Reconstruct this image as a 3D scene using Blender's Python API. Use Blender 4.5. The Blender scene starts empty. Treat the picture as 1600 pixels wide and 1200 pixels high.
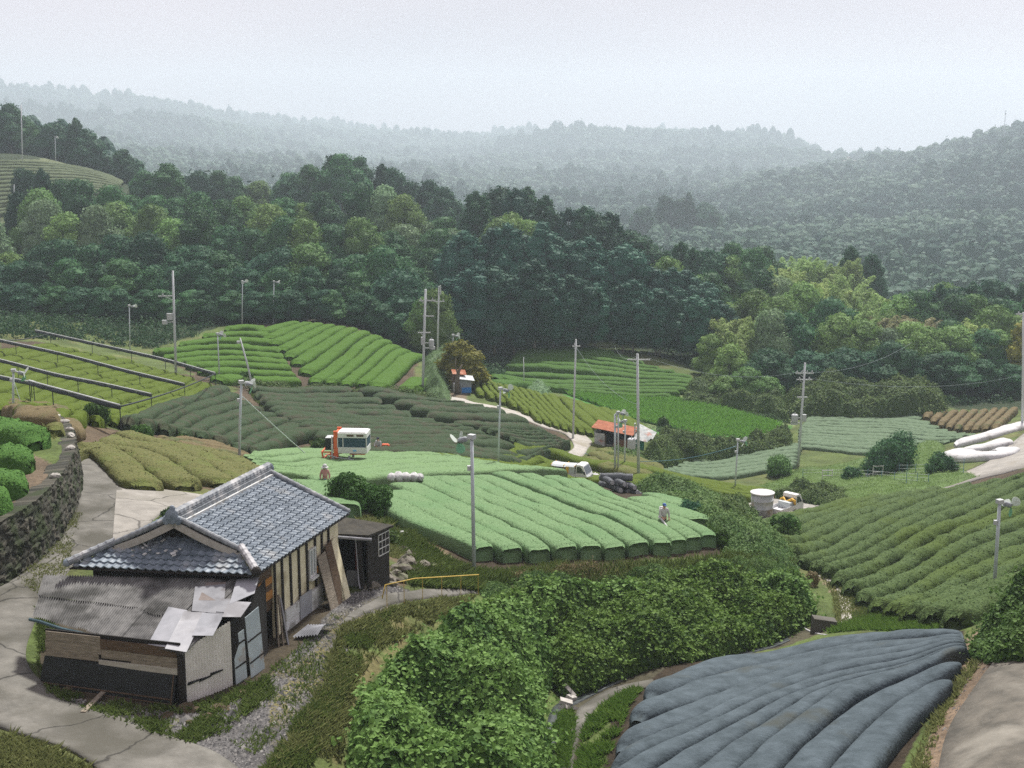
import bpy, bmesh, math, random
import numpy as np
from mathutils import Vector, Matrix
random.seed(7); rng = np.random.default_rng(7)
SC = bpy.context.scene
COL = SC.collection
R = math.radians
# ------------------------------------------------------------------ camera, sky, sun, exposure
FPX = 2000.0; PITCH = math.atan(385/2000)
cam = bpy.data.cameras.new("camera"); camo = bpy.data.objects.new("camera", cam); COL.objects.link(camo)
camo.location = (0, 0, 0); camo.rotation_euler = (math.pi/2-PITCH, 0, 0)
cam.sensor_width = 36; cam.lens = 45; cam.clip_start = .5; cam.clip_end = 9000
cam.dof.use_dof = True; cam.dof.focus_distance = 58; cam.dof.aperture_fstop = 1.8
SC.camera = camo
SUN_EL, SUN_AZ = R(55), R(18)            # azimuth from +Y (away from the viewer), negative = towards -X
wd = bpy.data.worlds.new("World"); SC.world = wd; wd.use_nodes = True
wn = wd.node_tree; wn.nodes.clear()
def WN(t, **k):
    n = wn.nodes.new(t)
    for a, b in k.items(): setattr(n, a, b)
    return n
sky = WN('ShaderNodeTexSky', sky_type='NISHITA', sun_disc=False)
sky.sun_elevation = SUN_EL; sky.sun_rotation = SUN_AZ; sky.dust_density = 4; sky.air_density = 1
b1 = WN('ShaderNodeBackground'); b1.inputs[1].default_value = .06
wn.links.new(sky.outputs[0], b1.inputs[0])
tc = WN('ShaderNodeTexCoord'); mp = WN('ShaderNodeMapping'); mp.inputs['Scale'].default_value = (1.6, 1.6, 5)
nz = WN('ShaderNodeTexNoise'); nz.inputs['Scale'].default_value = 1.7; nz.inputs['Detail'].default_value = 5
cr = WN('ShaderNodeValToRGB')
cr.color_ramp.elements[0].position = .3; cr.color_ramp.elements[0].color = (.75, .665, .735, 1)
cr.color_ramp.elements[1].position = .62; cr.color_ramp.elements[1].color = (.93, .80, .855, 1)
b2 = WN('ShaderNodeBackground'); b2.inputs[1].default_value = .61
mx = WN('ShaderNodeMixShader'); mx.inputs[0].default_value = .93
wo = WN('ShaderNodeOutputWorld')
for a, b in ((tc.outputs['Generated'], mp.inputs[0]), (mp.outputs[0], nz.inputs['Vector']), (nz.outputs['Fac'], cr.inputs[0]),
             (cr.outputs[0], b2.inputs[0]), (b1.outputs[0], mx.inputs[1]), (b2.outputs[0], mx.inputs[2]), (mx.outputs[0], wo.inputs[0])):
    wn.links.new(a, b)
sl = bpy.data.lights.new("sun", 'SUN'); sl.energy = 5.0; sl.angle = R(5); sl.color = (1, .965, .90)
so = bpy.data.objects.new("sun", sl); COL.objects.link(so)
sdir = Vector((math.sin(SUN_AZ)*math.cos(SUN_EL), math.cos(SUN_AZ)*math.cos(SUN_EL), math.sin(SUN_EL)))
so.rotation_euler = sdir.to_track_quat('Z', 'Y').to_euler()
vs = SC.view_settings; vs.view_transform = 'Standard'; vs.look = 'None'; vs.exposure = 0.44; vs.gamma = 1
cy = SC.cycles
cy.max_bounces = 6; cy.diffuse_bounces = 2; cy.transmission_bounces = 3; cy.volume_bounces = 2; cy.glossy_bounces = 2
cy.transparent_max_bounces = 6; cy.use_denoising = False; cy.sample_clamp_indirect = 3; cy.sample_clamp_direct = 12

# ------------------------------------------------------------------ tagging
def tag(o, label=None, cat=None, group=None, kind=None):
    for k, v in (('label', label), ('category', cat), ('group', group), ('kind', kind)):
        if v: o[k] = v
    return o
def empty(name, loc, rz=0, label=None, cat=None, group=None):
    o = bpy.data.objects.new(name, None); COL.objects.link(o); o.location = loc; o.rotation_euler = (0, 0, rz)
    o.empty_display_size = .2
    return tag(o, label, cat, group)
def copy_tree(o, parent=None):
    c = o.copy(); COL.objects.link(c)
    if parent: c.parent = parent
    for ch in [x for x in o.children]: copy_tree(ch, c)
    return c
ORD = 'zeroth first second third fourth fifth sixth seventh eighth ninth tenth eleventh twelfth thirteenth fourteenth fifteenth sixteenth seventeenth eighteenth nineteenth twentieth'.split()
def ordinal(n):
    if n <= 20: return ORD[n]
    t = ['', '', 'twenty', 'thirty', 'forty', 'fifty'][n//10]
    return t[:-1]+'ieth' if n % 10 == 0 else t+'-'+ORD[n % 10]

# ------------------------------------------------------------------ mesh helpers
def mesh_np(name, V, faces, mat=None, parent=None, smooth=False, col=None, loc=None):
    """faces: list of int arrays (m,k)"""
    V = np.asarray(V, dtype=np.float32).reshape(-1, 3)
    if loc is not None: V = V-np.asarray(loc, dtype=np.float32)
    me = bpy.data.meshes.new(name)
    faces = [np.asarray(f, dtype=np.int32) for f in faces if len(f)]
    nl = sum(f.size for f in faces); nf = sum(len(f) for f in faces)
    me.vertices.add(len(V)); me.vertices.foreach_set('co', V.ravel())
    me.loops.add(nl); me.polygons.add(nf)
    me.loops.foreach_set('vertex_index', np.concatenate([f.ravel() for f in faces]))
    tot = np.concatenate([np.full(len(f), f.shape[1], dtype=np.int32) for f in faces])
    st = np.concatenate([[0], np.cumsum(tot)[:-1]]).astype(np.int32)
    me.polygons.foreach_set('loop_start', st)
    me.polygons.foreach_set('use_smooth', np.full(nf, bool(smooth)))
    if col is not None:
        col = np.asarray(col, dtype=np.float32)
        if col.ndim == 1:
            at = me.attributes.new('tone', 'FLOAT', 'POINT'); at.data.foreach_set('value', col)
        else:
            at = me.attributes.new('tone', 'FLOAT_COLOR', 'POINT'); at.data.foreach_set('color', col.ravel())
    me.update(calc_edges=True); me.validate()
    if mat: me.materials.append(mat)
    o = bpy.data.objects.new(name, me); COL.objects.link(o)
    if loc is not None: o.location = loc
    if parent: o.parent = parent
    return o

class MB:
    def __init__(s): s.v = []; s.f = {}; s.n = 0
    def add(s, V, F):
        V = np.asarray(V, float).reshape(-1, 3)
        for f in F:
            s.f.setdefault(len(f), []).append([i+s.n for i in f])
        s.v.append(V); s.n += len(V); return s
    def addn(s, V, Fa):
        V = np.asarray(V, float).reshape(-1, 3); Fa = np.asarray(Fa)
        s.f.setdefault(Fa.shape[1], []).extend((Fa+s.n).tolist()); s.v.append(V); s.n += len(V); return s
    def box(s, c, d, rot=None, taper=1.0):
        x, y, z = [t/2 for t in d]
        V = np.array([(-x, -y, -z), (x, -y, -z), (x, y, -z), (-x, y, -z), (-x*taper, -y*taper, z), (x*taper, -y*taper, z), (x*taper, y*taper, z), (-x*taper, y*taper, z)])
        if rot is not None: V = V@np.array(Matrix.Rotation(rot[2], 3, 'Z')@Matrix.Rotation(rot[1], 3, 'Y')@Matrix.Rotation(rot[0], 3, 'X')).T
        return s.add(V+np.array(c), [(0, 3, 2, 1), (4, 5, 6, 7), (0, 1, 5, 4), (1, 2, 6, 5), (2, 3, 7, 6), (3, 0, 4, 7)])
    def hexa(s, P):   # 8 points: bottom 4 ccw, top 4 ccw
        return s.add(P, [(0, 3, 2, 1), (4, 5, 6, 7), (0, 1, 5, 4), (1, 2, 6, 5), (2, 3, 7, 6), (3, 0, 4, 7)])
    def plate(s, P, t):  # planar polygon thickened by t along normal
        P = np.asarray(P, float); n = np.cross(P[1]-P[0], P[2]-P[0]); n /= np.linalg.norm(n)+1e-9
        k = len(P); V = np.vstack([P, P+n*t])
        F = [tuple(range(k-1, -1, -1)), tuple(range(k, 2*k))]+[(i, (i+1) % k, k+(i+1) % k, k+i) for i in range(k)]
        return s.add(V, F)
    def beam(s, a, b, w, h, up=(0, 0, 1)):
        a = np.asarray(a, float); b = np.asarray(b, float); d = b-a; d /= np.linalg.norm(d)
        x = np.cross(d, up)
        if np.linalg.norm(x) < 1e-4: x = np.cross(d, (1, 0, 0))
        x /= np.linalg.norm(x); y = np.cross(x, d)
        P = [p+sx*x*w/2+sy*y*h/2 for p in (a, b) for sx, sy in ((-1, -1), (1, -1), (1, 1), (-1, 1))]
        return s.hexa(P)
    def tube(s, pts, r, n=8, cap=True):
        pts = np.asarray(pts, float); m = len(pts); r = np.broadcast_to(np.asarray(r, float), (m,))
        T = np.gradient(pts, axis=0); T /= np.linalg.norm(T, axis=1)[:, None]+1e-9
        ref = np.array((0, 0, 1.)) if abs(T[:, 2]).mean() < .8 else np.array((1., 0, 0))
        X = np.cross(T, ref); X /= np.linalg.norm(X, axis=1)[:, None]+1e-9; Y = np.cross(T, X)
        a = np.arange(n)*2*math.pi/n
        V = pts[:, None]+r[:, None, None]*(np.cos(a)[None, :, None]*X[:, None]+np.sin(a)[None, :, None]*Y[:, None])
        F = [(i*n+j, i*n+(j+1) % n, (i+1)*n+(j+1) % n, (i+1)*n+j) for i in range(m-1) for j in range(n)]
        if cap: F += [tuple(range(n))[::-1], tuple((m-1)*n+j for j in range(n))]
        return s.add(V, F)
    def lathe(s, c, prof, n=16, axis='z'):
        a = np.arange(n)*2*math.pi/n; m = len(prof)
        V = np.array([[(r*math.cos(t), r*math.sin(t), z) for t in a] for r, z in prof]).reshape(-1, 3)
        if axis == 'y': V = V[:, [0, 2, 1]]*np.array((1, -1, 1))
        if axis == 'x': V = V[:, [2, 1, 0]]
        F = [(i*n+j, i*n+(j+1) % n, (i+1)*n+(j+1) % n, (i+1)*n+j) for i in range(m-1) for j in range(n)]
        F += [tuple(range(n))[::-1], tuple((m-1)*n+j for j in range(n))]
        return s.add(V+np.array(c), F)
    def ball(s, c, r, nu=12, nv=8, noise=0.0):
        r = np.broadcast_to(np.asarray(r, float), (3,)); th = np.linspace(0.02, math.pi-.02, nv); ph = np.arange(nu)*2*math.pi/nu
        D = np.array([[(math.sin(t)*math.cos(p), math.sin(t)*math.sin(p), math.cos(t)) for p in ph] for t in th]).reshape(-1, 3)
        k = 1+noise*rng.normal(size=(len(D), 1))
        F = [(i*nu+j, (i+1)*nu+j, (i+1)*nu+(j+1) % nu, i*nu+(j+1) % nu) for i in range(nv-1) for j in range(nu)]
        F += [tuple(range(nu)), tuple((nv-1)*nu+j for j in range(nu))[::-1]]
        return s.add(D*r*k+np.array(c), F)
    def build(s, name, mat, parent=None, smooth=False, loc=None):
        return mesh_np(name, np.vstack(s.v), [np.array(f) for f in s.f.values()], mat, parent, smooth, loc=loc)

# ------------------------------------------------------------------ materials
def mat(name, c1, c2=None, crack=0, scale=4.0, rough=.8, bump=0.0, bscale=None, metal=0.0, detail=6, trans=0.0, tone=False, objrand=0.0, c3=None, c3scale=.15, spec=.3, c3lo=.52, stretch=None):
    m = bpy.data.materials.new(name); m.use_nodes = True; nt = m.node_tree; N = nt.nodes; L = nt.links
    p = N['Principled BSDF']; p.inputs['Roughness'].default_value = rough; p.inputs['Metallic'].default_value = metal
    p.inputs['Specular IOR Level'].default_value = spec
    c4 = lambda c: (c[0], c[1], c[2], 1)
    geo = N.new('ShaderNodeNewGeometry'); vec = geo.outputs['Position']
    if stretch:
        mpn = N.new('ShaderNodeMapping'); mpn.inputs['Scale'].default_value = stretch; L.new(vec, mpn.inputs[0]); vec = mpn.outputs[0]
    out = None
    if c2 is None:
        rgb = N.new('ShaderNodeRGB'); rgb.outputs[0].default_value = c4(c1); out = rgb.outputs[0]
    else:
        mixn = N.new('ShaderNodeMix'); mixn.data_type = 'RGBA'
        mixn.inputs[6].default_value = c4(c1); mixn.inputs[7].default_value = c4(c2)
        if tone:
            at = N.new('ShaderNodeAttribute'); at.attribute_name = 'tone'; L.new(at.outputs['Fac'], mixn.inputs[0])
        else:
            n1 = N.new('ShaderNodeTexNoise'); n1.inputs['Scale'].default_value = scale; n1.inputs['Detail'].default_value = detail; n1.inputs['Roughness'].default_value = .65
            L.new(vec, n1.inputs['Vector'])
            mr = N.new('ShaderNodeMapRange'); mr.inputs[1].default_value = .33; mr.inputs[2].default_value = .67
            L.new(n1.outputs['Fac'], mr.inputs[0]); L.new(mr.outputs[0], mixn.inputs[0])
        out = mixn.outputs[2]
    if c3 is not None:
        n3 = N.new('ShaderNodeTexNoise'); n3.inputs['Scale'].default_value = c3scale; n3.inputs['Detail'].default_value = 5
        L.new(vec, n3.inputs['Vector'])
        mr3 = N.new('ShaderNodeMapRange'); mr3.inputs[1].default_value = c3lo; mr3.inputs[2].default_value = c3lo+.14
        L.new(n3.outputs['Fac'], mr3.inputs[0])
        m3 = N.new('ShaderNodeMix'); m3.data_type = 'RGBA'; L.new(mr3.outputs[0], m3.inputs[0]); L.new(out, m3.inputs[6]); m3.inputs[7].default_value = c4(c3)
        out = m3.outputs[2]
    if crack:
        vo = N.new('ShaderNodeTexVoronoi'); vo.feature = 'DISTANCE_TO_EDGE'; vo.inputs['Scale'].default_value = crack; vo.inputs['Randomness'].default_value = 1
        nw = N.new('ShaderNodeTexNoise'); nw.inputs['Scale'].default_value = 1.5; nw.inputs['Detail'].default_value = 4; L.new(vec, nw.inputs['Vector'])
        va = N.new('ShaderNodeVectorMath'); va.operation = 'MULTIPLY_ADD'; va.inputs[1].default_value = (.5, .5, 0); L.new(nw.outputs['Color'], va.inputs[0]); L.new(vec, va.inputs[2]); L.new(va.outputs[0], vo.inputs['Vector'])
        mc = N.new('ShaderNodeMapRange'); mc.inputs[1].default_value = .002; mc.inputs[2].default_value = .012; mc.inputs[3].default_value = .35; mc.inputs[4].default_value = 1; L.new(vo.outputs['Distance'], mc.inputs[0])
        sc_ = N.new('ShaderNodeVectorMath'); sc_.operation = 'SCALE'; L.new(out, sc_.inputs[0]); L.new(mc.outputs[0], sc_.inputs['Scale']); out = sc_.outputs[0]
    if objrand:
        oi = N.new('ShaderNodeObjectInfo'); hs = N.new('ShaderNodeHueSaturation')
        mv = N.new('ShaderNodeMapRange'); mv.inputs[3].default_value = 1-objrand; mv.inputs[4].default_value = 1+objrand
        L.new(oi.outputs['Random'], mv.inputs[0]); L.new(mv.outputs[0], hs.inputs['Value'])
        mh = N.new('ShaderNodeMath'); mh.operation = 'MULTIPLY_ADD'; wnz = N.new('ShaderNodeTexWhiteNoise'); wnz.noise_dimensions = '1D'
        L.new(oi.outputs['Random'], wnz.inputs['W']); L.new(wnz.outputs['Value'], mh.inputs[0]); mh.inputs[1].default_value = .03; mh.inputs[2].default_value = .488
        L.new(mh.outputs[0], hs.inputs['Hue']); L.new(out, hs.inputs['Color']); out = hs.outputs[0]
    L.new(out, p.inputs['Base Color'])
    if bump:
        nb = N.new('ShaderNodeTexNoise'); nb.inputs['Scale'].default_value = bscale or scale*2; nb.inputs['Detail'].default_value = 5
        L.new(vec, nb.inputs['Vector'])
        bp = N.new('ShaderNodeBump'); bp.inputs['Strength'].default_value = bump; bp.inputs['Distance'].default_value = .1
        L.new(nb.outputs['Fac'], bp.inputs['Height']); L.new(bp.outputs[0], p.inputs['Normal'])
    if trans:
        tr = N.new('ShaderNodeBsdfTranslucent'); L.new(out, tr.inputs['Color'])
        ms = N.new('ShaderNodeMixShader'); ms.inputs[0].default_value = trans
        L.new(p.outputs[0], ms.inputs[1]); L.new(tr.outputs[0], ms.inputs[2]); L.new(ms.outputs[0], N['Material Output'].inputs['Surface'])
    return m

# ------------------------------------------------------------------ terrain: control points (pixel u, v of the ground and its distance, or negative height)
cp, sp_ = math.cos(PITCH), math.sin(PITCH)
def aq(u, v):
    t = (600-v)/FPX; dy = cp+t*sp_
    return (u-800)/FPX/dy, (-sp_+t*cp)/dy
def pix(x, y, z):
    d = y*cp-z*sp_; return 800+FPX*x/d, 600-FPX*(y*sp_+z*cp)/d
CPT = """
20 1100 -16.6;0 1000 -16.4;60 960 -16.5;0 1190 -16.5;100 1170 -16.6;300 1180 -16.9;150 860 -16.5;20 915 -16.4;200 790 -16.5;160 740 -16.7;110 700 -16.6;80 670 -16.7;60 650 -17
270 775 -17;290 1100 -17;405 1055 -16.9;80 1070 -16.9;200 1090 -17;440 1000 -16.9;525 930 -17;580 915 -17.1;450 1150 -17;500 1050 -17.3;420 1200 -17;660 925 -18;740 925 -18.8
740 895 -19.5;640 870 -18.6;600 830 -18.7;560 800 -18.9;300 900 -17;200 950 -17;400 850 -17.1;520 850 -17.4
110 660 -17.6;230 748 -17.2;310 768 -17.4;200 690 -18;390 750 -19;390 720 -20.5;300 690 -19.8;170 655 -19.6;20 640 -21;100 640 -22.2;60 535 -24;330 595 -25.3;180 640 -22.3;250 680 -21.6;330 700 -21.6;0 590 -23
585 795 -19.4;590 748 -21.8;740 875 -19.7;870 872 -20.2;1110 858 -20.8;1030 795 -22.2;1000 760 -23.3;860 747 -23.3;700 742 -22.9;480 747 -22;800 800 -21.5;900 830 -21
545 730 -23.3;400 722 -22.2;700 710 -24.5;900 738 115;900 706 124;894 757 108;950 761 109;1000 764 109;830 740 103;480 690 -24.2;380 695 -23.5
400 640 -26;300 622 -25.5;560 650 -26.2;800 690 113;700 630 -27.8;870 690 122;500 612 -27.6;420 607 -27.4
520 602 -27.9;640 608 -28;250 557 -27;400 522 -26.8;510 507 -26.5;600 540 -27.5;655 575 -28;330 540 -26.8;560 518 -26.9
700 623 -28.3;800 655 -27.3;870 675 128;905 700 126;720 610 -29;705 570 -29.5;760 585 -30.5;800 640 -28.3;900 640 -31;990 672 -31.5;960 690 131;1030 700 135
930 622 -36;1050 635 -36;1180 660 -36;1000 663 -36;1130 683 -36
780 598 -36;900 612 -36.2;1100 607 -36.2;830 527 -33.5;960 548 -34;1080 582 -35.4;770 572 -34.5;880 570 -35;1000 590 -35.8
1050 733 -33.5;1100 722 -35.5;1240 715 -35.5;1240 745 -35;1000 742 114;1100 765 114;1170 787 -31;1290 782 -33;1225 808 -31.5;1160 810 -30.5;1000 720 123
1300 748 -34.3;1400 740 -33.5;1480 720 -32.6;1450 700 -34;1260 645 -36;1500 665 -36;1340 700 -36;1440 640 -36;1590 660 -34.6
1490 700 -32;1590 668 -30.5;1570 720 -30;1500 745 -30.5;1400 775 -31;1310 793 -31.6
1250 830 -29;1260 880 -25.5;1300 895 -24.5;1400 955 -23.6;1590 760 -27;1500 800 -27;1590 900 -22.5;1450 870 -24.5;1550 930 -22;1380 820 -27
1320 930 -23.4;1345 970 -22.2;1390 968 -21.8;1500 962 -20.4
1510 985 -18.8;1300 987 -21.5;1100 1012 -21.6;980 1100 -20.4;960 1190 -19.3;1200 1190 -18.2;1400 1195 -17.5;1500 1030 -17.6;1300 1080 -18.7;1100 1100 -20
1580 1020 -16.6;1480 1180 -16.8;1590 1150 -15.8;1600 960 -18.5
860 1195 -21.4;950 1088 -21;1010 1077 -21;890 1150 -21;870 1090 -22.3;950 1062 -22.6;1100 1022 -22.7;1200 1000 -22.9;1290 978 -22.8
760 920 -19.4;900 888 -20.2;1000 882 -20.5;1150 872 -21.6;1250 882 -24;1175 835 -24.5;1190 800 -31
560 1190 -17.8;700 1190 -20.2;820 1190 -21.2;700 1000 -18.7;600 1000 -17.7;820 980 -20
0 345 280;100 305 295;60 255 325;190 282 330;60 262 400;0 252 325;0 290 305;-100 300 300
100 500 185;0 470 205;250 515 180;300 500 190;420 492 198;560 500 198
0 400 245;200 410 250;300 420 245;400 420 245;500 430 240;600 460 225;690 540 205;640 560 178
300 345 320;400 348 320;520 325 330;600 345 325;690 372 310;760 402 290;850 398 300;950 422 290;1020 455 270;1100 475 260;1240 490 255;1380 510 250;1480 530 240;1600 540 240
760 570 205;700 560 195;800 480 245;900 500 240;1000 510 235
1200 595 200;1300 610 186;1400 625 178;1500 638 174;1600 640 172;1130 600 197;1250 560 212;1400 570 205;1550 580 200
250 420 430;520 420 430;760 440 400;1000 470 380;1240 500 360;1500 530 340;1600 540 340
1150 440 430;1300 450 430;1500 470 420;1600 470 420;1050 400 520;1200 380 550;1400 365 560;1600 355 560;1000 350 700;1200 300 750;1320 275 800;1450 272 750;1600 230 720;1600 300 1100;1060 372 530;1320 300 1100
0 150 1200;150 168 1250;300 188 1250;500 208 1300;700 235 1300;800 228 1200;940 210 1200;1020 213 1200;1150 232 1150;1250 247 1100
0 230 1800;300 250 1800;600 280 1900;900 280 1800;1200 290 1800;1600 290 1800
100 260 700;300 300 620;500 300 700;700 335 650;850 340 650;900 290 850;200 240 900;700 270 950;500 250 1000;1050 270 950
-500 345 280;-500 150 1200;-600 500 185;-700 700 70;-700 1000 35;2100 450 430;2100 220 750;2200 640 170;2200 800 90;2200 1000 40;800 1800 15;0 1700 15;1600 1600 16;-200 1400 25;1800 1300 27;600 1350 31
"""
def FY(d): return d if d < 380 else 380*(d/380)**2.1     # the far hills stand well back
cpts = []
for row in CPT.replace('\n', ';').split(';'):
    if row.strip():
        u, v, d = map(float, row.split()); a, q = aq(u, v)
        y = (FY(d) if d > 0 else d/q)
        cpts.append((a, math.log(y), q))
cpts = np.array(cpts)
AS = 3.0; MQ = .07
def _phi(d2): return np.sqrt(d2+MQ*MQ)
_X = np.c_[cpts[:, 0]*AS, cpts[:, 1]]
_D = ((_X[:, None]-_X[None])**2).sum(-1); _K = _phi(_D)-np.eye(len(_X))*.02
_P = np.c_[np.ones(len(_X)), _X]
_A = np.block([[_K, _P], [_P.T, np.zeros((3, 3))]])
_w = np.linalg.solve(_A, np.r_[cpts[:, 2], 0, 0, 0])
def rbf(a, s):
    sh = a.shape; a = a.ravel(); s = s.ravel(); out = np.empty(len(a))
    for i in range(0, len(a), 20000):
        X = np.c_[a[i:i+20000]*AS, s[i:i+20000]]
        out[i:i+20000] = _phi(((X[:, None]-_X[None])**2).sum(-1))@_w[:-3]+np.c_[np.ones(len(X)), X]@_w[-3:]
    return out.reshape(sh)
A0, A1, NA = -.72, .72, 560
S0, S1, NS = math.log(14), math.log(5200), 760
GA = np.linspace(A0, A1, NA)
tt = np.linspace(0, 1, NS); GS = S0+(S1-S0)*(tt*.62+tt**3*.38)
GQ = rbf(*np.meshgrid(GA[::4], GS, indexing='ij'))
GQ = np.stack([np.interp(GA, GA[::4], GQ[:, j]) for j in range(NS)], 1)
ZADD = np.zeros((NA, NS))
def lookup(T, a, s):
    a = np.clip((np.asarray(a)-A0)/(A1-A0)*(NA-1), 0, NA-1.001); j = np.clip(np.interp(s, GS, np.arange(NS)), 0, NS-1.001)
    i0 = a.astype(int); j0 = j.astype(int); fa = a-i0; fj = j-j0
    return T[i0, j0]*(1-fa)*(1-fj)+T[i0+1, j0]*fa*(1-fj)+T[i0, j0+1]*(1-fa)*fj+T[i0+1, j0+1]*fa*fj
GY = np.exp(GS)
ZT = GQ*GY[None]
def H(x, y):
    x = np.asarray(x, float); y = np.asarray(y, float)
    return lookup(ZT, x/y, np.log(y))
def at(u, v, h=0.0, after=0.0):
    """pixel -> world ground point (x, y, z) whose point h above it shows at that pixel"""
    a, q = aq(u, v); i = np.clip((a-A0)/(A1-A0)*(NA-1), 0, NA-1.001); i0 = int(i); f = i-i0
    zz = ZT[i0]*(1-f)+ZT[i0+1]*f+h
    g = zz-q*GY
    k = np.where((g[1:] >= 0) & (g[:-1] < 0) & (GY[1:] > after))[0]
    if len(k) == 0: y = GY[np.argmax(g)]
    else:
        k = k[0]; y = GY[k]+(GY[k+1]-GY[k])*(-g[k])/(g[k+1]-g[k])
    x = a*y
    return np.array((x, y, float(H(x, y))))
def ats(px, h=0.0): return np.array([at(u, v, h) for u, v in px])
def atY(u, v, y):
    a, q = aq(u, v); return np.array((a*y, y, q*y))
def resample(P, n=None, step=None):
    P = np.asarray(P, float); d = np.r_[0, np.cumsum(np.linalg.norm(np.diff(P[:, :2], axis=0), axis=1))]
    if n is None: n = max(3, int(math.ceil(d[-1]/step))+1)
    # smooth (Catmull-Rom-like) via cubic through points in chord length
    t = np.linspace(0, d[-1], n)
    if len(P) > 2:
        m = np.gradient(P, d, axis=0)
        k = np.clip(np.searchsorted(d, t, side='right')-1, 0, len(d)-2); hh = (d[k+1]-d[k])+1e-9; x = ((t-d[k])/hh)[:, None]; hh = hh[:, None]
        return (2*x**3-3*x**2+1)*P[k]+(x**3-2*x**2+x)*hh*m[k]+(-2*x**3+3*x**2)*P[k+1]+(x**3-x**2)*hh*m[k+1]
    return np.stack([np.interp(t, d, P[:, i]) for i in range(P.shape[1])], 1)
def inpoly(x, y, poly):
    x = np.asarray(x); y = np.asarray(y); c = np.zeros(x.shape, bool); n = len(poly)
    for i in range(n):
        x0, y0 = poly[i][:2]; x1, y1 = poly[i-1][:2]
        c ^= ((y0 > y) != (y1 > y)) & (x < (x1-x0)*(y-y0)/(y1-y0+1e-12)+x0)
    return c
def segdist(x, y, line):
    best = np.full(np.shape(x), 1e9); par = np.zeros(np.shape(x)); n = len(line)-1
    for i in range(n):
        a = np.array(line[i][:2]); b = np.array(line[i+1][:2]); d = b-a; L2 = d@d+1e-9
        t = np.clip(((x-a[0])*d[0]+(y-a[1])*d[1])/L2, 0, 1); dd = np.hypot(x-a[0]-t*d[0], y-a[1]-t*d[1])
        m = dd < best; best = np.where(m, dd, best); par = np.where(m, (i+t)/n, par)
    return best, par
def vnoise(x, y, s, seed=0):
    """cheap smooth value noise 0..1"""
    x = np.asarray(x)/s; y = np.asarray(y)/s; xi = np.floor(x); yi = np.floor(y); fx = x-xi; fy = y-yi
    fx = fx*fx*(3-2*fx); fy = fy*fy*(3-2*fy)
    def h(i, j): return np.modf(np.abs(np.sin(i*127.1+j*311.7+seed*74.7)*43758.5453))[0]
    return (h(xi, yi)*(1-fx)+h(xi+1, yi)*fx)*(1-fy)+(h(xi, yi+1)*(1-fx)+h(xi+1, yi+1)*fx)*fy
# terrace behind the stone wall (upper left): raised ground with a sharp edge
WALL_BASE = ats([(-140, 985), (-60, 950), (0, 912), (50, 878), (88, 838), (112, 795), (121, 755), (115, 722), (102, 697), (84, 676), (66, 657)])
WALL_BASE = resample(WALL_BASE, 60)
WALL_H = np.interp(np.linspace(0, 1, 60), [0, .3, .6, .8, 1], [2.3, 2.2, 1.9, 1.3, .3])
_gx = GA[:, None]*GY[None]; _gy = np.broadcast_to(GY[None], (NA, NS))
_poly = np.vstack([WALL_BASE[:, :2], [(-60, WALL_BASE[-1, 1]+6), (-60, 20), (WALL_BASE[0, 0], 20)]])
_near = (_gy < 110) & (_gx < -5)
_in = np.zeros((NA, NS), bool); _in[_near] = inpoly(_gx[_near], _gy[_near], _poly)
_d = np.zeros((NA, NS)); _p = np.zeros((NA, NS)); _d[_in], _p[_in] = segdist(_gx[_in], _gy[_in], WALL_BASE)
_hh = np.interp(_p, np.linspace(0, 1, 60), WALL_H)
_up = np.clip((_d-.25)/.25, 0, 1); _up = _up*_up*(3-2*_up)
ZT = ZT+np.where(_in, _hh*_up+np.clip(_d-1, 0, 8)*.07*_up, 0)
_ff = np.clip((_gy-620)/900, 0, 1); ZT = ZT+_ff*((vnoise(_gx+.35*_gy, _gy, 330, 41)-.5)*46*np.clip(_gy/1800, .6, 2)+(vnoise(_gx-.2*_gy, _gy, 140, 43)-.5)*22)
# small natural unevenness near the viewer
ZT = ZT+np.where(_gy < 260, (vnoise(_gx, _gy, 1.7, 3)-.5)*.16+(vnoise(_gx, _gy, .6, 5)-.5)*.05, 0)
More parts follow.
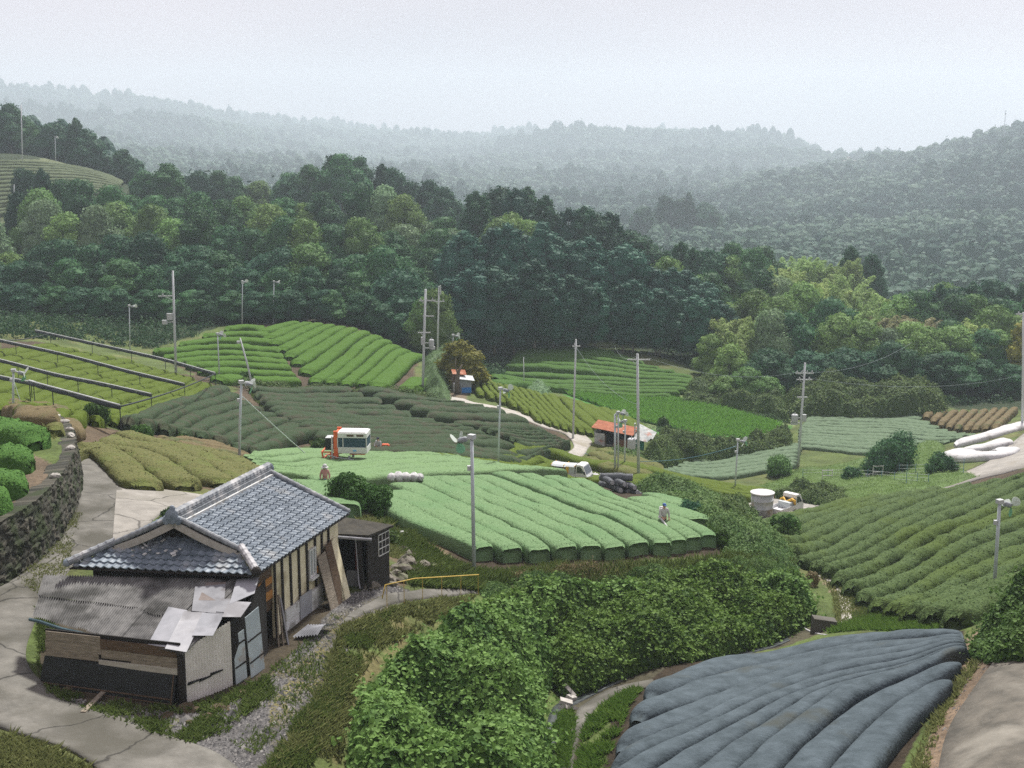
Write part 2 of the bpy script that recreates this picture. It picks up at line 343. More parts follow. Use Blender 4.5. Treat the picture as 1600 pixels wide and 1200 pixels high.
# ------------------------------------------------------------------ ground
HAZE_MIN = -80.0
def ground_material():
    m = bpy.data.materials.new('ground_cover'); m.use_nodes = True; nt = m.node_tree; N = nt.nodes; L = nt.links
    p = N['Principled BSDF']; p.inputs['Roughness'].default_value = .9; p.inputs['Specular IOR Level'].default_value = .15
    at_ = N.new('ShaderNodeAttribute'); at_.attribute_name = 'tone'; geo = N.new('ShaderNodeNewGeometry')
    n1 = N.new('ShaderNodeTexNoise'); n1.inputs['Scale'].default_value = 5; n1.inputs['Detail'].default_value = 8; n1.inputs['Roughness'].default_value = .7
    n2 = N.new('ShaderNodeTexNoise'); n2.inputs['Scale'].default_value = .35; n2.inputs['Detail'].default_value = 6
    for n in (n1, n2): L.new(geo.outputs['Position'], n.inputs['Vector'])
    mr = N.new('ShaderNodeMapRange'); mr.inputs[1].default_value = .3; mr.inputs[2].default_value = .7; mr.inputs[3].default_value = .55; mr.inputs[4].default_value = 1.5
    L.new(n1.outputs['Fac'], mr.inputs[0])
    mr2 = N.new('ShaderNodeMapRange'); mr2.inputs[1].default_value = .35; mr2.inputs[2].default_value = .65; mr2.inputs[3].default_value = .75; mr2.inputs[4].default_value = 1.25
    L.new(n2.outputs['Fac'], mr2.inputs[0])
    mm = N.new('ShaderNodeMath'); mm.operation = 'MULTIPLY'; L.new(mr.outputs[0], mm.inputs[0]); L.new(mr2.outputs[0], mm.inputs[1])
    vm = N.new('ShaderNodeVectorMath'); vm.operation = 'SCALE'; L.new(at_.outputs['Color'], vm.inputs[0]); L.new(mm.outputs[0], vm.inputs['Scale'])
    L.new(vm.outputs[0], p.inputs['Base Color'])
    bp = N.new('ShaderNodeBump'); bp.inputs['Strength'].default_value = .6; bp.inputs['Distance'].default_value = .12
    L.new(n1.outputs['Fac'], bp.inputs['Height']); L.new(bp.outputs[0], p.inputs['Normal'])
    return m
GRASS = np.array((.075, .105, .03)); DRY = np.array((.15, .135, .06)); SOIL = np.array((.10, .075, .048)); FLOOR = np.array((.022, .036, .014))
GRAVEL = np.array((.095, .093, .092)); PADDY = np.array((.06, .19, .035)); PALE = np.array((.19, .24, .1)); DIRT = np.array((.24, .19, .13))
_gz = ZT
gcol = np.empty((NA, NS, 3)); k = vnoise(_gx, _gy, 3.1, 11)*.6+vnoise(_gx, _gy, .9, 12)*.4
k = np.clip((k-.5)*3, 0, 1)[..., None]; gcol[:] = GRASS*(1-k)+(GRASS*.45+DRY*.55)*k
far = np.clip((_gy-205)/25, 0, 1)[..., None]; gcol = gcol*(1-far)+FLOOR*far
def paint(px, color, amt=1.0, noise=0, h=0.0, world=None):
    P = ats(px, h) if world is None else np.asarray(world)
    x0, y0 = P[:, :2].min(0); x1, y1 = P[:, :2].max(0)
    m = (_gx >= x0) & (_gx <= x1) & (_gy >= y0) & (_gy <= y1)
    if not m.any(): return
    ins = inpoly(_gx[m], _gy[m], P).astype(float)*amt
    if noise: ins = ins*np.clip((vnoise(_gx[m], _gy[m], noise, 21)*.7+vnoise(_gx[m], _gy[m], noise*.3, 22)*.3-.3)*4, 0, 1)
    gcol[m] = gcol[m]*(1-ins[:, None])+np.asarray(color)*ins[:, None]
# soil under the tea, forest floor, paddies, yard
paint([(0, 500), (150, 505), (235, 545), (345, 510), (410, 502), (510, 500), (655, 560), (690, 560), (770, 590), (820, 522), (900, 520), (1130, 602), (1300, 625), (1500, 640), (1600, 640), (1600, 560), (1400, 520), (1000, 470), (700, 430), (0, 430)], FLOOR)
paint([(400, 600), (200, 655), (250, 700), (385, 705), (520, 695), (890, 700), (890, 685), (700, 622), (560, 604)], SOIL*.8)
paint([(235, 550), (410, 503), (515, 500), (655, 560), (645, 612), (330, 600)], SOIL*.7)
paint([(0, 535), (60, 533), (330, 592), (180, 662), (0, 630)], SOIL*.7)
paint([(10, 615), (110, 640), (130, 662), (60, 655), (0, 640)], SOIL)
paint([(585, 800), (740, 890), (1125, 870), (1090, 790), (1000, 758), (590, 745)], SOIL*.5)
paint([(105, 655), (215, 680), (395, 715), (400, 770), (215, 765), (90, 675)], SOIL)
paint([(1230, 815), (1500, 745), (1700, 735), (1700, 960), (1395, 955), (1290, 895), (1250, 870)], SOIL*.6)
paint([(880, 615), (1050, 624), (1150, 640), (1240, 668), (1215, 690), (1060, 690), (990, 668)], PADDY)
paint([(930, 640), (1000, 652), (1100, 680), (1140, 690), (1120, 692), (1060, 682), (980, 660)], PALE)
paint([(1050, 617), (1130, 628), (1240, 660), (1240, 668), (1130, 640), (1050, 625)], PALE*.8)
paint([(0, 255), (60, 250), (195, 282), (100, 330), (0, 350)], (.1, .12, .06))
paint([(-200, 640), (40, 655), (85, 690), (60, 760), (20, 830), (-200, 900)], (.115, .088, .06), h=1.5)
paint([(250, 1150), (290, 1122), (420, 1060), (540, 930), (620, 915), (660, 930), (570, 965), (520, 1060), (455, 1200), (400, 1250), (330, 1195)], GRAVEL)
paint([(400, 1060), (440, 1000), (540, 950), (600, 930), (560, 965), (500, 1010), (440, 1080), (380, 1120)], DRY*.7, .8, noise=1.0)
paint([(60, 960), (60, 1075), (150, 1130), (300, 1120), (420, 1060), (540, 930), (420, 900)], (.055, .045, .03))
paint([(420, 1100), (500, 1000), (560, 950), (690, 950), (640, 1000), (560, 1080), (520, 1230), (420, 1230)], DRY*.9, noise=.8)
paint([(620, 820), (590, 880), (600, 915), (720, 915), (700, 860), (640, 830)], SOIL*1.1, noise=1.0)
paint([(1430, 1220), (1470, 1100), (1520, 990), (1700, 930), (1700, 1220)], (.17, .125, .085))
paint([(1300, 985), (1390, 955), (1510, 945), (1515, 985), (1420, 990)], (.11, .17, .04))
paint([(960, 1100), (1090, 1010), (1500, 975), (1510, 1010), (1390, 1230), (940, 1230)], SOIL*.35)
paint([(870, 1220), (860, 1150), (880, 1090), (960, 1058), (1210, 995), (1290, 975), (1300, 985), (1080, 1020), (1000, 1075), (930, 1095), (895, 1220)], (.06, .055, .035))
paint([(1265, 885), (1300, 885), (1350, 905), (1390, 955), (1395, 970), (1320, 985), (1310, 940)], DIRT*.9, noise=.7)
paint([(1150, 770), (1300, 770), (1340, 785), (1260, 812), (1150, 815)], DIRT)
paint([(680, 560), (740, 570), (730, 625), (690, 620)], DIRT*.6, noise=2)
_idx = np.arange(NA*NS).reshape(NA, NS)
_quad = np.stack([_idx[:-1, :-1], _idx[1:, :-1], _idx[1:, 1:], _idx[:-1, 1:]], -1).reshape(-1, 4)
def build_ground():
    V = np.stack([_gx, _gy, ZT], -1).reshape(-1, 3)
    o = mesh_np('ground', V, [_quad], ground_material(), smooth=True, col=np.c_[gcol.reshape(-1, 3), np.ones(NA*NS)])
    tag(o, kind='structure')
def ribbon(name, e1, e2, mt, dz=.05, n=90, m=7, kind='structure', world=False, drop=.25):
    P = resample(e1 if world else ats(e1), n); Q = resample(e2 if world else ats(e2), n); t = np.linspace(0, 1, m)[None, :, None]
    V = P[:, None]*(1-t)+Q[:, None]*t
    V[..., 2] = H(V[..., 0], V[..., 1])
    sm = V[..., 2].copy()
    for _ in range(4): sm[1:-1] = (sm[:-2]+sm[1:-1]*2+sm[2:])/4
    sm = sm.mean(1, keepdims=True)*.0+sm
    V[..., 2] = np.maximum(sm, V[..., 2])+dz
    lo = V[:, [0, -1]].copy(); lo[..., 2] -= drop
    V = np.concatenate([lo[:, :1], V, lo[:, 1:]], 1); m += 2
    i = np.arange(n*m).reshape(n, m); F = np.stack([i[:-1, :-1], i[1:, :-1], i[1:, 1:], i[:-1, 1:]], -1).reshape(-1, 4)
    return tag(mesh_np(name, V.reshape(-1, 3), [F], mt, smooth=True), kind=kind)
build_ground()
M_conc = mat('weathered_concrete', (.095, .092, .08), (.185, .178, .158), scale=1.1, rough=.9, bump=.3, bscale=14, crack=.22, c3=(.075, .072, .058), c3scale=.3, c3lo=.47, detail=9)
M_conc2 = mat('pale_road', (.30, .285, .255), (.42, .40, .365), scale=1.6, rough=.9, bump=.3, bscale=10, c3=(.26, .24, .19), c3scale=.5)
M_dirtroad = mat('dirt_track', (.27, .24, .20), (.40, .36, .30), scale=2.2, rough=.95, bump=.5, bscale=9)
ribbon('concrete_road', [(190, 1240), (120, 1180), (0, 1138), (-180, 1060), (-190, 985), (-70, 950), (0, 918), (62, 880), (98, 833), (123, 778), (118, 735), (104, 700), (92, 683)],
       [(420, 1240), (330, 1175), (210, 1132), (85, 1085), (42, 1035), (50, 985), (80, 935), (112, 888), (185, 845), (195, 800), (182, 752), (138, 712), (104, 688)], M_conc, .07, 160, 13)
ribbon('concrete_apron', [(184, 754), (240, 765), (320, 776), (420, 790)], [(176, 850), (225, 825), (262, 802), (420, 820)], mat('pale_apron', (.20, .19, .17), (.30, .285, .255), scale=1.3, rough=.9, bump=.3, bscale=12, crack=.25, c3=(.2, .19, .16), c3scale=.4), .085, 40, 9)
ribbon('valley_road', [(686, 621), (700, 621), (760, 633), (840, 655), (890, 667), (924, 690), (918, 702), (905, 725)],
       [(682, 625), (696, 626), (760, 642), (838, 665), (882, 679), (896, 695), (888, 708), (870, 722)], M_conc2, .1, 90, 7)
ribbon('farm_road', [(1660, 640), (1600, 678), (1560, 715), (1500, 741), (1400, 769), (1320, 774), (1240, 772), (1150, 772)],
       [(1700, 690), (1620, 705), (1580, 737), (1500, 759), (1420, 781), (1340, 792), (1240, 806), (1150, 812)], mat('grey_road', (.22, .21, .19), (.33, .315, .285), scale=1.2, rough=.92, bump=.3, c3=(.2, .18, .14), c3scale=.3), .1, 90, 7)
ribbon('side_road', [(1455, 1260), (1490, 1125), (1545, 1045), (1620, 990), (1690, 955)], [(1700, 1260), (1690, 1120), (1700, 1050), (1720, 1010), (1750, 970)],
       mat('worn_road', (.07, .066, .055), (.14, .128, .106), scale=1.6, rough=.93, bump=.3, c3=(.25, .235, .20), c3scale=.3, c3lo=.56), .06, 60, 9)
ribbon('garden_path', [(545, 962), (600, 932), (660, 922), (745, 921)], [(530, 978), (610, 945), (670, 935), (748, 929)], M_conc, .05, 40, 5)
ribbon('dirt_track', [(1262, 891), (1300, 905), (1326, 935), (1332, 978)], [(1268, 896), (1292, 908), (1311, 940), (1315, 985)][::1], M_conc2, .05, 40, 4)
ribbon('dirt_track', [(1285, 888), (1330, 900), (1370, 930), (1388, 968)], [(1280, 892), (1318, 905), (1355, 935), (1372, 972)], M_dirtroad, .05, 40, 4)
ribbon('stream_path', [(872, 1230), (890, 1150), (915, 1100), (955, 1078), (1020, 1063)], [(892, 1230), (905, 1155), (930, 1108), (962, 1088), (1025, 1072)], M_conc, .05, 50, 4)
ribbon('paddy_field', [(882, 614), (960, 616), (1050, 626), (1130, 641), (1215, 663)], [(985, 655), (1040, 668), (1110, 684), (1170, 688), (1222, 675)], mat('rice', (.075, .22, .04), (.11, .28, .06), scale=3, rough=.8, bump=.8, bscale=9, c3=(.04, .14, .03), c3scale=.12), .35, 60, 30)
# grey gully water at the foot of the bank
ribbon('stream', [(838, 1240), (850, 1160), (872, 1100), (950, 1063), (1100, 1023), (1230, 996)], [(862, 1240), (868, 1165), (885, 1108), (960, 1070), (1105, 1029), (1235, 1001)],
       mat('stream_bed', (.035, .045, .045), (.09, .1, .1), scale=2, rough=.25), .03, 60, 4)

# ------------------------------------------------------------------ tea rows
def cards(P, N, size, jit=.5, aspect=.55, fold=.0):
    """leaf-shaped rhombi at P facing roughly N"""
    n = len(P); N = N+rng.normal(scale=jit, size=(n, 3)); N /= np.linalg.norm(N, axis=1)[:, None]+1e-9
    t = rng.normal(size=(n, 3)); t -= (t*N).sum(1)[:, None]*N; t /= np.linalg.norm(t, axis=1)[:, None]+1e-9
    b = np.cross(N, t); s = (np.broadcast_to(size, (n,))*rng.uniform(.5, 1.55, n))[:, None]
    V = np.stack([P-t*s*.5, P+b*s*aspect*.5+N*s*fold, P+t*s*.5, P-b*s*aspect*.5+N*s*fold], 1)
    F = np.arange(n*4).reshape(n, 4)
    return V.reshape(-1, 3), F
def tea_row(name, pts, w, h, mt, leaf=0, leafsize=.08, rough=.03, cap=.5, sink=.25, K=13, expo=3.6, stepk=.0022, smooth_cloth=False, endw=.5):
    pts = np.asarray(pts, float); d = np.hypot(pts[:, 0], pts[:, 1]).mean()
    w = np.broadcast_to(w, (len(pts),)); PW = np.c_[pts[:, :2], w]
    seg = np.hypot(*np.diff(pts[:, :2], axis=0).T).sum()
    step = max(.14, d*stepk); n = int(min(260, max(8, seg/step)))
    Q = resample(PW, n); Q[:, 2] = np.clip(Q[:, 2], .3, 4)
    T = np.gradient(Q[:, :2], axis=0); T /= np.linalg.norm(T, axis=1)[:, None]+1e-9; S = np.c_[T[:, 1], -T[:, 0]]
    al = np.r_[0, np.cumsum(np.hypot(*np.diff(Q[:, :2], axis=0).T))]
    e = np.minimum(al, al[-1]-al)/cap; e = np.clip(e, 0, 1); e = np.sqrt(1-(1-e)**2)*.93+.07
    ph = np.linspace(math.pi, 0, K); cx = np.sign(np.cos(ph))*np.abs(np.cos(ph))**(2/expo); cz = np.abs(np.sin(ph))**(2/expo)
    cx = np.r_[-.86, cx, .86]; cz = np.r_[-sink/h, cz, -sink/h]; K += 2
    lat = cx[None]*(Q[:, 2]/2*(endw+(1-endw)*e))[:, None]
    X = Q[:, 0:1]+S[:, 0:1]*lat; Y = Q[:, 1:2]+S[:, 1:2]*lat
    g = H(Q[:, 0], Q[:, 1])[:, None]*.35+H(X, Y)*.65
    nn = (vnoise(X+cz*3, Y, .55, 31)-.5)*rough*3+(vnoise(X, Y+cz*2, 2.3, 32)-.5)*rough*4+(0 if smooth_cloth else rng.normal(scale=rough*.8, size=X.shape))
    Z = g+np.where(cz[None] > 0, h*(endw+(1-endw)*e)[:, None]*cz[None], cz[None]*h)
    up = np.clip(cz, 0, 1)[None]
    X = X+S[:, 0:1]*cx[None]*nn*.6; Y = Y+S[:, 1:2]*cx[None]*nn*.6; Z = Z+nn*up
    V = np.stack([X, Y, Z], -1)
    i = np.arange(n*K).reshape(n, K); F = np.stack([i[:-1, :-1], i[1:, :-1], i[1:, 1:], i[:-1, 1:]], -1).reshape(-1, 4)
    c0 = V[0].mean(0); c1 = V[-1].mean(0)
    T1 = np.stack([i[0], np.roll(i[0], 1), np.full(K, n*K)], -1); T2 = np.stack([np.roll(i[-1], 1), i[-1], np.full(K, n*K+1)], -1)
    VV = np.vstack([V.reshape(-1, 3), c0, c1]); FF = [F, np.vstack([T1, T2])]
    if leaf:
        m = int(leaf*al[-1]*Q[:, 2].mean()*1.25)
        a = rng.integers(0, n-1, m); b = rng.integers(2, K-3, m); fa = rng.random(m)[:, None]; fb = rng.random(m)[:, None]
        P = (V[a, b]*(1-fa)+V[a+1, b]*fa)*(1-fb)+(V[a, b+1]*(1-fa)+V[a+1, b+1]*fa)*fb
        Nn = np.c_[S[a]*cx[b][:, None]*.7, np.full(m, 1.0)]
        P[:, 2] += rng.uniform(0, leafsize*.3, m)
        LV, LF = cards(P, Nn, leafsize, .38)
        FF[0] = np.vstack([FF[0], LF+len(VV)]); VV = np.vstack([VV, LV])
    loc = np.array([Q[n//2, 0], Q[n//2, 1], H(Q[n//2, 0], Q[n//2, 1])])
    return mesh_np(name, VV, FF, mt, smooth=True, loc=loc)
def field(guides, steps, h, mt, label, group, name='tea_hedge', ratio=.9, cat='tea hedge', cuts=None, cutlabels=None, wmax=2.6, hoff=None, n=40, **kw):
    """rows interpolated on the ground between guide lines; label uses {o} for the row's ordinal"""
    G = [resample(ats(g, h if hoff is None else hoff), n) for g in guides]
    rows = []
    for gi in range(len(G)-1):
        for s in range(steps[gi]): rows.append(G[gi]*(1-s/steps[gi])+G[gi+1]*s/steps[gi])
    rows.append(G[-1]); A = np.array(rows); m = len(A)
    T = np.gradient(A, axis=1)[..., :2]; T /= np.linalg.norm(T, axis=-1)[..., None]+1e-9; Nn = np.stack([T[..., 1], -T[..., 0]], -1)
    gap = np.abs(((A[1:, :, :2]-A[:-1, :, :2])*(Nn[1:]+Nn[:-1])/2).sum(-1))
    W = np.empty((m, n)); W[0] = gap[0]; W[-1] = gap[-1]
    if m > 2: W[1:-1] = (gap[1:]+gap[:-1])/2
    W = np.minimum(W*ratio, wmax)
    out = []
    for r in range(m):
        segs = [(0, n)]
        if cuts is not None:
            c = cuts[0]+(cuts[1]-cuts[0])*r/(m-1); ci = int(c*(n-1)); segs = [(0, max(ci, 3)), (min(ci+1, n-4), n)]
        for si, (a, b) in enumerate(segs):
            o = tea_row(name, A[r, a:b], W[r, a:b], h*rng.uniform(.94, 1.06), mt, **kw)
            lb = label if cutlabels is None else cutlabels[si]
            tag(o, lb.format(o=ordinal(r+1)), cat, group); out.append(o)
    return out
def teamat(name, a, b, c=None, sc=9, bump=.9, cs=.4, lo=.55, tr=.12, cshift=None):
    return mat(name, a, b, scale=sc, rough=.75, bump=bump, bscale=14, c3=c, c3scale=cs, c3lo=lo, trans=tr, spec=.08)
T_fresh = teamat('fresh_tea', (.11, .20, .085), (.215, .335, .165), (.145, .255, .115), lo=.5)
T_fresh2 = teamat('fresh_tea_smooth', (.125, .22, .095), (.225, .34, .165), (.175, .285, .125), lo=.5)
T_olive = teamat('dark_tea', (.026, .052, .024), (.060, .09, .042), (.062, .066, .040), lo=.5, cs=.8)
T_mound = teamat('mound_tea', (.045, .11, .012), (.09, .185, .024), (.07, .145, .018), cs=.2)
T_lime = teamat('lime_tea', (.062, .10, .009), (.12, .168, .02), (.09, .132, .014), cs=.2)
T_deep = teamat('deep_tea', (.04, .10, .018), (.08, .165, .03), cs=.2)
T_brown = teamat('brown_tea', (.08, .10, .028), (.185, .18, .07), (.13, .155, .045), cs=.9, lo=.5)
T_slope = teamat('slope_tea', (.040, .074, .022), (.105, .155, .055), (.08, .122, .028), cs=.15, lo=.5, sc=7)
T_teal = teamat('low_tea', (.095, .15, .085), (.165, .23, .145), cs=.3, sc=3)
T_bushy = teamat('bright_bush_tea', (.036, .105, .018), (.10, .21, .045), cs=.5)
T_rust = teamat('rust_tea', (.12, .095, .05), (.20, .16, .085), (.10, .12, .05), cs=.5)

field([[(588, 778), (660, 815), (757, 858)], [(650, 748), (750, 792), (885, 858)], [(782, 741), (900, 787), (1035, 851)], [(900, 750), (1000, 793), (1108, 838)]], [3, 4, 3], .8, T_fresh,
      'pale green tea row behind the tall fan pole, {o} from the farmhouse side', 'rows of the pale green field', ratio=.97, leaf=36, leafsize=.065, hoff=.6, rough=.011, expo=6, endw=.86, cap=.25)
field([[(1000, 778), (1045, 795), (1094, 812)], [(1022, 774), (1048, 783), (1074, 794)]], [1], .8, T_fresh, 'short pale green tea row beside the blue capped man, {o} from him', 'short rows by the blower man', ratio=.97, leaf=36, leafsize=.065, hoff=.6, rough=.011, expo=6, endw=.86, cap=.25)
field([[(472, 754), (500, 768), (540, 790)], [(520, 744), (560, 760), (600, 778)]], [2], .8, T_fresh, 'short pale green tea row behind the round tree, {o} from the tiled roof', 'short rows behind the round tree', ratio=.97, leaf=22, hoff=.6, rough=.011, expo=6, endw=.86, cap=.25)
field([[(425, 740), (560, 747), (690, 737), (770, 735), (880, 737)], [(385, 716), (480, 706), (560, 703), (640, 705), (690, 709)]], [6], .8, T_fresh2,
      'smooth pale green tea row around the harvester, {o} from the front edge', 'rows of the harvester field', ratio=.99, leaf=20, leafsize=.07, hoff=.6, rough=.011, expo=6, endw=.86, cap=.25)
field([[(705, 722), (790, 728), (880, 735), (1000, 752), (1100, 762), (1187, 777)], [(650, 703), (760, 706), (880, 708), (930, 722), (1040, 738), (1200, 766)]], [4], .75, T_lime,
      'yellow green tea row behind the canopy truck, {o} from the truck', 'rows of the strip behind the truck', ratio=.99, hoff=.6, rough=.02, leaf=10)
field([[(915, 714), (960, 730), (1012, 741)], [(940, 700), (985, 716), (1035, 731)]], [2], .7, T_brown, 'brownish tea row below the rusty shed, {o} from the road end', 'rows below the rusty shed', ratio=.95, hoff=.5)
# dark olive fields in the middle
OL = 'dark olive tea row {o} from the top, '
field([[(392, 602), (540, 605), (700, 625)], [(430, 641), (600, 650), (740, 659), (852, 671)], [(505, 682), (650, 687), (800, 690), (890, 687)], [(530, 698), (700, 702), (860, 700)]], [5, 6, 2], .95, T_olive,
      '', 'rows of the dark olive field', cuts=(.5, .62), cutlabels=[OL+'half towards the farmhouse fan', OL+'half towards the pale road'], ratio=.93, wmax=3)
field([[(197, 652), (270, 628), (348, 602)], [(395, 698), (440, 681), (484, 668)]], [7], .95, T_olive, 'dark olive slanting tea row, {o} from the net frames', 'slanting dark olive rows', ratio=.9)
field([[(248, 682), (320, 688), (372, 697)], [(262, 694), (330, 707), (384, 717)]], [3], .5, T_rust, 'low reddish tea row behind the brownish field, {o} from the olive rows', 'low reddish rows', ratio=.95)
# mounds
field([[(410, 517), (440, 507), (466, 501)], [(464, 563), (505, 538), (553, 511)], [(492, 591), (540, 557), (592, 523)], [(590, 598), (620, 572), (653, 551)], [(638, 604), (648, 596), (655, 588)]], [5, 2, 4, 1], .85, T_mound,
      'bright green tea row running up the mound, {o} from the middle seam', 'rows running up the bright mound', ratio=.88)
field([[(352, 511), (390, 508), (408, 510)], [(240, 545), (340, 538), (438, 544)], [(340, 587), (400, 588), (468, 589)]], [3, 5], .85, T_mound,
      'bright green contour row on the flatter half of the mound, {o} from its top', 'contour rows of the bright mound', ratio=.88)
field([[(772, 594), (900, 607), (1050, 615)], [(790, 568), (900, 574), (1030, 588), (1108, 598)], [(812, 535), (880, 534), (960, 550)], [(828, 525), (870, 525), (905, 532)]], [5, 6, 1], .9, T_deep,
      'deep green contour row on the small mound, {o} up from the paddy', 'contour rows of the deep green mound', ratio=.82)
field([[(733, 580), (742, 594), (752, 612)], [(790, 600), (812, 622), (842, 652)], [(860, 614), (890, 645), (922, 672)], [(960, 640), (1000, 662), (1025, 683)]], [5, 6, 5], .75, T_lime,
      'yellow green tea row between road and paddy, {o} from the tin hut', 'rows beside the curving road', ratio=.93)
# under the net frames
field([[(-60, 560), (20, 548), (85, 538)], [(-60, 612), (80, 582), (200, 562)], [(40, 637), (160, 606), (272, 583)], [(178, 655), (250, 634), (324, 600)]], [4, 4, 4], .75, T_lime,
      'yellow green tea row under the net frames, {o} from the wood', 'rows under the net frames', ratio=.93, hoff=.6)
field([[(86, 661), (150, 697), (226, 748)], [(190, 670), (290, 697), (402, 748)], [(260, 687), (330, 702), (412, 733)]], [3, 1], .65, T_brown,
      'brownish flat tea row beside the concrete lane, {o} from the lane', 'flat brownish rows by the lane', ratio=.96, endw=.45, cap=.6, leaf=22, leafsize=.09, wmax=4.2)
field([[(20, 622), (60, 630), (100, 640)], [(15, 632), (60, 642), (110, 652)]], [2], .7, T_rust, 'small brown tea row on bare soil below the net frames, {o} from the frames', 'small brown rows', ratio=.8)
field([[(-230, 768), (-60, 768), (20, 768)], [(-200, 735), (-60, 735), (42, 732)], [(-180, 703), (-60, 704), (50, 702)], [(-160, 645), (-40, 655), (52, 672)]], [1, 1, 1], 1.0, T_bushy,
      'lush bright green tea row above the stone wall, {o} from the lane', 'lush rows above the stone wall', ratio=.8, endw=.25, cap=.9, leaf=70, leafsize=.1, rough=.06, stepk=.003)
# right side
field([[(1040, 733), (1120, 742), (1172, 735), (1242, 723)], [(1085, 712), (1150, 703), (1200, 698), (1252, 692)]], [6], .5, T_teal, 'low grey green tea row beside the reed garden, {o} from the front', 'low grey green rows', ratio=.97)
field([[(1246, 694), (1320, 700), (1400, 706)], [(1248, 668), (1380, 672), (1520, 677)], [(1266, 645), (1360, 641), (1428, 643)]], [6, 7], .5, T_teal, 'low dull green row of the flat field, {o} from the leaning pole', 'rows of the flat dull field', ratio=1.0)
field([[(1462, 637), (1456, 641), (1448, 646)], [(1586, 635), (1574, 646), (1556, 664)]], [8], .9, T_rust, 'domed brown tea row at the edge of the wood, {o} from the flat field', 'domed brown rows', ratio=.85)
field([[(1190, 812), (1240, 799), (1330, 776)], [(1252, 864), (1400, 801), (1520, 758), (1565, 745)], [(1292, 881), (1450, 812), (1640, 731)], [(1395, 941), (1520, 889), (1680, 822)], [(1490, 951), (1560, 921), (1690, 866)]], [5, 2, 5, 3], .9, T_slope,
      'olive green tea row slanting down the slope, {o} from the farm road', 'rows of the olive slope', ratio=.82, expo=2.3, leaf=34, leafsize=.09, rough=.045)
# black netted and white netted rows
M_net = mat('black_shade_net', (.047, .063, .072), (.086, .111, .127), scale=1.6, rough=.95, bump=.4, bscale=9, detail=8, c3=(.060, .068, .062), c3scale=.5, c3lo=.6, spec=.12)
zz = lambda L_: [(900+.4375*x, 850+.4375*y) for x, y in L_]
NETS = field([zz([(270, 505), (600, 405), (1000, 327), (1385, 288)]), zz([(165, 690), (400, 590), (800, 435), (1395, 308)]), zz([(110, 850), (450, 655), (800, 500), (1400, 326)]), zz([(590, 840), (800, 645), (1000, 505), (1402, 340)]), zz([(930, 850), (1050, 700), (1170, 575), (1335, 447)])],
      [2, 2, 3, 2], .75, M_net, 'tea row under black shade net, {o} from the stream', 'black netted rows', name='netted_row', cat='netted tea row', ratio=.985, expo=3.4, rough=.008, sink=.1, endw=.3, smooth_cloth=True, cap=1.1, K=15, wmax=2.4)
M_white = mat('white_cover_cloth', (.44, .44, .445), (.56, .56, .56), scale=1.6, rough=.8, bump=.6, bscale=3.5, c3=(.36, .355, .34), c3scale=.7, c3lo=.56)
for lb, px in (('long white covered tea row reaching up to the road pole', [(1492, 690), (1540, 677), (1610, 658)]), ('short white covered tea row in the middle of the white cluster', [(1505, 699), (1540, 694), (1578, 684)]),
               ('pointed white covered tea row at the front of the white cluster', [(1486, 702), (1525, 708), (1560, 706), (1576, 696)])):
    P = resample(ats(px, .6), 30); tag(tea_row('covered_row', P, 2.6, .65, M_white, smooth_cloth=True, rough=.03, cap=1.0, sink=.2), lb, 'covered tea row', 'white covered rows')
# hilltop field
T_hill = teamat('hill_tea', (.065, .09, .042), (.115, .145, .08), sc=1.5, bump=.4)
field([[(-60, 332), (20, 328), (105, 318)], [(-60, 292), (90, 284), (188, 293)], [(-60, 256), (60, 252), (150, 266), (192, 282)]], [7, 7], .9, T_hill, 'grey green contour row on the hilltop field, {o} from its lower edge', 'rows of the hilltop field', ratio=.8, K=7)
# ------------------------------------------------------------------ trees
def leafmat(name, a, b, trans=.3, objr=.3):
    return mat(name, a, b, tone=True, rough=.65, trans=trans, objrand=objr, spec=.14)
L_broad = leafmat('broad_leaves', (.016, .075, .034), (.09, .215, .068))
L_light = leafmat('light_leaves', (.075, .165, .04), (.21, .34, .10))
L_dark = leafmat('dark_leaves', (.014, .066, .034), (.052, .14, .06))
L_con = leafmat('conifer_needles', (.009, .054, .038), (.036, .12, .068), trans=.12)
L_bam = leafmat('bamboo_leaves', (.20, .31, .085), (.42, .54, .23), trans=.42, objr=.18)
L_bam2 = leafmat('dry_bamboo_leaves', (.26, .26, .13), (.42, .41, .25), trans=.4)
L_yel = leafmat('yellow_leaves', (.14, .15, .02), (.28, .27, .045))
L_bush = leafmat('bush_leaves', (.03, .075, .015), (.075, .15, .03))
L_pale = leafmat('pale_leaves', (.11, .19, .09), (.22, .32, .17))
M_bark = mat('bark', (.09, .075, .055), (.16, .14, .11), scale=3, rough=.95, bump=.5)
M_bark2 = mat('pale_bark', (.20, .17, .13), (.30, .26, .21), scale=3, rough=.95)
def clump_cards(C, Rr, n, size, updn=.15, flat=.85, jit=.5):
    """leaf cards over the shells of several lumps; returns verts, faces, tone"""
    P = []; N = []; T = []
    for c, r in zip(C, Rr):
        m = max(6, int(n*r*r/np.mean(np.square(Rr)))); d = rng.normal(size=(m, 3)); d /= np.linalg.norm(d, axis=1)[:, None]
        d[:, 2] = np.where(d[:, 2] < -updn*3, -d[:, 2], d[:, 2])
        rad = r*rng.uniform(.72, 1.1, m)[:, None]*(1+.28*(vnoise(d[:, 0]*3+c[0], d[:, 1]*3+d[:, 2]*2, 1, 5)-.5))[:, None]
        P.append(np.array(c)+d*rad*np.array((1, 1, flat))); N.append(d); T.append(np.clip(rng.normal(.5, .2, m)+rng.normal(0, .16)+.12*d[:, 2]*0, 0, 1))
    V, F = cards(np.vstack(P), np.vstack(N), size, jit, .62); return V, F, np.repeat(np.concatenate(T), 4)
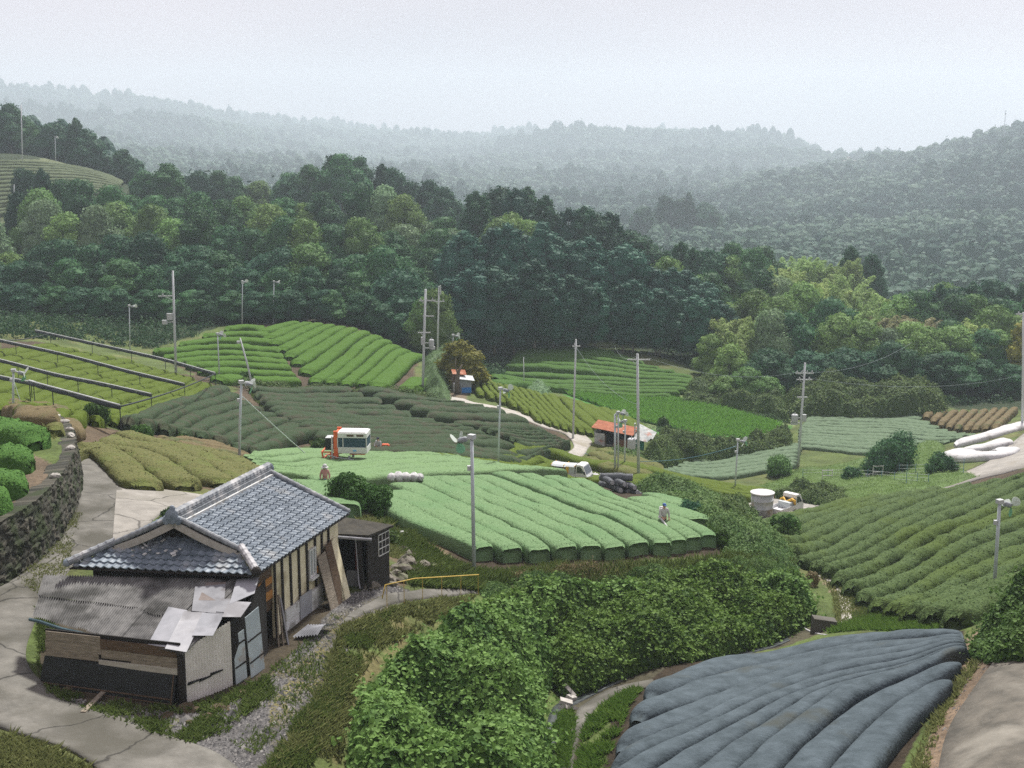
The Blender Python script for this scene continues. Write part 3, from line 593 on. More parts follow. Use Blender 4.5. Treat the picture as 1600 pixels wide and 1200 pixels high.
def ballcore(C, Rr, k=.86, flat=.85, nu=9, nv=6):
    mb = MB()
    for c, r in zip(C, Rr): mb.ball(c, (r*k, r*k, r*k*flat), nu, nv, .06)
    return np.vstack(mb.v), [np.array(f) for f in mb.f.values()]
def join_crown(name, cardset, core, mt, parent):
    V, F, T = cardset; V2, F2 = core
    fs = [F]+[f+len(V) for f in F2]; q = [f for f in fs if f.shape[1] == 4]; o4 = [np.vstack(q)]+[f for f in fs if f.shape[1] != 4]
    return mesh_np(name, np.vstack([V, V2]), o4, mt, parent, col=np.r_[T, np.full(len(V2), .4)])
def trunk_mesh(h, r, limbs, parent, mt, lean=.0):
    mb = MB(); z = np.linspace(-1.5, h, 7); wob = np.cumsum(rng.normal(scale=.05*r*4, size=(7, 2)), 0)
    P = np.c_[wob, z]; mb.tube(P, np.interp(z, [-1.5, 0, h], [r*1.2, r, r*.35]), 7)
    for b in limbs:
        s = P[min(6, max(2, int(rng.integers(2, 6))))]; b = np.array(b, float); mid = (s+b)/2+(0, 0, -.1*np.linalg.norm(b-s))
        mb.tube([s, mid, b], [r*.42, r*.28, r*.12], 5)
    return mb.build('trunk', mt, parent, smooth=True)
PROTO = {}
def proto_broad(kind, h, w, mt, n=6500, leaf=.44, lumps=16, low=.25):
    root = empty('tree', (0, 0, 0)); C = []; Rr = []
    for i in range(lumps):
        t = (i+.5)/lumps; z = low+(1-low)*t; env = math.sin(math.pi*min(1, .18+z*.84))**.75
        a = i*2.4+rng.uniform(-.5, .5); rr = w/2*env*rng.uniform(.35, .82); C.append((rr*math.cos(a), rr*math.sin(a), h*z*.93-.02*h)); Rr.append(w*rng.uniform(.18, .29)*(.75+.4*env))
    for i in range(4): C.append((rng.normal(0, w*.1), rng.normal(0, w*.1), h*(.45+.12*i))); Rr.append(w*.24)
    join_crown('crown', clump_cards(C, Rr, n//len(C), leaf), ballcore(C, Rr), mt, root)
    trunk_mesh(h*.75, h*.017, [C[i] for i in range(0, len(C), 4)], root, M_bark)
    PROTO.setdefault(kind, []).append((root, h))
def proto_con(kind, h, w, mt, n=6500, leaf=.42, low=.24, bark=None):
    root = empty('tree', (0, 0, 0)); C = []; Rr = []; L_ = 13
    for i in range(L_):
        t = i/(L_-1); z = h*(low+(1-low)*t)-.3; prof = (1-t)**.43*(.72+.28*min(1, t*5)); rad = w/2*prof; k = max(1, int(7*prof+.5)) if t < .97 else 1
        for j in range(k):
            a = j*2*math.pi/k+i*1.1+rng.uniform(-.3, .3); r0 = rad*rng.uniform(.5, .85); rr = max(.6, w*.17*(.55+.6*prof))*rng.uniform(.8, 1.2)
            C.append((r0*math.cos(a), r0*math.sin(a), z+rng.normal(0, .3))); Rr.append(rr)
    C.append((0, 0, h-.9)); Rr.append(.85); C.append((0, 0, h-2)); Rr.append(1.0)
    join_crown('crown', clump_cards(C, Rr, n//len(C), leaf, flat=1.1, jit=.65), ballcore(C, Rr, .82, 1.1, 7, 5), mt, root)
    trunk_mesh(h*.9, h*.011, [], root, bark or M_bark)
    PROTO.setdefault(kind, []).append((root, h))
def proto_bamboo(kind, h, mt, n=4200):
    root = empty('tree', (0, 0, 0)); P = []; N = []; T = []; mb = MB()
    for i in range(13):
        a = rng.uniform(0, 6.28); bx, by = rng.normal(0, 1.5, 2); hh = h*rng.uniform(.75, 1); t = np.linspace(0, 1, 12); bend = hh*rng.uniform(.16, .3)
        cx = bx+np.cos(a)*bend*t**2.4; cyy = by+np.sin(a)*bend*t**2.4; cz = hh*(t-.16*t**4); mb.tube(np.c_[cx, cyy, cz][:10], np.linspace(.055, .02, 10), 5)
        m = n//13; s = rng.uniform(.34, 1, m)**.85; rad = .25+1.25*np.sin(np.clip((s-.25)/.75, 0, 1)*math.pi)**.8
        d = rng.normal(size=(m, 3)); d /= np.linalg.norm(d, axis=1)[:, None]; d[:, 2] *= .6
        P.append(np.c_[np.interp(s, t, cx), np.interp(s, t, cyy), np.interp(s, t, cz)]+d*(rad*rng.uniform(.5, 1, m))[:, None]); N.append(d+(0, 0, .3)); T.append(np.clip(rng.normal(.5, .2, m)+rng.normal(0, .15), 0, 1))
    V, F = cards(np.vstack(P), np.vstack(N), .55, .5, .42)
    mesh_np('crown', V, [F], mt, root, col=np.repeat(np.concatenate(T), 4)); mb.build('trunk', M_pole_bamboo, root, smooth=True)
    PROTO.setdefault(kind, []).append((root, h))
M_pole_bamboo = mat('bamboo_culm', (.22, .24, .13), (.33, .33, .2), scale=1, rough=.5)
for k in range(3):
    proto_broad('broad', 14, 9.5+k*.8, L_broad); proto_con('con', 20, 9.4+.5*k, L_con, bark=M_bark2)
for k in range(2):
    proto_broad('light', 13, 9+k, L_light); proto_broad('darkb', 13, 8.5+k, L_dark, lumps=18); proto_bamboo('bam', 14, L_bam); proto_con('con2', 18, 8.8, L_dark, low=.1)
proto_bamboo('drybam', 13, L_bam2); proto_broad('pale', 12, 9, L_pale); proto_broad('yellow', 8, 5.5, L_yel, n=3000, lumps=14)
USED = set()
LOOK = {'broad': ('broadleaf_tree', 'mid green broadleaf tree', 'tree'), 'con': ('conifer_tree', 'dark green conifer', 'conifer'), 'con2': ('conifer_tree', 'dense dark evergreen', 'conifer'), 'light': ('broadleaf_tree', 'light green broadleaf tree', 'tree'),
        'darkb': ('broadleaf_tree', 'dark leafy tree', 'tree'), 'bam': ('bamboo_clump', 'feathery bamboo clump', 'bamboo'), 'drybam': ('bamboo_clump', 'straw coloured bamboo clump', 'bamboo'),
        'pale': ('broadleaf_tree', 'pale silvery green tree', 'tree'), 'yellow': ('broadleaf_tree', 'small yellow leaved tree', 'tree')}
def put_tree(kind, p, h, width=1.0, rz=None):
    pr = PROTO[kind]; i = int(rng.integers(len(pr))); root, h0 = pr[i]
    if (kind, i) not in USED: o = root; USED.add((kind, i))
    else: o = copy_tree(root)
    s = h/h0; o.location = p; o.rotation_euler = (0, 0, rng.uniform(0, 6.28) if rz is None else rz); o.scale = (s*width, s*width, s)
    nm, look, cat = LOOK[kind]; o.name = nm; tag(o, None, cat); return o, look
TREES = []
def tree_row(tops, mix, hnom, yr, spacing=40, where='', jit=10, wid=1.0, pts=None):
    """a stand of trees whose crown tops follow the line of pixels; depth from the height of the kind"""
    P = np.array(tops, float); d = np.r_[0, np.cumsum(np.abs(np.diff(P[:, 0])))]
    us = np.arange(P[0, 0], P[-1, 0]+1, spacing); c = {}
    ys = np.linspace(yr[0], yr[1], 30)
    for u in us:
        u = u+rng.normal(0, spacing*.22); v = np.interp(u, P[:, 0], P[:, 1])+rng.normal(0, jit); kk = mix(u) if callable(mix) else mix; kind = kk[int(rng.integers(len(kk)))]
        hn = hnom*rng.uniform(.88, 1.12); a, q = aq(u, v); hh = q*ys-H(a*ys, ys); i = int(np.argmin(np.abs(hh-hn))); y = ys[i]; h = float(np.clip(hh[i], hnom*.55, hnom*1.5))
        o, look = put_tree(kind, (a*y, y, float(H(a*y, y))-.2), h, wid*np.clip(hnom/h, .8, 1.3)); c[look] = c.get(look, 0)+1
        tag(o, f'{look} {where}, {ordinal(c[look])} from the hilltop side', group=f'trees {where}')
M1 = lambda *k: list(k)
tree_row([(-10, 172), (15, 165), (50, 190), (90, 190), (118, 182), (140, 205), (152, 238)], ['con2', 'darkb', 'broad'], 17, (335, 375), 24, 'behind the hilltop field', 4)
tree_row([(166, 240), (190, 230), (212, 248), (226, 268)], ['con2', 'darkb'], 12, (335, 370), 20, 'at the far end of the hilltop field', 3)
tree_row([(232, 262), (285, 245), (330, 262), (370, 282), (440, 270)], ['broad', 'light', 'darkb'], 14, (305, 360), 34, 'on the hazy ridge', 5)
tree_row([(455, 268), (480, 255), (525, 240), (575, 250), (615, 262), (650, 282), (690, 288), (745, 330)], ['darkb', 'broad', 'con2', 'darkb'], 16, (300, 350), 27, 'on the dark ridge top', 5)
tree_row([(20, 300), (56, 262), (66, 262), (100, 292), (190, 288), (260, 300), (330, 300), (430, 312)], lambda u: ['con2'] if u < 70 else ['broad', 'light', 'broad'], 13, (245, 300), 36, 'below the hilltop field')
tree_row([(445, 305), (540, 290), (600, 302), (660, 322), (730, 350)], ['broad', 'pale', 'light', 'broad'], 13, (265, 315), 36, 'below the dark ridge')
tree_row([(-15, 345), (60, 318), (150, 330), (290, 332), (430, 348), (560, 342), (680, 360), (730, 372)], ['broad', 'light', 'broad', 'pale', 'light'], 13, (225, 280), 41, 'in the upper wood')
tree_row([(-15, 390), (60, 372), (190, 370), (320, 378), (450, 388), (580, 392), (690, 400)], ['broad', 'darkb', 'broad', 'light'], 14, (205, 245), 41, 'in the middle of the wood')
tree_row([(-15, 432), (60, 420), (200, 415), (330, 428), (450, 425), (560, 425), (665, 432)], ['darkb', 'broad', 'darkb'], 14, (195, 222), 41, 'low in the dark wood')
tree_row([(-15, 470), (60, 462), (180, 465), (300, 472), (420, 470), (520, 470), (640, 490)], ['darkb', 'darkb', 'broad'], 9, (188, 205), 34, 'at the foot of the wood', wid=1.2)
tree_row([(756, 300), (790, 287), (830, 300), (880, 312), (920, 328), (960, 348), (1000, 368), (1022, 385)], ['con', 'con2', 'darkb'], 18, (262, 310), 25, 'behind the cypress block', 5, 1.1)
tree_row([(700, 398), (735, 362), (775, 350), (850, 352), (890, 378), (940, 388), (985, 398), (1025, 408), (1070, 430), (1110, 455)], ['con'], 20, (222, 262), 29, 'along the top of the cypress block', 6, 1.25)
tree_row([(695, 440), (750, 420), (830, 415), (900, 432), (960, 445), (1010, 455), (1060, 470), (1110, 500), (1128, 515)], ['con'], 20, (207, 228), 27, 'along the front of the cypress block', 6, 1.2)
tree_row([(775, 340), (805, 322), (835, 345)], ['light'], 17, (240, 275), 28, 'standing bright above the cypress block', 3, .8)
tree_row([(660, 465), (682, 450)], ['light'], 14, (186, 205), 20, 'behind the twin utility poles', 3, .7)
tree_row([(1035, 392), (1075, 376), (1120, 398), (1172, 376), (1215, 388)], lambda u: ['con2'] if u < 1090 else ['darkb', 'broad'], 13, (250, 300), 24, 'on the crest beyond the bamboo', 5)
tree_row([(1228, 392), (1260, 384), (1300, 392), (1322, 388)], ['bam'], 14, (240, 275), 21, 'along the top of the bamboo grove', 4)
tree_row([(1335, 384), (1362, 396), (1388, 415)], ['con2'], 15, (245, 280), 19, 'beside the bamboo grove', 3, .9)
tree_row([(1045, 405), (1100, 410), (1150, 408), (1222, 425)], ['light', 'pale', 'broad', 'light'], 13, (225, 255), 34, 'between the cypress block and the bamboo')
tree_row([(1235, 412), (1300, 415), (1350, 420), (1400, 448), (1440, 455)], ['bam'], 13, (222, 250), 28, 'in the middle of the bamboo grove', 6)
tree_row([(1462, 440), (1500, 434), (1550, 445), (1625, 455)], ['con2', 'darkb', 'con2'], 14, (222, 250), 30, 'at the dark end of the wood')
tree_row([(1405, 462), (1450, 452), (1520, 450), (1600, 462), (1640, 468)], ['broad', 'light', 'pale'], 13, (212, 240), 30, 'at the far valley end')
tree_row([(1120, 452), (1160, 442), (1230, 455), (1310, 460), (1375, 475)], ['broad', 'light', 'pale', 'bam', 'light'], 13, (205, 228), 36, 'below the bamboo grove')
tree_row([(1390, 478), (1425, 482), (1465, 492)], ['drybam'], 13, (205, 225), 24, 'at the pale edge of the grove', 3)
tree_row([(1490, 485), (1560, 470), (1625, 475)], ['bam', 'broad', 'light'], 12, (202, 222), 33, 'above the flat field')
tree_row([(1165, 495), (1220, 485), (1290, 492), (1400, 508), (1500, 510), (1620, 510)], ['broad', 'pale', 'bam', 'light', 'light'], 12, (192, 210), 37, 'above the paddy hedge')
tree_row([(1180, 548), (1240, 545), (1330, 545), (1450, 552), (1560, 558), (1590, 560)], ['darkb', 'broad', 'darkb'], 9, (183, 198), 36, 'behind the paddy hedge', wid=1.25)
tree_row([(1122, 520), (1150, 535)], ['light'], 8, (186, 196), 25, 'standing alone before the cypress block', 3, 1.0)
tree_row([(1592, 500)], ['yellow'], 9, (176, 190), 30, 'at the end of the domed rows', 2)
tree_row([(1138, 580), (1175, 575), (1212, 590)], ['broad', 'light'], 6.5, (176, 186), 30, 'beside the paddy', 3, 1.2)
tree_row([(712, 522), (742, 548)], ['yellow'], 7.5, (148, 158), 30, 'behind the tin hut', 3, 1.1)
tree_row([(1010, 322), (1050, 308), (1085, 310), (1115, 318)], ['darkb', 'con2'], 24, (FY(450), FY(540)), 17, 'as a dark grove on the hazy slope', 4, 1.2)
# far woods read as one mass
def distant_forest():
    Ps = []; Rs = []; y = 385.0
    cards_V = []; cards_F = []; T = []; mbs = MB(); base = 0
    while y < 4900:
        sp_ = 6.5+y*.0042; xs = np.arange(-.56*y, .56*y, sp_)+rng.uniform(0, sp_); xs = xs+rng.normal(0, sp_*.3, len(xs)); ysn = y+rng.normal(0, sp_*.3, len(xs))
        a = xs/ysn; g = H(xs, ysn); top = (g+12)/ysn
        vis = np.ones(len(xs), bool)
        near = GS < math.log(y-12)
        for i in range(len(xs)):
            ia = int(np.clip((a[i]-A0)/(A1-A0)*(NA-1), 0, NA-2)); horizon = ((ZT[ia, near]+np.where(GY[near] > 190, 4, 0))/GY[near]).max(); vis[i] = top[i] > horizon
        for x, yy, z in zip(xs[vis], ysn[vis], g[vis]): Ps.append((x, yy, z))
        y += sp_*.9
    Ps = np.array(Ps); n = len(Ps); kindr = vnoise(Ps[:, 0]+.3*Ps[:, 1], Ps[:, 1], 130, 9)*.75+vnoise(Ps[:, 0], Ps[:, 1], 45, 10)*.25+rng.normal(0, .07, n); r = (3.2+.0023*Ps[:, 1])*rng.uniform(.5, 1.3, n); con = kindr > .6
    hh = np.where(con, 1.5, 1.0)*rng.uniform(1.0, 1.9, n); tone0 = np.clip(np.where(con, .05, .38+.5*vnoise(Ps[:, 0], Ps[:, 1], 220, 15))+rng.normal(0, .2, n), 0, 1)
    m = 34; D = rng.normal(size=(n, m, 3)); D /= np.linalg.norm(D, axis=2)[..., None]; D[..., 2] = np.abs(D[..., 2])
    jig = rng.uniform(.75, 1.15, (n, m, 1)); P = Ps[:, None]+D*jig*r[:, None, None]*np.stack([np.ones(n), np.ones(n), hh*1.15], -1)[:, None]+np.array((0, 0, 3.2))
    V, F = cards(P.reshape(-1, 3), D.reshape(-1, 3), np.repeat(r*.36, m), .25, .8)
    T = np.repeat(np.clip(np.repeat(tone0, m)+rng.normal(0, .09, n*m), 0, 1), 4)
    # inner lumps
    nu, nv = 9, 5; th = np.linspace(.15, 1.75, nv); ph = np.arange(nu)*2*math.pi/nu
    B = np.array([[(math.sin(t)*math.cos(p), math.sin(t)*math.sin(p), math.cos(t)) for p in ph] for t in th]).reshape(-1, 3)
    BV = Ps[:, None]+B[None]*(r*1.0)[:, None, None]*np.stack([np.ones(n), np.ones(n), hh*1.15], -1)[:, None]+np.array((0, 0, 2.6))
    f = np.array([(i*nu+j, (i+1)*nu+j, (i+1)*nu+(j+1) % nu, i*nu+(j+1) % nu) for i in range(nv-1) for j in range(nu)])
    BF = (f[None]+(np.arange(n)*nu*nv)[:, None, None]).reshape(-1, 4)+len(V)
    o = mesh_np('distant_forest', np.vstack([V, BV.reshape(-1, 3)]), [np.vstack([F, BF])], leafmat('far_leaves', (.013, .06, .042), (.055, .12, .07), trans=.1, objr=0), col=np.r_[T, np.repeat(tone0, nu*nv)])
    tag(o, 'hazy wooded hills beyond the valley', None, None, 'stuff'); print('far crowns', n)
distant_forest()
# understorey so that the wood floor is not bare
def scatter_bushes(name, px, n, r, mt, h=0, label=None, m=40, leaf=.35, world_y=None):
    Wd = ats(px); x0, y0 = Wd[:, :2].min(0); x1, y1 = Wd[:, :2].max(0); P = []
    while len(P) < n:
        x = rng.uniform(x0, x1, n); y = rng.uniform(y0, y1, n); k = inpoly(x, y, Wd); P += list(np.c_[x, y][k])
    P = np.array(P[:n]); z = H(P[:, 0], P[:, 1]); rr = r*rng.uniform(.5, 1.4, n); D = rng.normal(size=(n, m, 3)); D /= np.linalg.norm(D, axis=2)[..., None]; D[..., 2] = np.abs(D[..., 2])
    Q = np.c_[P, z][:, None]+D*rng.uniform(.6, 1.1, (n, m, 1))*rr[:, None, None]*np.array((1, 1, .9))
    V, F = cards(Q.reshape(-1, 3), D.reshape(-1, 3), leaf, .5, .6); t = np.clip(np.repeat(rng.normal(.5, .22, n), m)+rng.normal(0, .18, n*m), 0, 1)
    o = mesh_np(name, V, [F], mt, col=np.repeat(t, 4)); return tag(o, label, None, None, 'stuff')
L_und = leafmat('undergrowth_leaves', (.014, .05, .02), (.05, .11, .04), objr=0)
scatter_bushes('undergrowth', [(-60, 530), (60, 530), (250, 545), (345, 508), (420, 495), (520, 497), (655, 555), (680, 560), (690, 480), (560, 455), (400, 450), (200, 450), (0, 450), (-60, 450)], 1500, 1.3, L_und, label='dark undergrowth at the foot of the wood')
scatter_bushes('undergrowth', [(760, 590), (820, 518), (905, 520), (1120, 592), (1250, 612), (1440, 632), (1600, 628), (1660, 560), (1250, 530), (1100, 505), (900, 480), (760, 490), (690, 520)], 1700, 1.1, L_und, label='dark undergrowth below the cypress and bamboo')
# ------------------------------------------------------------------ farmhouse (slightly out of square, as old farmhouses are)
_FR = np.array((-8.3497, 39.8198)); _U = np.array((.2962, .9551)); _W = np.array((.9917, -.1283)); HZ = -17.0
def hl(x, y, z): return np.array((_FR[0]+_W[0]*x+_U[0]*y, _FR[1]+_W[1]*x+_U[1]*y, HZ+z))
def hls(*P): return np.array([hl(*p) for p in P])
def hbox(mb, x0, x1, y0, y1, z0, z1): mb.hexa(hls((x0, y0, z0), (x1, y0, z0), (x1, y1, z0), (x0, y1, z0), (x0, y0, z1), (x1, y0, z1), (x1, y1, z1), (x0, y1, z1)))
M_tile = mat('grey_roof_tile', (.09, .12, .15), (.25, .30, .35), scale=3.2, rough=.55, bump=.15, spec=.35, c3=(.30, .32, .33), c3scale=1.1, c3lo=.57, detail=8)
M_ridge = mat('ridge_tile', (.12, .135, .15), (.27, .29, .31), scale=5, rough=.45, spec=.5, c3=(.42, .42, .42), c3scale=2.0)
M_plaster = mat('cream_board', (.60, .545, .37), (.74, .69, .50), scale=4, rough=.85, c3=(.36, .32, .2), c3scale=.9)
M_post = mat('black_timber', (.014, .013, .012), (.035, .03, .026), scale=6, rough=.8)
M_wood = mat('weathered_plank', (.15, .13, .10), (.32, .275, .215), scale=3, rough=.9, stretch=(1, 1, 7), bump=.3)
M_wood2 = mat('brown_plank', (.06, .04, .025), (.14, .095, .06), scale=4, rough=.9, stretch=(1, 1, 6))
M_oran = mat('orange_board', (.32, .14, .035), (.42, .21, .06), scale=3, rough=.8)
M_grey = mat('corrugated_roof_metal', (.10, .10, .098), (.26, .258, .25), scale=2.6, rough=.6, spec=.4, c3=(.05, .05, .047), c3scale=.9, c3lo=.50, detail=9)
M_zinc = mat('zinc_sheet', (.23, .24, .26), (.33, .335, .36), scale=1.3, rough=.72, metal=.0, c3=(.17, .175, .19), c3scale=.9)
M_wcorr = mat('pale_corrugated', (.68, .67, .63), (.82, .81, .77), scale=1.5, rough=.6, c3=(.40, .35, .27), c3scale=.6, c3lo=.55)
M_blue = mat('pale_blue_sheet', (.36, .43, .46), (.47, .54, .56), scale=1.4, rough=.55, c3=(.30, .21, .14), c3scale=1.5, c3lo=.6)
M_black = mat('black_panel', (.010, .012, .013), (.022, .025, .026), scale=3, rough=.6)
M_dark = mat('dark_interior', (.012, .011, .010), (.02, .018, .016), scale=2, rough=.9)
M_white = bpy.data.materials['white_cover_cloth']
M_frame = mat('white_window_frame', (.62, .63, .62), rough=.5)
M_glass = mat('window_glass', (.25, .30, .31), (.32, .37, .38), scale=2, rough=.08, spec=.8)
M_rust = mat('rusty_metal', (.16, .075, .04), (.26, .14, .08), scale=5, rough=.8)
M_tealg = mat('teal_gutter', (.035, .07, .085), (.06, .11, .13), scale=3, rough=.5)
M_skirt = mat('whitish_board', (.46, .47, .46), (.6, .61, .6), scale=3, rough=.8, c3=(.3, .3, .28), c3scale=2)
house = empty('farmhouse', hl(-3.2, 3, 0), label='old farmhouse with grey tiled hip and gable roof and patched tin lean-to', cat='farmhouse')
def hp(o, parent=None):
    o.parent = parent or house; M = house.matrix_world if parent is None else None
    return o
HL = np.array(hl(-3.2, 3, 0))
def hb(mb, name, m, parent=None, smooth=False):
    o = mb.build(name, m, None, smooth, loc=HL)     # vertices relative to the house's own origin
    o.location = (0, 0, 0); o.parent = parent or house; return o
def tiles(mapf, lo, hi, bmax, pitch, course, amp=.036, lip=.055, sub=6):
    V = []; F = []; nb = int(round(bmax/course)); n = 0
    for i in range(nb):
        b0, b1 = i*bmax/nb, (i+1)*bmax/nb+.02; bm = (b0+b1)/2; l, h = lo(bm), hi(bm)
        a = np.arange(math.floor(l/pitch)*pitch, h+pitch, pitch/sub); ac = np.clip(a, l, h); keep = np.r_[True, np.diff(ac) > 1e-5]; a = a[keep]; ac = ac[keep]; k = len(ac)
        f = (a/pitch) % 1; w = amp*(np.where(f < .62, np.sin(f/.62*math.pi)*-1, np.sin((f-.62)/.38*math.pi)*1.1)); jit = rng.normal(0, .004, k)
        rows = [np.c_[ac, np.full(k, b0), w+lip-.045], np.c_[ac, np.full(k, b0), w+lip+jit], np.c_[ac, np.full(k, b1), w+.0]]
        V += rows; r = n+np.arange(3*k).reshape(3, k)
        F.append(np.stack([r[:-1, :-1], r[:-1, 1:], r[1:, 1:], r[1:, :-1]], -1).reshape(-1, 4)); n += 3*k
    V = np.vstack(V); P = np.array([mapf(*v) for v in V]); mb = MB(); mb.addn(P, np.vstack(F)); return mb
SL = .457; CO = 1/math.hypot(1, SL); ZR = 4.47; YF, YB = .9, 7.38
rs = lambda a, b, w: hl(-b*CO-w*SL*CO*-1, a, 3+b*SL*CO+w*CO)
slopelen = 3.215/CO
roof = hb(tiles(rs, lambda b: min(b*CO, YF), lambda b: YB, slopelen, .265, .235), 'roof', M_tile)
roof['label'] = 'grey interlocking tile slope over the plaster wall'
ls = lambda a, b, w: hl(-6.43+b*CO-w*SL*CO, a, 3+b*SL*CO+w*CO)
hb(tiles(ls, lambda b: min(b*CO, YF), lambda b: YB, slopelen, .265, .235), 'roof', M_tile)
fs = lambda a, b, w: hl(a, b*CO-w*SL*CO, 3+b*SL*CO+w*CO)
hb(tiles(fs, lambda b: -6.43+b*CO, lambda b: -b*CO, 1.62/CO, .285, .27, amp=.036, lip=.055), 'skirt_roof', M_tile)
mb = MB()      # eave soffit boards
mb.plate(hls((0, 0, 2.92), (0, YB, 2.92), (-3.2, YB, ZR-.1), (-3.2, YF, ZR-.1), (-.9, YF, 3.34)), .05); mb.plate(hls((-6.43, 0, 2.92), (-5.53, YF, 3.34), (-3.2, YF, ZR-.1), (-3.2, YB, ZR-.1), (-6.43, YB, 2.92)), .05)
mb.plate(hls((-6.43, 0, 2.90), (0, 0, 2.90), (-1.5, 1.55, 3.6), (-4.9, 1.55, 3.6)), .04); hb(mb, 'soffit', M_post)
def ridge_tube(name, P0, P1, r, seg=.26, m=None, parent=None):
    P0, P1 = np.array(P0), np.array(P1); L_ = np.linalg.norm(P1-P0); n = int(L_/seg)*4; t = np.linspace(0, 1, n+1); pts = P0+(P1-P0)*t[:, None]
    rr = r*(1+.16*((np.arange(n+1) % 4) == 0)+.08*((np.arange(n+1) % 4) == 1)); mb = MB(); mb.tube(pts, rr, 10); return hb(mb, name, m or M_ridge, parent)
mb = MB(); hbox(mb, -3.42, -3.0, YF-.05, YB+.1, ZR-.12, ZR+.10); hbox(mb, -3.37, -3.05, YF-.05, YB+.1, ZR+.103, ZR+.17); base = hb(mb, 'ridge_base', M_ridge)
mb = MB(); hbox(mb, -2.98, -2.90, YF+.1, YB, ZR-.14, ZR-.03); hb(mb, 'mortar_line', M_skirt, base)
ridge_tube('ridge_cap', hl(-3.21, YF-.1, ZR+.22), hl(-3.21, YB+.12, ZR+.22), .135)
mb = MB(); mb.ball(hl(-3.21, YF-.16, ZR+.16), (.24, .09, .26), 12, 8, .05); mb.ball(hl(-3.42, YF-.14, ZR+.02), (.12, .08, .16), 10, 6); mb.ball(hl(-3.0, YF-.14, ZR+.02), (.12, .08, .16), 10, 6); mb.ball(hl(-3.21, YF-.1, ZR+.42), (.1, .08, .12), 8, 6)
hb(mb, 'ridge_end_tile', M_tile)
mb = MB(); mb.ball(hl(-3.21, YB+.14, ZR+.12), (.22, .08, .24), 12, 8, .04); hb(mb, 'ridge_end_tile', M_tile)
M_hipcap = mat('pale_hip_tile', (.33, .33, .34), (.46, .46, .47), scale=4, rough=.6, c3=(.2, .2, .2), c3scale=3)
h1 = ridge_tube('hip_ridge', hl(.02, -.02, 3.16), hl(-.98, .98, 3.60), .125, .24, M_hipcap); mb = MB(); mb.beam(hl(-.03, -.02, 3.03), hl(-1, .95, 3.47), .1, .14); hb(mb, 'mossy_base', mat('moss', (.10, .11, .045), (.17, .17, .08), scale=5, rough=.9), h1)
mb = MB(); mb.ball(hl(.04, -.04, 3.13), (.17, .15, .17), 10, 8, .04); hb(mb, 'hip_end_tile', M_post, h1)
h2 = ridge_tube('hip_ridge', hl(-6.45, -.02, 3.16), hl(-5.4, 1.0, 3.62), .12, .24); mb = MB(); mb.ball(hl(-6.47, -.04, 3.14), (.14, .12, .14), 10, 8); hb(mb, 'hip_end_tile', M_tile, h2)
for sx, nm in ((1, 'right'), (-1, 'left')):
    e = lambda t, dz=0: hl(-3.215+sx*t, YF+.02, ZR-SL*t+dz)
    ridge_tube('verge_ridge', e(2.25, .10), e(.1, .12), .085, .24)
    ridge_tube('verge_ridge', hl(-3.215+sx*3.2, YB-.02, 3.06), hl(-3.215+sx*.1, YB-.02, ZR+.08), .08, .24)
    t = np.linspace(0, 2.1, 12); mb = MB()          # curved barge board under the verge
    P = [hl(-3.215+sx*x, YF-.02, ZR-SL*x-.13-.05*math.sin(x/2.1*math.pi)) for x in t]
    for a, b in zip(P[:-1], P[1:]): mb.beam(a, b, .07, .24)
    mb.beam(P[-1], P[-1]+(hl(sx*.3, 0, -.0)-hl(0, 0, 0)), .09, .10); hb(mb, 'barge_board', mat('pale_barge_wood', (.30, .285, .25), (.42, .40, .36), scale=3, rough=.85) if sx == 1 else bpy.data.materials['pale_barge_wood'])
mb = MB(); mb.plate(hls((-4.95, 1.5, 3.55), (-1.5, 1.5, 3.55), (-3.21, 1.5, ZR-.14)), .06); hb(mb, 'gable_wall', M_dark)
for _ in range(14):
    c = hl(rng.uniform(-4.9, -2.6), rng.uniform(.35, 1.3), 0); c[2] = HZ+3.08+SL*((c-hl(0, 0, 0))[:2]@np.linalg.inv(np.array([_W, _U]))[:, 1])+.05; mb = MB(); mb.box(c, (rng.uniform(.08, .25), rng.uniform(.05, .12), .03), (rng.uniform(-.4, .4), rng.uniform(-.4, .4), rng.uniform(0, 3))); hb(mb, 'broken_tile', M_skirt)
# walls
XW = -.36
mb = MB(); hbox(mb, XW-.1, XW-.02, 1.9, 7.15, .0, 2.98); pl = hb(mb, 'plaster_wall', M_plaster)
def y_for(u, z):
    ys = np.linspace(-1, 9, 400); uu = [pix(*hl(XW, y, z))[0] for y in ys]; return float(np.interp(u, uu, ys))
POSTS = [429.5, 441, 454, 467, 479.5, 492.5, 503, 513.5]
for i, u in enumerate(POSTS):
    y = y_for(u, 2.0); mb = MB(); hbox(mb, XW-.06, XW+.03, y-.055, y+.055, .0, 2.94); hb(mb, 'post', M_post)
y0, y1 = y_for(481.5, 1.9), y_for(491.5, 1.9)
mb = MB()
for a in ((y0, y1, 1.32, 1.40), (y0, y1, 2.32, 2.38), (y0, y0+.06, 1.40, 2.32), (y1-.06, y1, 1.40, 2.32), ((y0+y1)/2-.03, (y0+y1)/2+.03, 1.40, 2.32)): hbox(mb, XW-.01, XW+.07, *a)
win = hb(mb, 'window', M_frame)
mb = MB(); hbox(mb, XW-.01, XW+.03, y0+.06, y1-.06, 1.40, 2.32); hb(mb, 'pane', M_glass, win)
mb = MB(); hbox(mb, XW+.0, XW+.16, y0-.03, y1+.03, 1.23, 1.31); hb(mb, 'sill', M_frame, win)
mb = MB(); hbox(mb, XW+.03, XW+.09, y1+.02, y1+.14, 1.35, 1.6); hb(mb, 'orange_meter_box', M_oran)
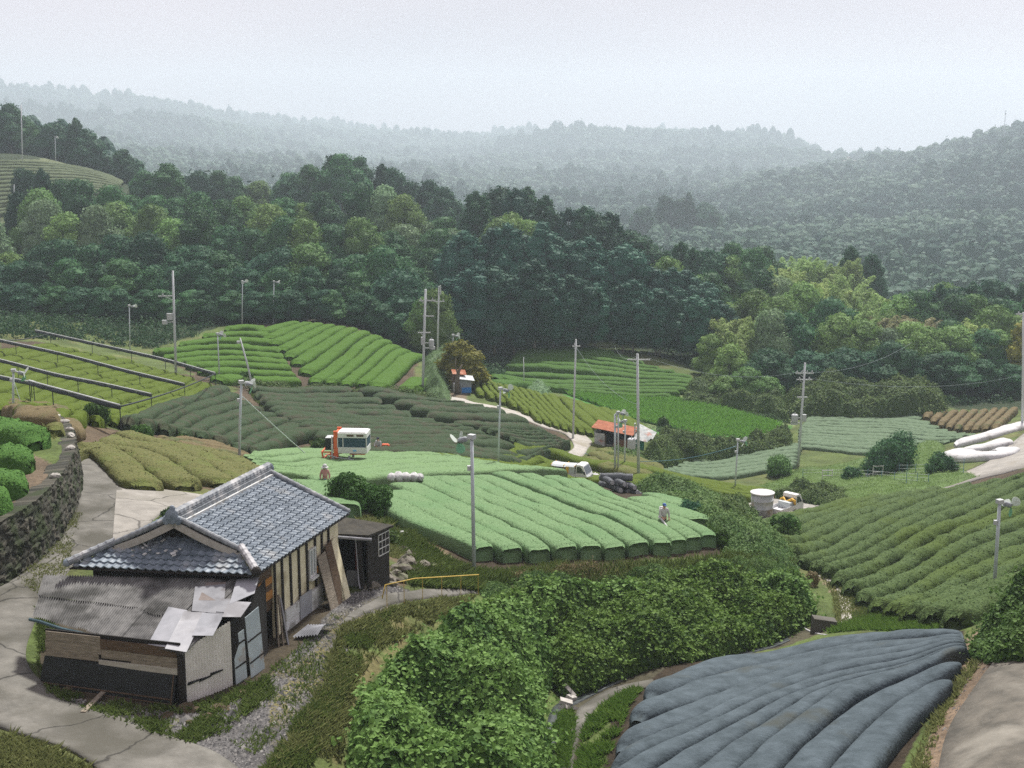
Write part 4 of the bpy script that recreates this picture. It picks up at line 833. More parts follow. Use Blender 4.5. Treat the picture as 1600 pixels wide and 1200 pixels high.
mb = MB(); ya, yb = y_for(443, .8), y_for(501, .6); hbox(mb, XW-.01, XW+.10, ya, yb, .42, .80); hbox(mb, XW-.01, XW+.085, ya, yb+.05, .0, .405); hb(mb, 'skirting_board', M_skirt)
mb = MB(); hbox(mb, XW+.105, XW+.13, y_for(464, .6), y_for(482, .6), .1, .95); hb(mb, 'patch_sheet', M_zinc)
mb = MB(); hbox(mb, XW-.12, XW-.06, .75, 1.88, 1.15, 2.9); w2 = hb(mb, 'front_board_wall', M_wood2)
mb = MB(); hbox(mb, XW-.058, XW-.03, .9, 1.86, 2.08, 2.32); hbox(mb, XW-.058, XW-.03, 1.2, 1.86, 1.55, 1.85); hb(mb, 'orange_board', M_oran, w2)
mb = MB(); hbox(mb, -6.0, -1.0, .6, .7, .0, 2.95); hbox(mb, -6.05, -5.95, .7, 7.1, 0, 2.95); hbox(mb, -6.0, XW-.05, 7.0, 7.1, 0, 2.95); hb(mb, 'rear_wall', M_dark)
# lean-to
TL, TR, BRc, BLc = hl(-7.30, -.05, 2.68), hl(.0, .3, 2.72), hl(-.45, -3.72, 1.74), hl(-6.5, -1.95, 2.0)
def lean(a, b, w=0):   # a 0..1 across, b 0..1 down the slope
    p = (TL*(1-a)+TR*a)*(1-b)+(BLc*(1-a)+BRc*a)*b; p = p.copy(); p[2] += w-.05*math.sin(a*math.pi)*b+(.02*math.sin(a*23)*b); return p
def corr_patch(fn, a0, a1, b0, b1, waves, amp, nb=8, sub=6, ragged=None):
    na = int(waves*sub)+1; A = np.linspace(a0, a1, na); B = np.linspace(b0, b1, nb)
    V = [fn(a, (b if ragged is None else b0+(b-b0)*ragged(a)), amp*math.cos(i*2*math.pi/sub)) for b in B for i, a in enumerate(A)]
    r = np.arange(na*nb).reshape(nb, na); F = np.stack([r[:-1, :-1], r[:-1, 1:], r[1:, 1:], r[1:, :-1]], -1).reshape(-1, 4); mb = MB(); mb.addn(np.array(V), F); return mb
rag = lambda a: 1-.05*(math.sin(int(a*9)*12.9898) % 1)-(.38 if .80 < a < .84 else 0)-(.32 if a > .86 else .0)
lt = hb(corr_patch(lean, .0, .56, 0, .52, 46, .032), 'lean_to_roof', M_grey)
lt['label'] = 'weathered corrugated sheets with ragged overlaps'
hb(corr_patch(lambda a, b, w: lean(a, b, w-.025), .01, .60, .49, 1.0, 44, .032, ragged=lambda a: 1-.035*(math.sin(int(a*16)*78.233) % 1)), 'corrugated_sheet', M_grey, lt)
hb(corr_patch(lean, .56, .80, 0, .60, 20, .032, ragged=lambda a: 1-.12*(math.sin(int(a*40)*12.99) % 1)), 'corrugated_sheet', M_grey, lt)
hb(corr_patch(lean, .865, .93, 0, .34, 6, .03), 'corrugated_sheet', M_grey, lt)
hb(corr_patch(lambda a, b, w: lean(a, b, w-.03), .54, 1.0, 0, 1.0, 40, .03), 'corrugated_sheet', M_grey, lt)
_ga, _gb = np.meshgrid(np.linspace(-.1, 1.4, 151), np.linspace(-.1, 1.4, 151), indexing='ij')
_lp = np.array([[pix(*lean(_ga[i, j], _gb[i, j])) for j in range(151)] for i in range(151)])
def on_lean(u, v, w):
    k = np.unravel_index(np.argmin(((_lp-np.array((u, v)))**2).sum(-1)), _ga.shape); return lean(_ga[k], _gb[k], w)
SHEETS = [((262, 949), (293, 955), (272, 1016), (230, 1011)), ((288, 957), (321, 961), (292, 1023), (257, 1018)), ((316, 960), (350, 964), (333, 1000), (301, 999)), ((304, 918), (352, 915), (348, 963), (300, 958)),
          ((358, 944), (392, 946), (376, 970), (346, 970)), ((322, 911), (354, 911), (343, 940), (311, 942)), ((370, 909), (405, 904), (397, 931), (358, 949)), ((350, 938), (372, 938), (360, 962), (338, 960))]
M_zincs = [M_zinc, mat('dull_zinc_sheet', (.16, .165, .18), (.26, .265, .28), scale=1.5, rough=.75, c3=(.12, .11, .11), c3scale=1.2), mat('pale_zinc_sheet', (.30, .305, .325), (.40, .405, .42), scale=1.5, rough=.75, c3=(.22, .22, .23), c3scale=.8), mat('rust_stained_sheet', (.14, .115, .105), (.22, .19, .175), scale=2.5, rough=.8)]
for i, q in enumerate(SHEETS):
    w = (.035, .06, .085, .045, .10, .03, .075, .055)[i]
    P = [on_lean(u, v, w+(.03 if k >= 2 else 0)+.012*(k % 2)) for k, (u, v) in enumerate(q)]; mb = MB(); mb.plate(np.array(P)[::-1], -.012); hb(mb, 'tin_sheet', M_zincs[(0, 2, 0, 1, 2, 3, 0, 1)[i]], lt)
mb = MB(); P = [lean(a, 1.0, -.13)+(0, -.04, 0) for a in np.linspace(-.01, .66, 10)]; mb.tube(P, .055, 8); gt = hb(mb, 'gutter', M_tealg)
A0_, A1_ = np.array((-5.42, -2.86)), np.array((-.70, -3.47))       # front wall line of the lean-to (local x, y)
def fw(t, z, out=0): x, y = A0_+(A1_-A0_)*t; return hl(x, y-out, z)
def fpanel(mb, t0, t1, z0, z1, out, th=.04): mb.plate(np.array([fw(t0, z0, out), fw(t1, z0, out), fw(t1, z1, out), fw(t0, z1, out)]), -th)
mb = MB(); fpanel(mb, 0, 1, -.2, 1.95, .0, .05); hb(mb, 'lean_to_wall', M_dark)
for (t0, t1, z0, z1, m, nm) in ((.0, .42, 1.32, 1.62, M_wood, 'plank'), (.01, .42, 1.62, 1.9, M_wood, 'plank'), (.42, .64, 1.2, 1.5, M_wood, 'plank'), (.42, .98, 1.5, 1.82, M_wood2, 'plank'), (.64, .98, 1.14, 1.48, M_wood, 'plank'),
                         (.0, .40, 1.08, 1.32, M_skirt if 0 else M_wood, 'plank'), (.40, .98, .94, 1.14, mat('pale_plank', (.36, .34, .29), (.48, .46, .40), scale=3, rough=.9, stretch=(1, 1, 5)), 'pale_plank')):
    mb = MB(); fpanel(mb, t0, t1, z0, z1, rng.uniform(.03, .06)); hb(mb, nm, m)
mb = MB(); mb.plate(np.array([fw(-.03, .12, .30), fw(.97, .06, .30), fw(.97, .93, .05), fw(-.01, 1.08, .05)]), -.03); bp_ = hb(mb, 'black_panel', M_black)
mb = MB()
for z, o_ in ((.14, .315), (.28, .28)): mb.beam(fw(-.03, z, o_), fw(.96, z-.06, o_), .03, .035)
mb.beam(fw(.955, .06, .32), fw(.955, .93, .075), .03, .03); hb(mb, 'batten', M_wood2, bp_)
mb = MB(); fpanel(mb, .985, 1.03, -.2, 1.75, .07, .1); hb(mb, 'corner_post', M_post)
S0, S1 = np.array((-.62, -3.5)), np.array((.12, -2.02))
def sw(t, z, w=0): x, y = S0+(S1-S0)*t; return hl(x+w, y-w*.4, z)
hb(corr_patch(lambda a, b, w: sw(a, -.25+b*(1.72+.44*a+.25), w), 0, 1, 0, 1, 17, .026, 5), 'side_wall_sheet', M_wcorr)
mb = MB()
for t0, t1, z in ((.06, .34, .62), (.3, .55, .60), (.52, .8, .66)): mb.plate(np.array([sw(t0, z-.05, .03), sw(t1, z-.01, .03), sw(t1, z+.03, .03), sw(t0+.02, z+.05, .03)]), .015)
hb(mb, 'torn_gap', M_black)
mb = MB(); x1, y1_ = S1; mb.plate(hls((x1+.02, y1_+.05, -.2), (.4, -1.2, -.2), (-.05, .7, 0), (-.05, .7, 2.6), (.15, -1.4, 2.2), (x1, y1_+.05, 2.1)), .05); hb(mb, 'dark_gap_sheet', M_dark)  # near-black sheet standing in for the dark gap behind the door sheets
for (xa, ya, xb, yb, zb, zt, lean_) in ((.20, -1.95, .38, -1.58, .02, 1.55, -.10), (.47, -1.50, .60, -.86, .05, 2.05, -.18)):
    mb = MB(); mb.plate(hls((xa, ya, zb), (xb, yb, zb+.1), (xb+lean_, yb+.1, zt+.15), (xa+lean_, ya+.1, zt)), .02); d_ = hb(mb, 'leaning_door_sheet', M_blue)
    mb = MB()
    for z in (.55, 1.25): f = z/zt; mb.beam(hl(xa+lean_*f+.03, ya+.1*f, z), hl(xb+lean_*f+.03, yb+.1*f, z+.12), .03, .05)
    hb(mb, 'rail', M_post, d_)
mb = MB(); mb.plate(hls((.3, -1.85, .03), (.62, -1.6, .04), (.72, -1.95, .0), (.42, -2.15, .0)), .04); tag(mb.build('fallen_board', M_rust, loc=hl(.5, -1.9, 0)), 'reddish brown board lying at the foot of the blue door sheets', 'board')
# leaning boards, scrap
for (u0, u1, zt, m, lb) in ((493, 506, 2.0, M_wood, 'weathered grey plank sheet leaning on the plaster wall below the window'), (505, 514, 2.25, M_wood2, 'narrow brown plank leaning between two wider boards on the plaster wall'), (511, 522, 2.25, M_plaster, 'tall cream board leaning at the rear end of the plaster wall')):
    a, b = y_for(u0, 1.2), y_for(u1, 1.2); mb = MB(); mb.plate(hls((XW+.62, a-.2, -.05), (XW+.62, b-.1, -.05), (XW+.08, b, zt), (XW+.08, a, zt-.1)), .035); tag(mb.build('leaning_board', m, loc=hl(XW+.6, (a+b)/2, 0)), lb, 'board', 'boards leaning on the farmhouse')
for i, (x, y, t) in enumerate(((-.2, 1.62, .9), (-.1, 1.75, .85), (.02, 1.85, .7))):
    mb = MB(); mb.beam(hl(x+.25, y-.35, -.05), hl(XW+.1, y+.25, t+.75), .05, .16); tag(mb.build('leaning_plank', M_wood if i != 2 else M_zinc, loc=hl(x+.25, y-.35, 0)), ['thin plank leaning outermost at the front post of the plaster wall', 'thin plank leaning between two others at the front post', 'grey metal strip leaning beside the whitish skirting'][i], 'plank', 'planks at the front post')
mb = corr_patch(lambda a, b, w: hl(.25+a*.75, 1.9+b*1.2+a*.35, .12+w+.14*a*math.sin(b*4)), 0, 1, 0, 1, 9, .03, 6); tag(mb.build('scrap_sheet', M_zinc, loc=hl(.6, 2.4, 0)), 'crumpled corrugated scrap sheet on the ground by the plaster wall', 'scrap sheet')
# annex shed behind
annex = empty('annex_shed', hl(.4, 8, 0), label='dark open timber shed with lattice window behind the farmhouse', cat='shed'); AL = np.array(hl(.4, 8, 0))
def ab(mb, name, m, parent=None): o = mb.build(name, m, None, loc=AL); o.location = (0, 0, 0); o.parent = parent or annex; return o
mb = MB(); hbox(mb, -1.6, -1.5, 7.3, 9.1, -.3, 1.9); hbox(mb, -1.5, .7, 8.95, 9.05, -.3, 1.85); ab(mb, 'wall', M_dark)
mb = MB(); mb.plate(hls((.50, 7.62, -.3), (.78, 9.0, -.3), (.78, 9.0, 1.95), (.50, 7.62, 1.95)), .08); rw = ab(mb, 'wall', M_post)
mb = MB()
for t in (.42, .57, .72, .87): p = lambda z: hl(.50+.28*t+.10, 7.62+1.58*t, z); mb.beam(p(1.0), p(1.85), .04, .04)
for z in (1.0, 1.28, 1.56, 1.85): mb.beam(hl(.50+.28*.42+.10, 7.62+1.58*.42, z), hl(.50+.28*.87+.10, 7.62+1.58*.87, z), .04, .04)
w3 = ab(mb, 'window', M_frame); mb = MB(); mb.plate(hls((.5+.28*.42+.075, 7.62+1.58*.42, 1.0), (.5+.28*.87+.075, 7.62+1.58*.87, 1.0), (.5+.28*.87+.075, 7.62+1.58*.87, 1.85), (.5+.28*.42+.075, 7.62+1.58*.42, 1.85)), .01); ab(mb, 'pane', M_glass, w3)
mb = MB(); mb.plate(hls((-1.7, 7.1, 2.15), (.72, 7.35, 2.05), (1.0, 9.1, 1.95), (-1.6, 9.3, 2.2)), .09); ab(mb, 'roof', mat('mossy_dark_roof', (.025, .024, .02), (.06, .055, .042), scale=2.5, rough=.95))
mb = MB(); mb.tube([hl(-.8, 7.12, 2.10), hl(.85, 7.32, 1.98)], .06, 10); ab(mb, 'gutter', M_zinc)
mb = MB(); mb.tube([hl(.2, 7.35, 2.1), hl(.28, 7.35, .5), hl(.34, 7.25, .25), hl(.45, 7.1, .08)], .025, 6); ab(mb, 'downpipe', M_zinc)
mb = MB(); hbox(mb, -.35, .3, 7.75, 7.85, -.2, .55); ab(mb, 'block_wall', mat('concrete_block', (.16, .165, .17), (.24, .245, .25), scale=4))
mb = MB(); hbox(mb, .2, .36, 7.5, 7.62, -.2, 2.15); ab(mb, 'post', M_post)
mb = MB(); mb.tube([hl(-.2, 8.3, .2), hl(-.2, 8.3, 1.6)], .03, 6); hbox(mb, -.1, .15, 8.2, 8.3, 1.65, 1.9); ab(mb, 'red_panel', mat('red_panel', (.22, .03, .02), rough=.6))
# ------------------------------------------------------------------ stone wall
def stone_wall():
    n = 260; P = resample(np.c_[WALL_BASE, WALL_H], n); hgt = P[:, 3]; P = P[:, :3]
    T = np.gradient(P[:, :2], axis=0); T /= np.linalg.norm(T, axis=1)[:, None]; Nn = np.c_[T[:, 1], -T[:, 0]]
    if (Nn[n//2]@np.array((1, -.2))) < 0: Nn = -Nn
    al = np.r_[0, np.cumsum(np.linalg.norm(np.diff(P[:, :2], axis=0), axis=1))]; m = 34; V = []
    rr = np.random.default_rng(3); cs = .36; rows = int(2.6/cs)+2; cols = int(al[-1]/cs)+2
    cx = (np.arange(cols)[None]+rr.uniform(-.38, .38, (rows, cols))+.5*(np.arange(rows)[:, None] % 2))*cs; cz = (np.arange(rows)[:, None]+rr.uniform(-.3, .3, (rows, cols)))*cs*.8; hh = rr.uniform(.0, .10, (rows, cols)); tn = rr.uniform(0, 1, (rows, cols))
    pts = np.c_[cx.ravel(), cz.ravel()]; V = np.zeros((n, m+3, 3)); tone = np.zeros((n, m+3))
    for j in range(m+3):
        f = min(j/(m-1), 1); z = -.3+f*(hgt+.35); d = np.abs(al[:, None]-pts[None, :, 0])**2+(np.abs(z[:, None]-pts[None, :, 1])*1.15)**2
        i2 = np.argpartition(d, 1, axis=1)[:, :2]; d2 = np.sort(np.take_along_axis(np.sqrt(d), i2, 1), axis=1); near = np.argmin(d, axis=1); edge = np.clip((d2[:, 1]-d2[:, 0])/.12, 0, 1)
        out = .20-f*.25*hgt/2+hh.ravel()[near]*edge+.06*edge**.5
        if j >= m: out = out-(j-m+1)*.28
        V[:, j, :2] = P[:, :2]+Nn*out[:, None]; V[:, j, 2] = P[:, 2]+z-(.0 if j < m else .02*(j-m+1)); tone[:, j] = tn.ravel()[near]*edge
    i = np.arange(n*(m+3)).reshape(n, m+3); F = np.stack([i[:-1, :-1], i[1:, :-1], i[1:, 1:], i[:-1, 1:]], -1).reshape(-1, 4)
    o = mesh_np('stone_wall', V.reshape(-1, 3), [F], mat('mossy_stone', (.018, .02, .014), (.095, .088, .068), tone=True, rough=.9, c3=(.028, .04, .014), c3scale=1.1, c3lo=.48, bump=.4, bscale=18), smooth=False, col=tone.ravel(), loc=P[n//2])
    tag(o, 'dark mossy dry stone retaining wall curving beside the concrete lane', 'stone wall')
    for k, t in enumerate((.30, .46, .55, .60, .70, .78)):
        q = P[int(t*n)]; mb = MB(); mb.ball((0, 0, 0), (.24+.05*(k % 3), .17, .13), 10, 7, .08); s = mb.build('capstone', mat('pale_stone', (.30, .29, .26), (.45, .43, .39), scale=5, rough=.9) if k == 0 else bpy.data.materials['pale_stone'])
        s.location = (q[0]-Nn[int(t*n)][0]*.15, q[1]-Nn[int(t*n)][1]*.15, q[2]+hgt[int(t*n)]+.1); s.rotation_euler = (0, 0, k)
        tag(s, f'pale loose stone on the rim of the stone wall, {ordinal(k+1)} from its near end', 'stone', 'loose stones on the wall rim')
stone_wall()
# ------------------------------------------------------------------ poles
M_steel = mat('grey_steel_pole', (.42, .47, .49), (.52, .57, .59), scale=2, rough=.5, metal=.1)
M_cpole = mat('concrete_pole', (.46, .49, .50), (.56, .59, .60), scale=3, rough=.85)
M_hw = mat('pole_hardware', (.38, .40, .41), (.5, .52, .53), scale=4, rough=.55)
M_motor = mat('fan_motor', (.20, .22, .24), (.32, .34, .36), scale=4, rough=.5)
M_bladew = mat('white_fan_blade', (.62, .68, .62), rough=.45, trans=.3)
M_bladeg = mat('green_fan_blade', (.22, .50, .30), rough=.45, trans=.35)
def pole_points(ub, vb, ut, vt, after=0):
    b = at(ub, vb, 0, after); t = atY(ut, vt, b[1]); return b, t
def fan(ub, vb, ut, vt, yaw, label, r=.10, dirx=1, big=True, tilt=R(-20), spin=0):
    b, t = pole_points(ub, vb, ut, vt); e = empty('frost_fan', b, 0, label, 'frost fan', 'frost fans on poles'); d = t-b
    mb = MB(); mb.tube([(0, 0, -.6), d*.5, d], [r*.8, r*.74, r*.68], 10); p = mb.build('pole', M_steel, e, True)
    ax = np.array((math.cos(yaw)*math.cos(tilt), math.sin(yaw)*math.cos(tilt), math.sin(tilt))); top = d+(0, 0, .02)
    mb = MB(); mb.box(d+(0, 0, .05), (.3, .26, .2), (0, 0, yaw)); mb.beam(top, top+ax*.42, .10, .10); mb.build('bracket', M_hw, e)
    mb = MB(); mb.tube([top+ax*.32, top+ax*.66, top+ax*.76], [.13, .14, .07], 10); mt = mb.build('motor', M_motor, e, True)
    hub = top+ax*.74; s = np.cross(ax, (0, 0, 1)); s /= np.linalg.norm(s); w = np.cross(s, ax)
    for k in range(3):
        a = spin+k*2*math.pi/3; rd = s*math.cos(a)+w*math.sin(a); tg = np.cross(ax, rd); P = []
        for f, wd in ((.06, .05), (.16, .13), (.28, .22), (.42, .25), (.53, .17), (.58, .05)):
            for sg in (-1, 1): P.append(hub+rd*f*.98+tg*sg*wd*.85+ax*sg*wd*.42)
        mb = MB(); P = np.array(P); V = np.vstack([P, P+ax*.012]); F = []
        for i in range(5): F += [(2*i, 2*i+2, 2*i+3, 2*i+1), (12+2*i, 12+2*i+1, 12+2*i+3, 12+2*i+2)]
        F += [(0, 1, 13, 12), (10, 22, 23, 11)]
        mb.add(V, F); mb.build('blade', M_bladeg if k == 2 else M_bladew, e, True)
    if big:
        mb = MB(); mb.box(d*.78+(-.14, 0, 0), (.16, .16, .22)); mb.build('control_box', M_hw, e)
    return e
fan(741, 896, 737, 684, R(150), 'tall grey fan pole at the near edge of the pale green field', .115, spin=.5)
fan(778, 735, 782, 608, R(35), 'fan pole standing in the gap between the harvester field and the pale green field', spin=1.2)
fan(373, 722, 377, 598, R(25), 'fan pole with two pale blades behind the farmhouse ridge', .11, spin=.4)
fan(1553, 926, 1562, 785, R(20), 'fan pole with broad green blades on the olive slope', .115, spin=.9)
fan(1148, 770, 1153, 688, R(15), 'fan pole beside the low grey green rows near the tank', spin=2)
fan(20, 645, 21, 580, R(10), 'fan pole with guy wires on bare soil below the net frames', spin=.2)
fan(343, 592, 340, 522, R(60), 'slim fan pole at the corner of the shaded mound rows', .09, big=False)
fan(203, 547, 202, 478, R(40), 'slim fan pole before the dark wood above the lime field', .09, big=False, spin=.7)
fan(378, 512, 379, 440, R(70), 'fan pole on top of the shaded half of the bright mound', .09, big=False, spin=1)
fan(427, 506, 428, 440, R(20), 'fan pole above the seam of the bright mound', .09, big=False, spin=.3)
fan(880, 534, 880, 476, R(120), 'fan pole on top of the deep green mound', .1, big=False, spin=.6)
fan(976, 733, 977, 658, R(120), 'short fan pole with green blades before the rusty shed', spin=.1)
fan(966, 742, 966, 645, R(30), 'fan pole joined to a twin post before the rusty shed', spin=.3)
fan(707, 583, 708, 524, R(30), 'taller fan pole behind the tin hut', .08, big=False)
fan(724, 588, 726, 552, R(40), 'short fan pole right above the tin hut roof'.replace('right ', ''), .08, big=False, spin=1)
fan(87, 252, 86, 214, R(60), 'small fan pole on the hilltop field before the dark trees', .12, big=False)
def insul(mb, p): mb.tube([p, p+np.array((0, 0, .12)), p+np.array((0, 0, .22))], [.07, .09, .05], 6)
def upole(ub, vb, ut, vt, label, arms=(), cans=(), r=.17, yaw=0.0, lamp=None, boxes=()):
    b, t = pole_points(ub, vb, ut, vt); d = t-b; e = empty('utility_pole', b, 0, label, 'utility pole', 'utility poles'); L_ = np.linalg.norm(d)
    mb = MB(); mb.tube([(0, 0, -.8), d*.5, d], [r*.8, r*.68, r*.55], 12); mb.build('pole', M_cpole, e, True); c, s = math.cos(yaw), math.sin(yaw); X = np.array((c, s, 0))
    for (f, x0, x1, n) in arms:
        p = d*f; mb = MB(); mb.beam(p+X*x0, p+X*x1, .11, .11)
        for k in range(n): insul(mb, p+X*(x0+(x1-x0)*(k+.3)/max(n-.4, 1))+(0, 0, .06))
        mb.beam(p+X*x0*.6+(0, 0, -.02), p+(0, 0, -.5), .05, .05); mb.build('crossarm', M_hw, e)
    for (f, x, rr, hh) in cans:
        p = d*f+X*x; mb = MB(); mb.lathe(p, [(rr*.9, -hh/2), (rr, -hh/2+.05), (rr, hh/2-.08), (rr*.75, hh/2)], 14); mb.tube([p+(0, 0, hh/2), p+(0, 0, hh/2+.22)], [.06, .04], 6); mb.beam(d*f, p, .07, .07); mb.build('transformer', M_hw, e)
    for (f, x, w, h) in boxes:
        p = d*f+X*x; mb = MB(); mb.box(p, (w, .3, h)); mb.beam(d*f, p, .08, .08); mb.build('switch_box', M_hw, e)
    return b, d
B1, D1 = upole(275, 592, 270, 423, 'tall utility pole on the small lane above the lime field', [(.77, -1.6, .1, 1)], [], .19, boxes=[(.58, -.45, .6, .7), (.53, -1.0, .5, .45)], yaw=.2)
P_ = D1; mbi = MB()
B2, D2 = upole(660, 612, 665, 452, 'utility pole with transformers at the foot of the bright mound', [(.89, -.7, 1.0, 3), (.74, -.2, 1.0, 0), (.58, -.7, .7, 0)], [(.48, .85, .28, .8)], .2, boxes=[(.50, -.1, .45, .85), (.43, 1.0, .5, .3)])
B3, D3 = upole(683, 566, 686, 447, 'bare double topped utility pole beside the pole with transformers', [(.80, -.7, .8, 3)], [], .17, boxes=[(.95, .22, .16, 1.3)])
B4, D4 = upole(998, 749, 996, 553, 'utility pole with a bent crossarm standing among the fan posts', [(.955, -.9, 1.15, 0)], [(.29, -.62, .38, .95)], .19, boxes=[(.40, -.3, .1, 1.2)])
B5, D5 = upole(1247, 728, 1258, 567, 'leaning utility pole at the corner of the flat dull field', [(.90, -.95, 1.0, 4), (.84, -.8, .9, 2), (.67, -.6, .5, 0)], [(.47, -.72, .36, .8)], .19, boxes=[(.47, .3, .45, .75), (.42, -.75, .7, .35)])
B6, D6 = upole(398, 611, 375, 528, 'short leaning pole with a white box behind the crank fan', [], [], .14, boxes=[(.14, -.5, .6, .5), (.92, -.3, .3, .25)])
B7, D7 = upole(895, 686, 900, 530, 'plain slender pole at the bend of the pale road', [(.93, -.35, .45, 1)], [], .14)
B8, D8 = upole(1598, 668, 1599, 488, 'plain utility pole behind the white covered rows', [(.985, -.8, .2, 1)], [], .18)
B9, D9 = upole(819, 606, 818, 558, 'thin grey post at the foot of the deep green mound', [], [], .09)
upole(35, 250, 33, 163, 'tall thin mast rising before the hilltop trees', [], [], .2); upole(203, 284, 203, 240, 'middle pole of the cluster at the end of the hilltop field', [(.85, -1.2, .8, 2), (.6, -1.4, .6, 2)], [], .22); upole(189, 282, 190, 252, 'thin pole beside the cluster at the end of the hilltop field', [], [], .16); upole(212, 286, 212, 258, 'short pole on the outer side of the hilltop pole cluster', [], [], .16); upole(22, 332, 22, 288, 'short post on the lower part of the hilltop field', [], [], .14)
b, t = pole_points(961, 742, 961, 648); mb = MB(); mb.tube([(0, 0, -.4), t-b], [.11, .10], 10); mb.tube([t-b, t-b+(.3, 0, .08)], [.12, .1], 8); o = mb.build('steel_post', M_steel, None, True); o.location = b; tag(o, 'bare steel twin post beside the fan pole before the rusty shed', 'post')
M_wire = mat('wire', (.25, .30, .32), rough=.6); M_cable = mat('pale_cable', (.45, .50, .50), rough=.6); M_hose = mat('blue_hose', (.12, .26, .34), rough=.5)
def cable(p, q, sag, r, label, m=None, name='power_cable', group='cables between the poles'):
    p = np.array(p, float); q = np.array(q, float); t = np.linspace(0, 1, 24)[:, None]; P = p*(1-t)+q*t; P[:, 2] -= (4*sag*t*(1-t))[:, 0]
    mb = MB(); mb.tube(P-p, r, 5); o = mb.build(name, m or M_wire, None, True); o.location = p; return tag(o, label, 'cable', group)
cable(B4+D4*.955+(1.1, 0, .1), B5+D5*.9+(-.9, 0, .1), 1.0, .013, 'overhead wire from the bent crossarm pole to the leaning pole')
cable(B5+D5*.9+(.9, 0, .1), atY(1425, 535, 176), 1.0, .016, 'upper overhead wire running from the leaning pole into the wood'); cable(B5+D5*.84+(.9, 0, .1), atY(1600, 585, 176), 1.3, .016, 'lower overhead wire from the leaning pole along the dark hedge')
cable(B4+D4*.99, atY(960, 540, 185), 1.0, .012, 'thin wire from the bent crossarm pole towards the cypress block'); cable(B7+D7*.93, B4+D4*.6, 1.0, .011, 'thin wire from the slender road pole to the bent crossarm pole')
cable(atY(379, 620, float(at(373, 722)[1])), at(488, 706, .6), .05, .035, 'pale guy cable slanting from the fan pole down to the harvester field', M_cable, 'guy_cable'); cable(at(905, 697, .6), atY(1150, 697, float(at(1148, 770)[1])), 1.2, .03, 'blue green hose hung between the shed and the tank fan pole', M_hose, 'hose')
cable(B2+D2*.89, atY(708, 530, 150), .8, .02, 'thin wire from the transformer pole to the fan poles at the hut'); cable(atY(20, 590, 100), at(36, 640), 0, .02, 'guy wire of the fan pole on bare soil', M_wire, 'guy_cable')
cable(at(1165, 820, .3), at(1199, 803, .4), 0, .12, 'white half pipe lying before the concrete tank', M_white, 'water_pipe', None); cable(at(1247, 966, .3), at(1292, 979, .4), .12, .05, 'thin white pipe crossing the gully by the culvert', M_white, 'water_pipe', None)
